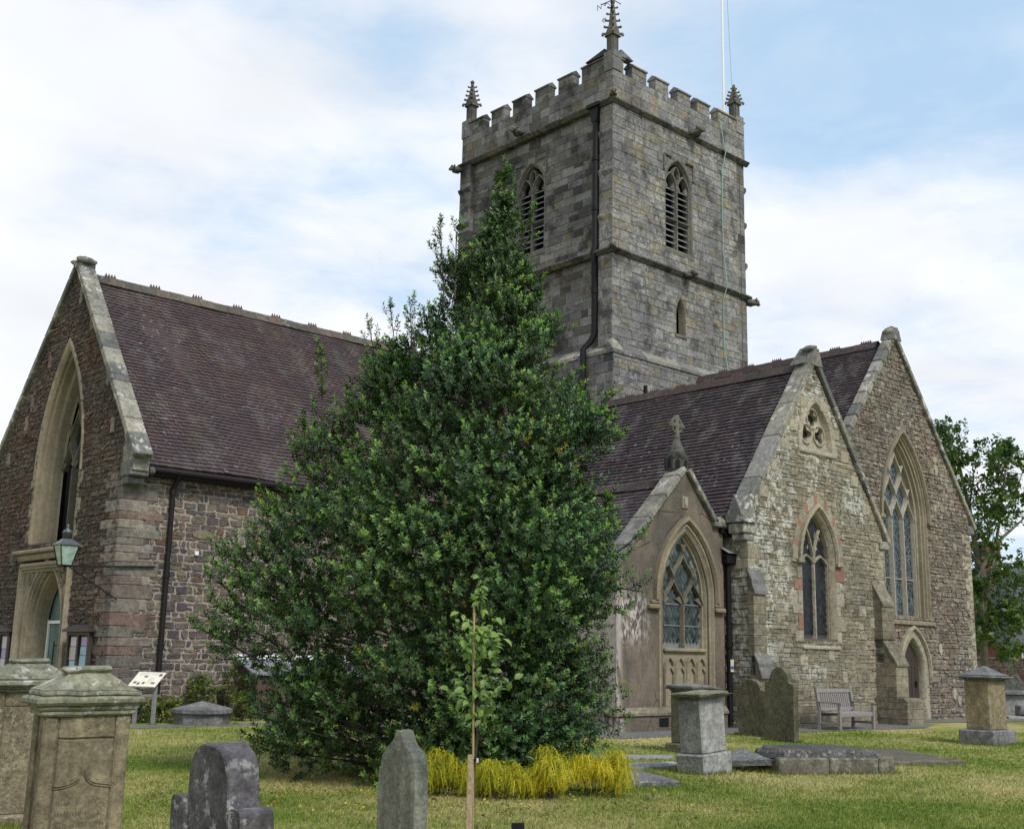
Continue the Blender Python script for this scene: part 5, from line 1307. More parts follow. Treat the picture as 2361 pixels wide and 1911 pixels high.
ledger('dark flat slab behind the low chest tomb', [(17.4, 10.6), (19.5, 9.75), (21.0, 11.9), (19.0, 12.7)], 0, .07, stone_c('mossy_dark_slab', (.12, .108, .08), lichen=.3, dcol=(.04, .036, .03)))
ledger('thin sunken slab nearest the pale grey pedestal', [(13.3, 12.2), (14.9, 11.9), (15.1, 12.45), (13.8, 12.85)], 0, .03, M_GREYT)
ledger('thin sunken slab between porch path and pedestal tombs', [(14.5, 13.5), (15.8, 13.0), (16.2, 13.4), (15.0, 14.0)], 0, .03, M_GREYT)
ledger('broken slab end left of the low chest tomb', [(15.4, 11.7), (16.1, 11.3), (16.6, 11.9), (15.9, 12.3)], 0, .04, M_GREYT)
cn = local('chest_tomb', 'grey chest tomb with overhanging top at the right edge', 'tomb', (39.4, 17.9, 0), R(-42))
mb = MB(); mb.box(-.8, -.35, -.1, .8, .35, .72, 0, .02)
for x in (-.8, .8): mb.box(x-.09, -.4, -.1, x+.09, -.22, .72, 0, .02)
mb.build('body', [M_GREYT], cn); mb = MB(); mb.box(-1.0, -.52, .72, 1.0, .52, .84, 0, .02); mb.build('top_slab', [M_SLATE], cn); mb = MB(); mb.box(-1.0, -.5, -.1, 1.0, .5, .13, 0, .02); mb.build('plinth', [M_T1L], cn)
p0 = at(2135, 1500, 37.5); kb = local('kerbed_grave', 'low pale kerbed grave with stone block in front of the chest tomb', 'grave', (p0.x, p0.y, 0), R(-42))
mb = MB(); mb.box(-.55, -.5, -.05, 1.3, .5, .08, 0, .02); mb.build('slab', [M_GREYT], kb)
mb = MB(); mb.box(-.05, -.2, .08, .5, .2, .42, 0, .03); mb.build('block', [M_SLATE], kb)
mb = MB(); mb.lathe((.1, -.3, .08), [(.05, 0), (.10, .04), (.10, .1), (.05, .15), (.04, .16)], 10, 0, 0, True); mb.build('vase', [M_GREYT], kb)

for o in list(bpy.data.objects):
    nm = o.name.split('.')[0]; pn_ = o.parent.name.split('.')[0] if o.parent else ''
    if pn_ == 'pedestal_tomb': roughen(o, .011 if nm in ('lid', 'pyramid_top') else .006, 4)
    elif pn_ in ('chest_tomb', 'octagonal_tomb', 'kerbed_grave'): roughen(o, .016 if pn_ == 'chest_tomb' else .008, 3)
    elif nm == 'headstone': roughen(o, .008, 3)
    elif nm == 'ledger_slab': roughen(o, .02, 4, 3)
# ================================================================== FURNITURE AND FITTINGS
M_TEAK = NT('silvered_oak'); s = M_TEAK
c = s.mix(s.step(s.noise(3, 4, .6, sc=(6, 1, 30)), .35, .65), (.16, .145, .145), (.28, .255, .25)); M_TEAK = s.fin(c, .8, s.noise(12, 4, .6, sc=(1, 1, 8)), .004, .5, .2)
bn = local('park_bench', 'weathered grey wooden bench against chapel wall', 'bench', (26.65, 16.4, 0), R(2))
mb = MB(); w2 = .83
for i in range(5): mb.box(-w2+.03, -.28+i*.115, .405, w2-.03, -.28+i*.115+.09, .43, 0, .004)
mb.box(-w2+.05, -.31, .33, w2-.05, -.28, .425, 0, .006); mb.box(-w2+.05, .26, .33, w2-.05, .29, .4, 0, .006)
mb.build('seat', [M_TEAK], bn)
mb = MB(); lean = lambda z: .27+.16*(z-.4)
def slat(x0, x1, z0, z1, t=.02):
    mb.prism([(x0, lean(z0)-t, z0), (x1, lean(z0)-t, z0), (x1, lean(z1)-t, z1), (x0, lean(z1)-t, z1)], (0, t, 0))
slat(-w2+.04, w2-.04, .90, .99, .035); slat(-w2+.04, w2-.04, .47, .53, .035)
x = -w2+.10
while x < w2-.12: slat(x, x+.055, .53, .905, .018); x += .098
mb.build('backrest', [M_TEAK], bn)
for sx in (-1, 1):
    mb = MB(); X = sx*(w2-.005); mb.box(X-.035, -.33, 0, X+.035, -.26, .63, 0, .006); mb.build('front_leg', [M_TEAK], bn)
    mb = MB(); mb.prism([(X-.035, .24, 0), (X-.035, .31, 0), (X-.035, lean(.42)+.02, .42), (X-.035, lean(1.0)+.02, 1.01), (X-.035, lean(1.0)-.05, 1.01), (X-.035, lean(.42)-.05, .42)], (.07, 0, 0)); mb.build('rear_leg', [M_TEAK], bn)
    mb = MB(); mb.prism([(X-.04, -.36, .63), (X-.04, lean(.66)-.04, .66), (X-.04, lean(.66)-.04, .69), (X-.04, -.2, .675), (X-.04, -.36, .665)], (.08, 0, 0)); mb.build('armrest', [M_TEAK], bn)
    mb = MB(); mb.box(X-.02, -.27, .14, X+.02, .26, .19, 0, .004); mb.build('stretcher', [M_TEAK], bn)
# interpretation board
wdir = (RH*math.cos(R(25))-FH*math.sin(R(25))); nd = (-FH*math.cos(R(25))-RH*math.sin(R(25))); up = Vector((0, 0, 1))
ib = thing('information_board', 'slanted cream information board on two grey posts beside nave corner', 'information board', (11.85, 24.42, 0))
pr = Vector((12.02, 24.5, 0)); pc = pr-wdir*.26; tiltv = (-nd*math.cos(R(42))+up*math.sin(R(42))); pn_ = (nd*math.sin(R(42))+up*math.cos(R(42)))
cc = pc+up*.95
for off in (-.26, .26):
    mb = MB(); b = pc+wdir*off; mb.obox(b+up*.42, wdir, nd, up, .04, .035, .45, 0, .006); mb.build('post', [plain('grey_post', (.19, .19, .19), .6)], ib)
mb = MB(); mb.obox(cc, wdir, tiltv, pn_, .38, .235, .014, 0, .005); bp = mb.build('panel', [plain('cream_panel', (.70, .66, .56), .4, var=.03)], ib)
mb = MB(); T = lambda u, v: cc+wdir*u+tiltv*v+pn_*.0152
def pic(u0, v0, u1, v1, m): mb.quad(T(u0, v0), T(u1, v0), T(u1, v1), T(u0, v1), m)
mb.quad(cc+wdir*-.38+tiltv*-.235+pn_*.0146, cc+wdir*.38+tiltv*-.235+pn_*.0146, cc+wdir*.38+tiltv*-.222+pn_*.0146, cc+wdir*-.38+tiltv*-.222+pn_*.0146, 0)
for k, (u, v, w, h, m) in enumerate(((-.12, .06, .10, .05, 1), (-.30, -.14, .09, .07, 2), (-.18, -.17, .08, .07, 1), (-.05, -.15, .08, .07, 2), (.26, .10, .09, .08, 1), (.20, -.14, .11, .06, 2))): pic(u, v, u+w, v+h, m)
for k in range(7): pic(-.28+(.34 if k > 3 else 0)-.02, .19-(k % 4)*.022, .02+(.34 if k > 3 else 0)-.06*(k % 3), .195-(k % 4)*.022, 3)
for k in range(9): pic(.06, .05-k*.022, .18+.02*(k % 3), .054-k*.022, 3)
mb.build('printed_content', [plain('red_brown_edge', (.22, .07, .05), .5), plain('photo_brown', (.13, .10, .085), .5, sc=60, var=.5), plain('photo_mauve', (.16, .12, .15), .5, sc=60, var=.5), plain('grey_print', (.3, .28, .25), .6)], bp)
# notice boards on the west wall
M_NB = plain('dark_stained_wood', (.045, .034, .03), .6, var=.25)
def notice_board(y0, y1, z0, z1, label, seed):
    nb_ = thing('notice_board', label, 'notice board', (11.72, (y0+y1)/2, z0), 'notice boards beside the west door'); x = 11.66; rb = random.Random(seed)
    mb = MB(); mb.box(x, y0+.04, z0+.04, 11.75, y1-.04, z1-.04, 0); mb.build('backing', [M_NB], nb_)
    mb = MB(); ym = (y0+y1)/2
    for a, b in ((y0, y0+.09), (ym-.05, ym+.05), (y1-.09, y1)): mb.box(x-.07, a, z0, x+.02, b, z1, 0, .008)
    mb.box(x-.065, y0+.02, z0, x+.02, y1-.02, z0+.09, 0, .008); mb.box(x-.065, y0+.02, z1-.08, x+.02, y1-.02, z1, 0, .008); mb.build('frame', [M_NB], nb_)
    mb = MB(); mb.prism([(x-.16, y0-.1, z1), (x-.16, y1+.1, z1), (x-.16, y1+.1, z1+.05), (x-.16, ym, z1+.17), (x-.16, y0-.1, z1+.05)], (.22, 0, 0)); mb.build('pediment', [M_NB], nb_)
    mb = MB()
    for a, b in ((y0+.11, ym-.07), (ym+.07, y1-.11)):
        z = z1-.12
        while z > z0+.2:
            h = rb.uniform(.2, .34); h = min(h, z-z0-.1)
            mb.box(x-.012, a+rb.uniform(0, .04), z-h+.015, x-.006, b-rb.uniform(0, .05), z, rb.choice((0, 0, 1, 2, 3))); z -= h
    mb.build('posters', [plain('white_paper', (.50, .49, .49), .6, var=.1), plain('lilac_paper', (.36, .32, .47), .6), plain('pale_blue_paper', (.30, .44, .52), .6), plain('cream_paper', (.46, .42, .36), .6)], nb_)
notice_board(27.25, 28.55, .80, 1.98, 'dark wooden notice board with pediment, between west door and corner', 1)
notice_board(32.45, 33.75, .80, 1.98, 'dark wooden notice board left of west door, cut by the photo edge', 2)
# lantern on its bracket
ln = thing('wall_lantern', 'green glass lantern on iron bracket at the nave corner', 'lantern', (10.5, 26.38, 3.4))
lx, ly = 10.5, 26.38; Lq = lambda r, z: [Vector((lx+a*r, ly+b*r, z)) for a, b in ((-1, -1), (1, -1), (1, 1), (-1, 1))]
mb = MB(); b0, b1 = Lq(.11, 3.44), Lq(.205, 3.88)
mb.strip([b0+b0[:1], b1+b1[:1]]); mb.build('glass', [plain('pale_green_lantern_glass', (.28, .36, .32), .25, var=.25, spec=.6, sc=8)], ln)
mb = MB()
for a, b in zip(Lq(.115, 3.43), Lq(.212, 3.885)): mb.tube([a, b], .013, 6)
for r_, z in ((.115, 3.43), (.212, 3.885)):
    q = Lq(r_, z)
    for i in range(4): mb.tube([q[i], q[(i+1) % 4]], .014, 6)
mb.build('frame', [M_IRON], ln)
mb = MB(); mb.lathe((lx, ly, 0), [(.33, 3.88), (.33, 3.90), (.13, 4.03), (.12, 4.03)], 4, 0, math.pi/4); mb.lathe((lx, ly, 0), [(.10, 4.02), (.10, 4.16), (.115, 4.17), (.09, 4.23), (.03, 4.26), (.022, 4.30), (.04, 4.33), (.01, 4.37)], 12, 0, 0, True); mb.build('cap', [plain('grey_green_metal', (.11, .125, .13), .45, .5)], ln)
mb = MB(); mb.tube([(lx, ly, 3.44), (lx, ly, 3.34)], .02, 8)
mb.tube([(12.7, ly+.06, 3.545), (11.75, ly, 3.54), (10.45, ly, 3.40)] if False else [(12.7, 26.42, 3.545), (10.5, 26.40, 3.42)], .022, 8); mb.tube([(10.62, 26.39, 3.40), (11.82, 26.41, 2.72)], .016, 8); mb.tube([(10.75, 26.39, 3.75), (11.8, 26.41, 4.33)], .008, 6)
mb.tube([Vector((lx-.06+.07*math.cos(t), ly, 3.32+.07*math.sin(t))) for t in [i*math.pi/6 for i in range(7, 13)]], .008, 6)
mb.build('bracket', [M_IRONB], ln)
# flagpole, halyard, hanging rope, weather vane
fp = thing('flagpole', 'tall white flagpole behind tower battlements', 'flagpole', (35.85, 26.7, 22.3))
mb = MB(); mb.tube([(35.85, 26.7, 22.2), (35.85, 26.7, 36)], [.05, .04], 10); mb.build('pole', [M_WHITE], fp)
mb = MB(); mb.tube([(36.3, 26.6, 24.5), (36.2, 26.62, 27), (36.02, 26.65, 31), (35.9, 26.68, 35.5)], .008, 5); mb.build('halyard', [M_LEAD], fp)
mb = MB(); pts = [(34.75, 26.3, 22.75), (34.8, 26.08, 22.55), (34.95, 26.06, 21.6), (35.0, 25.98, 21.45), (34.88, 26.10, 20.5), (34.86, 26.12, 18.5), (34.88, 26.10, 17.0), (34.96, 26.02, 15.75), (34.86, 26.13, 15.2), (34.84, 26.12, 13.4), (34.9, 25.98, 12.2), (35.05, 25.85, 11.4), (35.15, 25.85, 9.5)]
mb.tube(pts, .017, 6); tag(mb.build('hanging_rope', [plain('pale_green_rope', (.22, .38, .32), .7)]), 'thin pale green rope hanging down tower face', 'rope')
wv = thing('weather_vane', 'wrought iron weather vane with letter N on nearest pinnacle', 'weather vane', (28.72, 26.3, 25.1))
mb = MB(); vx, vy = 28.66, 26.32; mb.tube([(vx, vy, 24.9), (vx, vy, 26.6)], .03, 8)
def spiral(c, r0_, turns, d, flip=1): return [Vector(c)+d*(r0_*(1-k/26*.8)*math.cos(turns*2*math.pi*k/26))+Vector((0, 0, flip*r0_*(1-k/26*.8)*math.sin(turns*2*math.pi*k/26))) for k in range(27)]
nd2 = Vector((0, 1, 0))
mb.tube(spiral((vx-.05, vy+.32, 24.62), .11, 1.6, nd2), .011, 5); mb.tube([(vx, vy, 25.33), (vx, vy+.5, 25.36)], .018, 6); mb.tube([(vx, vy+.05, 25.1), (vx, vy+.14, 25.24), (vx, vy+.3, 25.33)], .011, 5)
mb.tube(spiral((vx, vy+.33, 25.27), .06, 1.3, nd2), .009, 5); mb.tube([(vx, vy, 25.38), (vx+.5, vy, 25.38)], .016, 6)
mb.build('vane_ironwork', [M_IRON], wv)
mb = MB(); n0 = vy+.62
mb.tube([(vx, n0+.09, 25.2), (vx, n0+.09, 25.42)], .012, 5); mb.tube([(vx, n0+.09, 25.42), (vx, n0-.09, 25.2)], .012, 5); mb.tube([(vx, n0-.09, 25.2), (vx, n0-.09, 25.42)], .012, 5); mb.build('compass_letter', [M_IRON], wv)
mb = MB(); mb.box(13.72, 26.42, 3.9, 13.82, 26.46, 4.0, 0, .004); tag(mb.build('white_tag', [M_WHITE]), 'small white tag fixed on nave wall right of the downpipe', 'tag')
# lean-to box against the nave wall
sh = thing('wooden_lean_to', 'dark wooden lean to with grey roof, mostly behind the holly', 'lean-to', (16.4, 26, 0))
mb = MB()
x = 15.15
while x < 18.2: mb.box(x, 25.52, .0, x+.145, 25.56, 1.02, 0, .006); x += .15
mb.box(15.15, 25.56, 0, 15.2, 26.4, 1.2, 0); mb.build('boarding', [plain('brown_boards', (.075, .05, .042), .8, var=.35)], sh)
mb = MB(); mb.prism([(15.0, 25.42, 1.04), (15.0, 26.4, 1.42), (15.0, 26.4, 1.46), (15.0, 25.42, 1.08)], (3.3, 0, 0)); lr = mb.build('roof', [plain('grey_lead_roof', (.17, .18, .20), .6)], sh)
mb = MB(); mb.prism([(14.98, 26.3, 1.42), (14.98, 26.46, 1.47), (14.98, 26.46, 1.53), (14.98, 26.3, 1.48)], (3.34, 0, 0)); mb.build('flashing', [M_WHITE], lr)
# small black plate on a spike
pk = local('plant_marker', 'small black marker plate at the bottom edge, right of the stake', 'marker', (6.78, 7.22, 0), R(-25))
mb = MB(); mb.box(-.055, -.004, .2, .055, .004, .32, 0, .002); mb.build('plate', [M_IRON], pk); mb = MB(); mb.tube([(0, 0, -.1), (0, 0, .2)], .008, 6); mb.build('spike', [M_IRON], pk)
# far houses and wall beyond the tree
M_BRICK = None
def brick_mat():
    s = NT('red_brick'); b = s.n('ShaderNodeTexBrick'); mp = s.n('ShaderNodeMapping'); tcx = s.n('ShaderNodeTexCoord'); s.l(tcx.outputs['Object'], mp.inputs[0])
    mp.inputs['Rotation'].default_value = (R(90), 0, 0); s.l(mp.outputs[0], b.inputs['Vector']); b.inputs['Scale'].default_value = 4.4
    b.inputs['Color1'].default_value = (.20, .055, .035, 1); b.inputs['Color2'].default_value = (.14, .045, .03, 1); b.inputs['Mortar'].default_value = (.22, .18, .15, 1); b.inputs['Mortar Size'].default_value = .012
    return s.fin(b.outputs[0], .9, None)
M_BRICK = brick_mat()
p0 = at(2110, 1376, 58); hs = local('brick_house', 'red brick house with tall chimney behind the right hand tree', 'house', (p0.x, p0.y, 0), yaw-R(90))
mb = MB(); mb.prism([(-2.3, 0, 0), (1.6, 0, 0), (1.6, 0, 4.9), (-.35, 0, 6.4), (-2.3, 0, 4.9)], (0, 7, 0)); mb.build('wall', [M_BRICK], hs)
mb = MB(); mb.box(-.75, .6, 5.4, .25, 1.4, 7.7, 0, .0); mb.box(-.85, .5, 7.7, .35, 1.5, 7.9, 0, .02); mb.build('chimney', [M_BRICK], hs)
mb = MB()
for sg in (-1, 1): mb.prism([(-.35, -.2, 6.5), (-.35+sg*2.25, -.2, 4.75), (-.35+sg*2.25, -.2, 4.62), (-.35, -.2, 6.36)], (0, 7.4, 0))
mb.build('roof', [plain('slate_roof', (.06, .06, .068), .6)], hs)
p0 = at(2117, 1376, 52); h2 = local('brick_house', 'red brick house with slate hipped roof and white windows, at the right edge', 'house', (p0.x, p0.y, 0), yaw-R(90))
mb = MB(); mb.box(.25, .3, 0, 7, 6, 2.75, 0); mb.build('wall', [M_BRICK], h2)
mb = MB(); A_, B_, C2, D_ = Vector((-.05, 0, 2.7)), Vector((7.4, 0, 2.7)), Vector((7.4, 6.4, 2.7)), Vector((-.05, 6.4, 2.7)); E1, E2 = Vector((1.6, 3.2, 6.4)), Vector((6, 3.2, 6.4))
mb.add([A_, B_, C2, D_, E1, E2], [(0, 1, 5, 4), (1, 2, 5), (2, 3, 4, 5), (3, 0, 4)]); mb.box(-.08, -.03, 2.55, 7.4, .05, 2.7, 0); mb.build('roof', [plain('dark_slate', (.05, .05, .058), .6)], h2)
for z0, z1 in ((1.15, 2.45),):
    for xx in (.62, 2.6):
        mb = MB(); mb.box(xx, .26, z0, xx+1.1, .31, z1, 0, .01); wv_ = mb.build('window', [M_WHITE], h2); mb = MB(); mb.box(xx+.08, .25, z0+.08, xx+1.02, .262, z1-.08); mb.build('pane', [M_GLASSD], wv_)
p0 = at(2090, 1376, 50); bwl = local('boundary_wall', 'dark stone boundary wall below the trees at right', 'wall', (p0.x, p0.y, 0), yaw-R(90)+R(8))
mb = MB(); wall(mb, lambda u, z, d=0: Vector((u, -d, z)), [(-9, 0), (16, 0), (16, 1.9), (-9, 1.9)], [], (.15, .28), (.2, .5), .02, .015, .015, .03, rg, 0, 1)
mb.box(-9, .02, 0, 16, .35, 1.9, 0); mb.box(-9, -.06, 1.9, 16, .42, 2.0, 0, .02); mb.build('masonry', [M_MORTB, M_WEST], bwl)
# ================================================================== VEGETATION
def leaf_mesh(name, pos, dirs, nor, ln, wd, mats, mi=None, parent=None, fold=.25, curl=.0):
    """one folded four-vertex leaf per row"""
    N = len(pos); dirs = dirs/np.linalg.norm(dirs, axis=1, keepdims=True)
    side = np.cross(nor, dirs); side /= (np.linalg.norm(side, axis=1, keepdims=True)+1e-9); up_ = np.cross(dirs, side)
    ln = ln[:, None]; wd = wd[:, None]
    v = np.empty((N, 4, 3)); v[:, 0] = pos; v[:, 2] = pos+dirs*ln-up_*ln*curl
    mid = pos+dirs*ln*.48+up_*wd*fold; v[:, 1] = mid+side*wd*.5; v[:, 3] = mid-side*wd*.5
    me = bpy.data.meshes.new(name); me.vertices.add(N*4); me.vertices.foreach_set('co', v.reshape(-1))
    idx = np.arange(N)[:, None]*4
    tri = np.concatenate([idx+[0, 1, 2], idx+[0, 2, 3]], axis=1).reshape(-1)
    me.loops.add(N*6); me.loops.foreach_set('vertex_index', tri.astype(np.int32))
    me.polygons.add(N*2); me.polygons.foreach_set('loop_start', np.arange(0, N*6, 3, dtype=np.int32))
    if not isinstance(mats, (list, tuple)): mats = [mats]
    for m in mats: me.materials.append(m)
    if mi is not None: me.polygons.foreach_set('material_index', np.repeat(mi, 2).astype(np.int32))
    me.update(calc_edges=True); me.validate()
    o = bpy.data.objects.new(name, me); COL.objects.link(o)
    if parent is not None:
        o.parent = parent; mw = (Matrix.Translation(wloc(parent)) @ wrot(parent)).inverted(); me.transform(mw)
    return o
def leaf_mat(name, cols, rough=.45, spec=.4, trans=.25, tcol=None, pos=None):
    s = NT(name); c = s.ramp(s.ri, pos or [(i/max(1, len(cols)-1), q) for i, q in enumerate(cols)], 'LINEAR')
    big = s.noise(.9, 3, .5, off=3); c = s.mix(s.step(big, .35, .65), s.mix(1, c, (.78, .86, .86), 'MULTIPLY'), s.mix(1, c, (1.2, 1.12, .9), 'MULTIPLY'))
    s.fin(c, rough, None, spec=spec)
    tr = s.n('ShaderNodeBsdfTranslucent'); s.l(s.mix(1, c, tcol or (1.4, 1.5, .6), 'MULTIPLY'), tr.inputs[0])
    mx_ = s.n('ShaderNodeMixShader'); mx_.inputs[0].default_value = trans; s.l(s.b.outputs[0], mx_.inputs[1]); s.l(tr.outputs[0], mx_.inputs[2]); s.l(mx_.outputs[0], s.out.inputs[0])
    return s.mat
M_BARK = stone('grey_bark', [(.085, .075, .06), (.065, .058, .05)], islands=False, bs=.8, streak=.3)
M_TWIG = plain('brown_twigs', (.05, .04, .03), .8)
nr_ = np.random.RandomState(5)
def unit(v): return v/(np.linalg.norm(v, axis=-1, keepdims=True)+1e-9)
def shoots(base, axis, length, nleaf, lsize, open_=.9, up=.45, size_var=.25, wr=.5):
    """leaves in a spiral round every shoot; returns leaf arrays and the position 0..1 along the shoot"""
    n = len(base); t = (np.arange(nleaf)+.5)/nleaf
    axis = unit(axis); ref = np.where(np.abs(axis[:, 2:3]) < .9, np.array([[0, 0, 1.]]), np.array([[1., 0, 0]]))
    x = unit(np.cross(ref, axis)); y = np.cross(axis, x)
    ph = nr_.rand(n, 1)*6.28+np.arange(nleaf)[None]*2.4
    rad = x[:, None]*np.cos(ph)[..., None]+y[:, None]*np.sin(ph)[..., None]
    pos = base[:, None]+axis[:, None]*(length[:, None]*t[None])[..., None]
    k = (up+t**2*.55)[None, :, None]
    d = rad*open_+axis[:, None]*k+nr_.normal(0, .18, (n, nleaf, 3))
    nrm = axis[:, None]-rad*.35+nr_.normal(0, .15, (n, nleaf, 3))
    ls = lsize*(1+nr_.normal(0, size_var, (n, nleaf))).clip(.45, 1.6)*(1-.25*t[None]**3)
    return pos.reshape(-1, 3), d.reshape(-1, 3), nrm.reshape(-1, 3), ls.reshape(-1), np.tile(t, n)
NRH, NFH = np.array(RH), np.array(FH)

# ------------------------------------------------------------------ the big holly
HZ = np.array([0.0, .03, .21, .64, 1.14, 1.45, 2.03, 2.68, 3.02, 3.5, 4.15, 4.74, 5.23, 5.74, 6.18, 6.77, 7.3, 7.67, 8.1, 8.43, 8.81])
HLs = np.array([-2.3, -2.6, -3.05, -3.2, -3.3, -3.62, -3.8, -3.72, -3.55, -3.25, -3.0, -2.8, -2.45, -1.98, -1.5, -1.31, -1.15, -.62, -.40, -.30, -.18])
RZs = np.array([0.0, .17, .49, .86, 1.31, 1.95, 2.61, 3.14, 3.87, 4.69, 5.25, 5.81, 6.37, 7.25, 7.7, 8.06, 8.43, 8.81])
RS = np.array([.92, 1.08, 1.32, 1.38, 1.36, 1.42, 1.56, 1.68, 1.52, 1.36, 1.15, .78, .52, .36, .24, .15, .0, -.16])
def hol(z): return np.interp(z, HZ, HLs), np.interp(z, RZs, RS)
def haxis(z): return -.66+(.49*np.clip(z/8.8, 0, 1)**1.0)
TD = 16.3
def hpoint(z, phi, f):
    l, r_ = hol(z); sc = np.clip(haxis(z), l+.12, r_-.12)
    c, s = np.cos(phi), np.sin(phi)
    hw = np.where(c < 0, sc-l, r_-sc); dp = np.maximum(.12, (r_-l)*.5*.86)
    rad = 1/np.sqrt((c/np.maximum(hw, .1))**2+(s/dp)**2)
    lump = 1+.15*np.sin(3.1*z+2*phi+1.0)*np.sin(5*phi-1.7*z)+.07*np.sin(7.3*z-3*phi)*np.sin(6*phi+2.2*z+2)+.05*np.sin(13*z+5*phi)
    rad = np.maximum(rad*f*lump*1.0-.07, .03)
    return (sc+rad*c)[:, None]*NRH+(TD+rad*s)[:, None]*NFH+np.array([0, 0, 1.])*z[:, None], c[:, None]*NRH+s[:, None]*NFH
holly = thing('holly_tree', 'large dense conical dark green holly tree before the church', 'tree', tuple(RH*-.62+FH*TD))
bz, bax, bln, bfr = [], [], [], []
def zsample(n, top=8.7):
    z = []
    while len(z) < n:
        q = nr_.rand()*top; l, r_ = hol(q)
        if nr_.rand() < ((r_-l)+.5)/5.9: z.append(q)
    return np.array(z)
# boughs: tufted clusters of shoots on the outside of the crown, with gaps between them
NB = 360; zb = zsample(NB); pb = nr_.rand(NB)*2*np.pi; fb = .77+.25*nr_.rand(NB); cb, ob = hpoint(zb, pb, fb)
lb, rb2 = hol(zb); rad = np.clip(.09+.105*(rb2-lb), .13, .52)*(.60+.65*nr_.rand(NB))
for i in range(NB):
    n = int(12+62*rad[i]); v = unit(nr_.normal(0, 1, (n, 3))); q = nr_.rand(n, 1)**.45
    out = ob[i]; upv = np.array([0, 0, 1.])
    off = v*q*rad[i]*np.array([1, 1, .8]); ctr = cb[i]-out*rad[i]*.62
    ax = v*.75+out*.55+upv*(.50+.55*min(1, zb[i]/6))+nr_.normal(0, .2, (n, 3))
    keep = (off@out > -rad[i]*.55)
    bz.append((ctr+off)[keep]); bax.append(ax[keep]); bfr.append(((off@(out+upv))/rad[i])[keep]); bln.append((.10+.11*nr_.rand(n))[keep]*(.75 if zb[i] > 7 else 1))
for frac, f0, f1 in ((700, .72, .82), (5200, .42, .72)):
    z = zsample(frac, 8.2); phi = nr_.rand(frac)*2*np.pi; f = f0+(f1-f0)*nr_.rand(frac); p_, o_ = hpoint(z, phi, f)
    bz.append(p_); bfr.append(np.full(frac, -1.)); bax.append(o_+np.array([0, 0, .7])+nr_.normal(0, .4, (frac, 3))); bln.append(.12+.12*nr_.rand(frac))
# low boughs reaching out on the west side
for s0, z0, d0, r0 in ((-.92, 7.15, 0, .16), (-.88, 6.75, 0, .2), (-1.1, 6.45, .0, .2), (-1.35, 6.05, 0, .22), (-1.75, 5.65, 0, .24), (-2.1, 5.3, 0, .26), (-2.4, 4.9, 0, .28), (-.55, 7.3, 0, .2), (-.3, 7.9, 0, .16), (-3.75, 2.95, 0, .28), (-3.7, 2.55, -.3, .34), (-3.85, 2.1, .1, .30), (-3.75, 1.75, -.2, .30), (-3.45, 1.5, -.2, .32), (-3.3, 2.3, -.6, .42), (-3.35, 2.9, -.4, .38), (-3.2, 3.4, -.3, .34), (-3.0, 1.2, -.6, .38), (-3.05, .9, -.5, .34), (-2.95, .5, -.6, .34), (-2.9, 1.9, -.9, .45), (-2.9, 2.7, -.9, .45), (-2.85, 3.9, -.3, .34), (-2.7, 4.5, -.2, .3), (-2.7, .25, -.5, .3), (-2.6, .8, -1.0, .4), (-2.5, 1.4, -1.1, .45), (-2.6, 3.4, -1.0, .4), (-3.5, 2.0, -.5, .4), (-1.9, 5.4, -.2, .24), (-1.6, 5.9, -.1, .2)):
    n = int(12+60*r0); v = unit(nr_.normal(0, 1, (n, 3))); ctr = NRH*s0+NFH*(TD+d0)+np.array([0, 0, z0]); off = v*(nr_.rand(n, 1)**.45)*r0*np.array([1, 1, .75]); out = -NRH*.8-NFH*.4
    bz.append(ctr+off); bax.append(v*.7+out*.45+np.array([0, 0, .75])+nr_.normal(0, .2, (n, 3))); bln.append(.10+.11*nr_.rand(n)); bfr.append((off@(out+np.array([0, 0, 1.])))/r0)
# free shoots standing out of the crown, with their own bare stems
stems = []
def spray(z0, s0, z1, s1, n, depth=0, sub=3):
    a = NRH*s0+NFH*(TD+depth)+np.array([0, 0, z0]); b = NRH*s1+NFH*(TD+depth)+np.array([0, 0, z1]); stems.append((a, b, .016))
    for k in range(n):
        t = .18+.82*(k+.5)/n; p_ = a+(b-a)*t; d = unit(b-a)+nr_.normal(0, .65, 3)*(1.25-t)
        d[2] = abs(d[2])*.6+.3; q = p_+unit(d)*(.10+.28*nr_.rand()*(1.15-t)); stems.append((p_, q, .007))
        bz.append(q[None]); bax.append((d+np.array([0, 0, .4]))[None]); bln.append(np.array([.12+.1*nr_.rand()]))
    bz.append(b[None]); bax.append((b-a)[None]); bln.append(np.array([.16]))
for a in ((5.2, -1.9, 6.28, -2.12, 12), (5.3, -1.6, 6.5, -1.80, 12), (5.4, -1.4, 6.5, -1.50, 10), (4.0, -2.6, 5.75, -2.73, 26), (3.7, -2.75, 4.75, -2.95, 16), (6.5, -1.0, 7.64, -1.09, 14), (6.6, -.85, 7.62, -.86, 12), (7.2, -.3, 8.72, -.17, 24),
          (7.3, -.05, 8.15, .2, 8), (2.2, -3.2, 3.05, -4.08, 16), (2.0, -3.3, 2.62, -4.16, 14), (1.5, -3.3, 1.9, -4.12, 14), (2.3, -3.1, 2.76, -3.98, 12), (1.6, -3.3, 1.5, -3.95, 10), (1.7, -3.2, 2.25, -4.1, 12),
          (3.0, 1.4, 3.35, 1.83, 6), (5.0, 1.0, 5.3, 1.35, 5), (2.6, 1.4, 2.55, 1.75, 5), (3.2, -2.9, 3.75, -3.45, 10), (4.6, 1.1, 4.75, 1.5, 5), (6.0, .4, 6.45, .6, 5), (.5, -2.8, .75, -3.4, 6), (.3, -2.7, .35, -3.2, 6)):
    spray(*a, depth=nr_.uniform(-.5, .4))
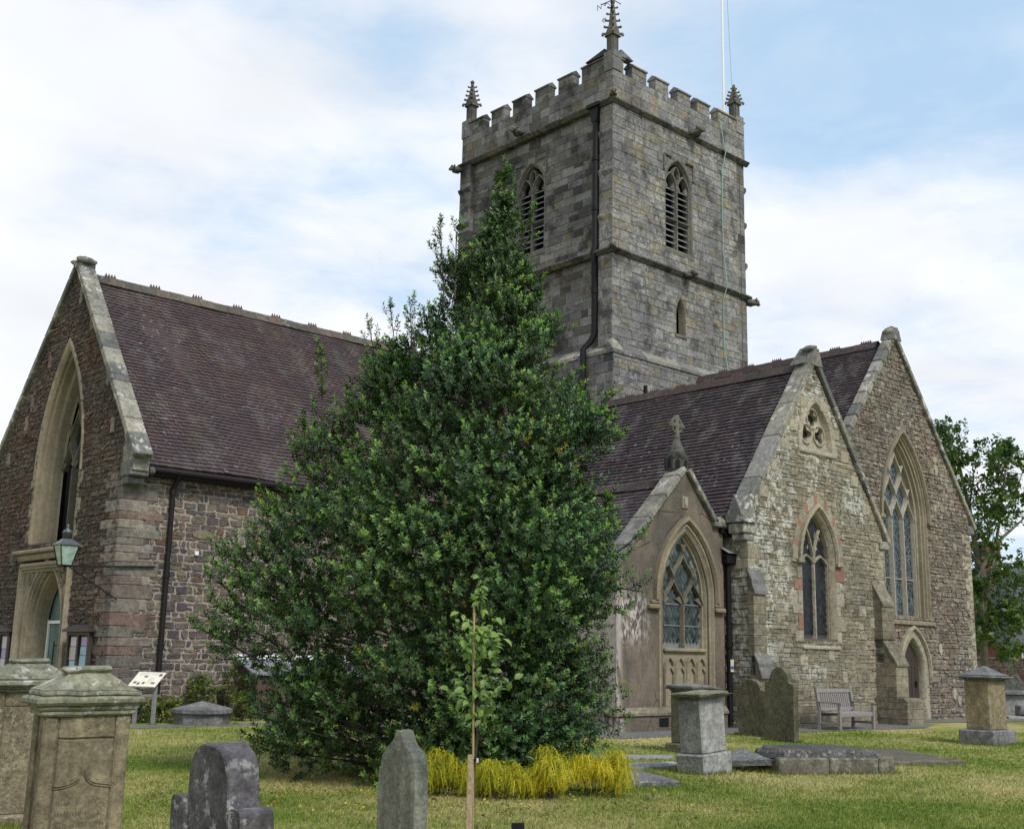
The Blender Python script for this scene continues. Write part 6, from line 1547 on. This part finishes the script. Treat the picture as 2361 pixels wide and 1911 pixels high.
base = np.concatenate(bz); axis = np.concatenate(bax); ln_ = np.concatenate(bln)
P_, D_2, N_, S_, T_ = shoots(base, axis, ln_, 16, .057)
mi = np.zeros(len(P_), int); shoot_id = np.repeat(np.arange(len(base)), 16)
fr = np.concatenate(bfr+[np.full(len(base)-sum(len(q) for q in bfr), .9)]); fresh_lit = nr_.rand(len(base)) < np.clip(.10+.75*fr, 0, .85); mi[(T_ > .55) & fresh_lit[shoot_id]] = 1  # young growth, weighted to upper outer bough sides so light is painted in there
mi[nr_.rand(len(P_)) < .006] = 2
ylw = nr_.rand(len(base)) < .012; mi[ylw[shoot_id] & (nr_.rand(len(P_)) < .45)] = 2
M_H0 = leaf_mat('holly_leaf', [(.024, .052, .014), (.040, .084, .022), (.058, .118, .030), (.032, .066, .018)], .42, .40, .07)
M_H1 = leaf_mat('young_lit_holly_leaf', [(.12, .23, .05), (.18, .32, .075), (.14, .26, .085)], .42, .35, .30)
M_H2 = leaf_mat('yellowed_holly_leaf', [(.30, .22, .02), (.22, .20, .02), (.36, .24, .03)], .5, .3, .3)
o = leaf_mesh('crown', P_, D_2, N_, S_, S_*.52, [M_H0, M_H1, M_H2], mi, holly, .22, .08)
mb = MB(); ax0 = lambda z: RH*float(haxis(np.array(z)))+FH*TD+Vector((0, 0, z))
mb.tube([ax0(z) for z in (-.1, .6, 2, 4, 6, 7.6, 8.5)], [.19, .16, .13, .09, .055, .025, .01], 10); mb.build('trunk', [M_BARK], holly)
mb = MB()
for k in range(150):
    z = .3+7*nr_.rand()**1.3; ph = nr_.rand()*6.28; a = ax0(max(.2, z-.5)); l, r_ = hol(z)
    e, _ = hpoint(np.array([z]), np.array([ph]), np.array([.9])); e = Vector(e[0]); m_ = (a+e)/2+Vector((0, 0, -.08))
    mb.tube([a, m_, e], [.035*(1-z/9)+.008, .018*(1-z/9)+.006, .005], 5, 0, True, False)
for a, b, r_ in stems: mb.tube([a, b], [r_, r_*.4], 4, 0, True, False)
mb.build('limbs', [M_TWIG], holly)

# ------------------------------------------------------------------ golden thread-leaf shrubs
M_GOLD = leaf_mat('golden_thread_foliage', [(.18, .21, .014), (.42, .38, .02), (.58, .50, .04), (.28, .30, .018), (.52, .46, .03)], .6, .2, .3, (1.2, 1.1, .5))
def golden(label, s0, d0, w, h, n, seed):
    rs = np.random.RandomState(seed); c0 = RH*s0+FH*d0; t = thing('golden_shrub', label, 'shrub', (c0.x, c0.y, 0), 'golden shrubs at the foot of the holly')
    V = []; F = []
    cl = [(rs.uniform(-.8, .8)*w, rs.uniform(-.3, .3), h*rs.uniform(.55, 1.0)) for _ in range(int(5+w*9))]
    cl = [(x, y, z*(1-.35*(abs(x)/w)**2)) for x, y, z in cl]
    for i in range(n):
        cx, cy, cz2 = cl[rs.randint(len(cl))]; p = np.array(c0)+NRH*(cx*.8+rs.normal(0, .06))+NFH*(cy+rs.normal(0, .05)); p[2] = cz2*rs.uniform(.55, 1.0)
        an = rs.rand()*6.28; d = NRH*math.cos(an)+NFH*(math.sin(an)-.35); L = rs.uniform(.10, .26)*(.6+h*.5); v = d*rs.uniform(.25, .8)+np.array([0, 0, rs.uniform(.1, .75)]); seg = 6; wd = rs.uniform(.003, .0055)
        sd_ = unit(np.cross(v, [0.1, .2, 1.])+rs.normal(0, .2, 3)); pts = [p]
        for k in range(seg): v = v+np.array([0, 0, -.42]); p = p+unit(v)*L/seg*1.25; p[2] = max(p[2], .01); pts.append(p.copy())
        b = len(V)
        for k, q in enumerate(pts): ww_ = wd*(1-.6*k/seg); V.append(q-sd_*ww_); V.append(q+sd_*ww_)
        for k in range(seg): F.append((b+2*k, b+2*k+1, b+2*k+3, b+2*k+2))
        for k in range(2, seg):       # side threads
            q = pts[k]; e = q+sd_*rs.choice((-1, 1))*rs.uniform(.03, .08)+np.array([0, 0, rs.uniform(-.08, -.02)]); b2 = len(V); V += [q, q+np.array([0, .004, .006]), e]; F.append((b2, b2+1, b2+2))
    mb = MB(); mb.add(V, F, 0); mb.build('drooping_foliage', [M_GOLD], t)
    mb = MB()
    for x, y, z in cl: a = c0+RH*(x*.5)+FH*y; mb.tube([a, c0+RH*(x*.8)+FH*y+Vector((0, 0, z*.9))], .008, 5, 0)
    mb.build('stems', [M_TWIG], t)
golden('golden thread leaved shrub beside the pointed headstone', -.83, 14.45, .44, .66, 1100, 1)
golden('golden thread leaved shrub behind the sapling stake', -.10, 14.35, .48, .58, 1500, 2)
golden('low golden thread leaved shrub left of the ledger slab', .52, 14.5, .40, .62, 1200, 3)
golden('greener golden shrub at the holly’s right foot', 1.12, 14.9, .46, .68, 1600, 4)

# ------------------------------------------------------------------ young sapling with cane and stake
sb = Vector(at(990, 1736, 9.45)); sb.z = 0
sap = thing('sapling_tree', 'slender young tree with large light green leaves beside its stake', 'tree', tuple(sb))
def sp(px, py, d=9.5): return at(px, py, d)
mb = MB(); tp = [sb+Vector((0, 0, -.05)), sp(990, 1690), sp(994, 1600), sp(1003, 1500), sp(1006, 1400), sp(1003, 1300), sp(1004, 1200)]
mb.tube(tp, [.014, .013, .012, .010, .008, .006, .003], 7)
ST = [(1000, 1480, 935, 1440), (1000, 1480, 1080, 1420), (1002, 1440, 1045, 1390), (1002, 1400, 960, 1300), (1004, 1390, 1060, 1330), (1003, 1360, 1040, 1290), (1003, 1500, 960, 1470), (1003, 1500, 1040, 1470), (1004, 1300, 1010, 1210), (1003, 1330, 960, 1280), (1003, 1450, 940, 1400)]
for a, b, c_, d in ST: mb.tube([sp(a, b), sp((a+c_)/2, (b+d)/2-4, 9.5), sp(c_, d, 9.5+nr_.uniform(-.12, .12))], [.005, .004, .0025], 5)
mb.build('trunk', [M_TWIG], sap)
LP, LD = [], []
for a, b, c_, d in ST+[(1004, 1500, 1004, 1195)]*2:
    n = 11
    for k in range(n):
        t = .25+.78*k/n; p = np.array(sp(a+(c_-a)*t, b+(d-b)*t, 9.5+nr_.uniform(-.07, .07))); LP.append(p); v = NRH*nr_.uniform(-1, 1)+NFH*nr_.uniform(-.7, .5)+np.array([0, 0, nr_.uniform(-.75, .35)]); LD.append(v)
for k in range(95):
    p = np.array(sp(1000+nr_.normal(0, 17), nr_.uniform(1300, 1510), 9.5+nr_.uniform(-.09, .09))); LP.append(p); LD.append(NRH*nr_.uniform(-1, 1)+NFH*nr_.uniform(-.7, .4)+np.array([0, 0, nr_.uniform(-1.0, .1)]))
LP = np.array(LP); LD = np.array(LD); N0 = np.tile(np.array([[-.2, -.5, 1.0]]), (len(LP), 1))+nr_.normal(0, .3, (len(LP), 3)); sz = nr_.uniform(.06, .105, len(LP))
def broad(name, LP, LD, N0, sz, wr, mat, parent):      # a fuller six-sided leaf
    dirs = unit(LD); side = unit(np.cross(N0, dirs)); up_ = np.cross(dirs, side); mb = MB()
    for p, d, s_2, u, L in zip(LP, dirs, side, up_, sz):
        w = L*wr; A = p; T2 = p+d*L-u*L*.12
        m1, m2 = p+d*L*.33+u*L*.05, p+d*L*.68+u*L*.02
        vs = [A, m1+s_2*w*.5+u*w*.12, m2+s_2*w*.42+u*w*.1, T2, m2-s_2*w*.42+u*w*.1, m1-s_2*w*.5+u*w*.12, m1, m2]
        mb.add(vs, [(0, 1, 6), (1, 2, 7, 6), (2, 3, 7), (3, 4, 7), (4, 5, 6, 7), (5, 0, 6)], 0)
    return mb.build(name, [mat], parent)
broad('foliage', LP, LD, N0, sz, .58, leaf_mat('sapling_leaf', [(.12, .21, .055), (.165, .265, .075), (.20, .285, .11), (.10, .175, .05)], .5, .35, .35), sap)
stk = thing('tree_stake', 'pale square stake and bamboo cane supporting the sapling', 'stake', (sb.x-.03, sb.y, 0))
mb = MB(); a, b = sp(984, 1745, 9.42), sp(986, 1580, 9.42); a.z = -.1; a.x, a.y = b.x, b.y; mb.obox((a+b)/2, RH, FH, Vector((0, 0, 1)), .024, .024, (b.z-a.z)/2, 0, .004); mb.build('post', [plain('pale_softwood', (.30, .235, .14), .8, var=.25, sc=30)], stk)
mb = MB(); a, b = sp(992, 1740, 9.47), sp(993, 1262, 9.47); a.z = -.1; mb.tube([a, b], .0095, 7); mb.build('cane', [plain('bamboo', (.36, .27, .14), .6)], stk)
mb = MB(); c0 = sp(991, 1590, 9.44); mb.obox(c0, RH, FH, Vector((0, 0, 1)), .045, .035, .009, 0, .004); c1 = sp(1000, 1592, 9.40); mb.obox(c1, RH, FH, Vector((0, 0, 1)), .009, .012, .018, 1, .003); c2 = sp(1000, 1402, 9.46); mb.obox(c2, RH, FH, Vector((0, 0, 1)), .03, .02, .012, 0, .004); mb.build('tie', [M_IRON, plain('pale_buckle', (.5, .48, .5), .4)], stk)

# ------------------------------------------------------------------ plants along the foot of the nave
M_WEED = leaf_mat('wall_foot_leaf', [(.05, .085, .02), (.10, .14, .028), (.16, .18, .03), (.04, .075, .022)], .55, .3, .3)
def weed(label, x, y, w, h, n, seed, name='leafy_shrub', cat='shrub', mat=None):
    t = thing(name, label, cat, (x, y, 0), 'leafy plants along the nave wall'); global nr_
    rs = np.random.RandomState(seed); nb_ = n
    b = np.stack([x+rs.normal(0, w*.42, nb_), y+rs.normal(0, .16, nb_), h*rs.rand(nb_)**.8], 1); b[:, 2] *= np.clip(1-(np.abs(b[:, 0]-x)/w)**2, .15, 1)
    ax = np.stack([rs.normal(0, .6, nb_), rs.normal(-.25, .5, nb_), .7+rs.rand(nb_)], 1)
    p_, d_, n_2, s_2, t_ = shoots(b, ax, np.full(nb_, .14), 8, .085, 1.0, .3)
    leaf_mesh('foliage', p_, d_, n_2, s_2, s_2*.55, [mat or M_WEED], None, t)
    mb = MB()
    for k in range(min(26, nb_)): q = b[k]; mb.tube([(x+(q[0]-x)*.4, q[1], 0), tuple(q)], .006, 4)
    mb.build('stems', [M_TWIG], t)
weed('dark green plants at the nave corner behind the pedestal tomb', 11.9, 25.6, .75, .55, 150, 1)
weed('bushy yellow green plant behind the octagonal tomb', 13.9, 26.0, .55, .95, 170, 2)
weed('low green plant between information board and octagonal tomb', 12.65, 25.2, .5, .5, 110, 3)
weed('small yellow green plant right of the octagonal tomb', 14.55, 25.1, .28, .62, 60, 4)
weed('tall thin yellow green plant against nave wall left of the lean to', 14.75, 26.15, .3, 1.15, 60, 5)

# ------------------------------------------------------------------ tree beyond the transept
TT = 45.0
mp_ = thing('maple_tree', 'open leafy tree with pale bare branches right of the transept', 'tree', tuple(Vector((at(2062, 1376, TT).x, at(2062, 1376, TT).y, 0))))
limbs = [[(2062, 1400), (2058, 1300), (2048, 1180), (2030, 1060), (2005, 960), (1985, 900)], [(2058, 1300), (2080, 1180), (2095, 1080), (2105, 1000), (2112, 940)], [(2050, 1200), (2095, 1130), (2140, 1090), (2175, 1050)],
         [(2030, 1060), (2040, 1000), (2035, 960)], [(2005, 960), (1985, 985), (1970, 960)], [(2095, 1080), (2130, 1030), (2145, 975)], [(2058, 1300), (2090, 1270), (2130, 1250)], [(2060, 1340), (2040, 1300), (2030, 1240)], [(2055, 1320), (2085, 1330), (2125, 1310)], [(2048, 1180), (2075, 1120), (2070, 1060)], [(2105, 1000), (2085, 970), (2080, 950)], [(2080, 1180), (2120, 1180), (2160, 1165)], [(2048, 1180), (2030, 1150), (2015, 1100)]]
mb = MB(); cl = []
for i, l in enumerate(limbs):
    dz_ = 0 if i < 2 else nr_.uniform(-1.6, 1.2); pts = [at(x, y, TT+dz_*k/len(l)) for k, (x, y) in enumerate(l)]
    if i == 0: pts[0].z = -.2
    r0_ = .17 if i == 0 else .09 if i < 3 else .05
    mb.tube(pts, [r0_*(1-.85*k/(len(pts)-1)) for k in range(len(pts))], 7)
    for k in range(len(pts)-1):
        for q in range(3):
            t = nr_.rand(); c_ = pts[k]+(pts[k+1]-pts[k])*t
            if c_.z < 2.0: continue
            e = c_+RH*nr_.normal(0, .55)+FH*nr_.normal(0, .8)+Vector((0, 0, nr_.uniform(-.15, .5))); mb.tube([c_, e], [.016, .006], 4, 0, True, False); cl.append(e)
    cl += [pts[-1]]
mb.build('trunk', [stone('pale_bark', [(.24, .22, .18), (.19, .175, .145)], islands=False)], mp_)
for k in range(62):     # lower, fuller part of the crown
    cl.append(at(nr_.uniform(2028, 2150), nr_.uniform(1170, 1375), TT+nr_.uniform(-1.4, 1.2)))
for x, y in ((1975, 900), (1985, 895), (2000, 925), (1978, 940), (2012, 950), (1990, 975), (2020, 1010), (2000, 1030), (2110, 945), (2095, 955), (2125, 960), (2090, 1005), (2120, 1010), (2060, 1045), (2075, 1075), (2110, 1060), (2140, 1045), (2030, 1085), (2050, 1120)):
    for k in range(3): cl.append(at(x+nr_.normal(0, 8), y+nr_.normal(0, 6), TT+nr_.uniform(-.6, .6)))
cl = np.array([tuple(q) for q in cl]); k = 9
b = np.repeat(cl, k, 0)+nr_.normal(0, .17, (len(cl)*k, 3)); ax = nr_.normal(0, .6, (len(b), 3)); ax[:, 2] += .4
p_, d_, n_2, s_2, t_ = shoots(b, ax, np.full(len(b), .16), 5, .16, 1.0, .15)
d_[:, 2] -= .25
leaf_mesh('crown', p_, d_, n_2, s_2, s_2*.8, [leaf_mat('maple_leaf', [(.035, .075, .018), (.06, .115, .026), (.09, .15, .036), (.05, .09, .026)], .45, .4, .35)], None, mp_, .12, .15)

# ------------------------------------------------------------------ grass, leaf litter, lawn flowers
def grass_mat():
    s = NT('grass_blades'); a = s.noise(.35, 5, .6, off=4); b = s.noise(5, 6, .75, off=2)
    v = s.math('ADD', s.math('ADD', s.math('MULTIPLY', a, .65), s.math('MULTIPLY', b, .35)), s.math('MULTIPLY', s.math('SUBTRACT', s.ri, .5), .10))
    c = s.ramp(v, [(.39, (.115, .18, .03)), (.48, (.195, .25, .05)), (.56, (.32, .31, .11)), (.65, (.48, .42, .20))])
    s.fin(c, .8, None, spec=.15); tr = s.n('ShaderNodeBsdfTranslucent'); s.l(c, tr.inputs[0]); m = s.n('ShaderNodeMixShader'); m.inputs[0].default_value = .3
    s.l(s.b.outputs[0], m.inputs[1]); s.l(tr.outputs[0], m.inputs[2]); s.l(m.outputs[0], s.out.inputs[0]); return s.mat
N = 400000; u = nr_.rand(N); d0, d1 = 8.8, 30.0
dd = (d0**-.7+u*(d1**-.7-d0**-.7))**(-1/.7); lat = (nr_.rand(N)-.5)*1.45*dd
pos = dd[:, None]*NFH+lat[:, None]*NRH
x, y = pos[:, 0], pos[:, 1]
def inpoly(pts):
    c = np.zeros(N, bool); n = len(pts)
    for i in range(n):
        (xa, ya), (xb, yb) = pts[i], pts[(i+1) % n]; cond = ((ya > y) != (yb > y)) & (x < (xb-xa)*(y-ya)/(yb-ya+1e-12)+xa); c ^= cond
    return c
bad = inpoly([(18.6, 16.75), (24.0, 16.35), (29.4, 15.75), (31.5, 16.6), (31.6, 18.2), (60, 18.2), (60, 60), (10, 60), (10.6, 24.4), (16.4, 24.05), (19.5, 20.2)]) | inpoly([(9.4, 23.55), (15.6, 23.25), (18.6, 18.4), (19.9, 18.3), (19.5, 20.2), (16.4, 24.05), (10.6, 24.4), (10.6, 31.8), (8.6, 34), (8.8, 25)])
for pts in ([(11.15, 11.15), (12.5, 10.2), (13.25, 11.5), (12.3, 12.4)], [(17.4, 10.6), (19.5, 9.75), (21.0, 11.9), (19.0, 12.7)], [(13.35, 12.22), (14.9, 11.95), (15.05, 12.4), (13.8, 12.8)], [(14.6, 13.5), (15.8, 13.05), (16.1, 13.4), (15.0, 13.9)], [(34.0, 16.4), (37.2, 16.2), (38.5, 17.6), (33, 18.2), (32.2, 17.4)]): bad |= inpoly(pts)
pos = pos[~bad]; dd = dd[~bad]; N = len(pos)
h = nr_.uniform(.016, .046, N)*(1+.35*(nr_.rand(N) < .06)); w = .0048*(dd/10)*nr_.uniform(.7, 1.4, N); an = nr_.rand(N)*6.28
sd_ = np.stack([np.cos(an), np.sin(an), np.zeros(N)], 1)*w[:, None]; tip = nr_.normal(0, .55, (N, 3))*h[:, None]; tip[:, 2] = h
V = np.empty((N, 3, 3)); V[:, 0] = pos-sd_; V[:, 1] = pos+sd_; V[:, 2] = pos+tip
me = bpy.data.meshes.new('grass'); me.vertices.add(N*3); me.vertices.foreach_set('co', V.reshape(-1)); me.loops.add(N*3); me.loops.foreach_set('vertex_index', np.arange(N*3, dtype=np.int32)); me.polygons.add(N); me.polygons.foreach_set('loop_start', np.arange(0, N*3, 3, dtype=np.int32))
me.materials.append(grass_mat()); me.update(calc_edges=True); o = bpy.data.objects.new('grass', me); COL.objects.link(o); tag(o, 'short mown churchyard grass with dry straw coloured patches', 'grass', None, 'stuff')
# longer uncut tufts round the foot of every stone, and weeds in the lawn
tf = []
def ring(cx, cy, hx, hy, rot, n):
    c_, s_r = math.cos(rot), math.sin(rot)
    for _ in range(n):
        t = nr_.uniform(-1, 1); sd2 = nr_.randint(4); e = nr_.uniform(.0, .07)
        q = (t*hx, -hy-e) if sd2 == 0 else (t*hx, hy+e) if sd2 == 1 else (-hx-e, t*hy) if sd2 == 2 else (hx+e, t*hy)
        tf.append((cx+q[0]*c_-q[1]*s_r, cy+q[0]*s_r+q[1]*c_))
for a in ((4.42, 11.74, .4, .33, -.1, 300), (14.3, 11.2, .36, .27, 0, 420), (17.23, 13.79, .36, .34, 0, 320), (25.0, 11.97, .52, .4, 0, 400), (13.1, 24.35, .6, .6, 0, 300), (6.47, 8.36, .08, .29, 0, 260), (4.36, 7.66, .16, .5, 0, 200), (22.1, 15.9, .08, .47, 0, 260), (21.25, 14.62, .09, .4, 0, 260), (16.22, 10.52, .99, .64, R(-27), 900), (14.6, 10.6, .4, .4, 0, 120), (12.3, 11.3, .8, .75, R(-33), 520), (19.2, 11.3, 1.5, 1.0, R(-20), 420), (14.3, 12.4, .8, .3, 0, 260), (7.72, 8.75, .05, .05, 0, 60), (39.4, 17.9, 1, .5, R(-42), 200), (12.05, 24.5, .06, .06, 0, 40)): ring(*a)
for _ in range(150):
    d_ = nr_.uniform(9, 22); l_ = nr_.uniform(-.48, .48)*d_; c0 = NFH*d_+NRH*l_
    if c0[1] > 16 and c0[0] > 9: continue
    for _ in range(nr_.randint(8, 26)): tf.append((c0[0]+nr_.normal(0, .05), c0[1]+nr_.normal(0, .05)))
tf = np.array(tf); n = len(tf); tp = np.zeros((n, 3)); tp[:, :2] = tf
td_ = nr_.normal(0, .45, (n, 3)); td_[:, 2] = 1; tn_ = nr_.normal(0, 1, (n, 3)); tn_[:, 2] = .2
o = leaf_mesh('long_grass', tp, td_, tn_, nr_.uniform(.04, .11, n), nr_.uniform(.006, .011, n), [leaf_mat('long_grass_blade', [(.06, .105, .018), (.11, .16, .03), (.17, .20, .05), (.22, .20, .09)], .6, .2, .3)]); tag(o, 'longer grass tufts left uncut round the stones', 'grass', None, 'stuff')
n = 1100; cpt = np.concatenate([RH*-1.0+FH*14.2 + 0*np.zeros(3) for _ in range(1)]) if False else np.array(RH*-.9+FH*13.9)
lp = cpt+NRH*nr_.normal(0, 2.2, n)[:, None]+NFH*(nr_.normal(0, .9, n)-.3)[:, None]; lp[:, 2] = nr_.uniform(.02, .045, n)
ld = nr_.normal(0, 1, (n, 3)); ld[:, 2] *= .25; lnm = np.tile([[0, 0, 1.]], (n, 1))+nr_.normal(0, .35, (n, 3))
o = leaf_mesh('fallen_leaves', lp, ld, lnm, nr_.uniform(.03, .06, n), nr_.uniform(.02, .04, n), [leaf_mat('litter', None, .7, .2, .1, None, [(0, (.10, .06, .03)), (.55, (.16, .10, .045)), (.8, (.28, .22, .13)), (.93, (.42, .36, .03)), (1, (.5, .42, .05))])]); tag(o, 'brown and yellow leaves fallen on the grass under the holly', 'leaf litter', None, 'stuff')
n = 260; dq = nr_.uniform(9.2, 24, n); lp = dq[:, None]*NFH+((nr_.rand(n)-.5)*.95*dq)[:, None]*NRH; lp[:, 2] = .035
keep = (lp[:, 1] < 17) ; lp = lp[keep]; n = len(lp); ld = nr_.normal(0, 1, (n, 3)); ld[:, 2] *= .2; lnm = np.tile([[0, 0, 1.]], (n, 1))
o = leaf_mesh('lawn_flowers', lp, ld, lnm, np.full(n, .018), np.full(n, .016), [leaf_mat('daisy', None, .7, .2, .1, None, [(0, (.6, .6, .55)), (.75, (.6, .6, .5)), (.8, (.6, .5, .04)), (1, (.6, .5, .04))])]); tag(o, 'tiny white and yellow flowers scattered in the lawn', 'flowers', None, 'stuff')
for o in bpy.data.objects:
    if '_local' in o: del o['_local']
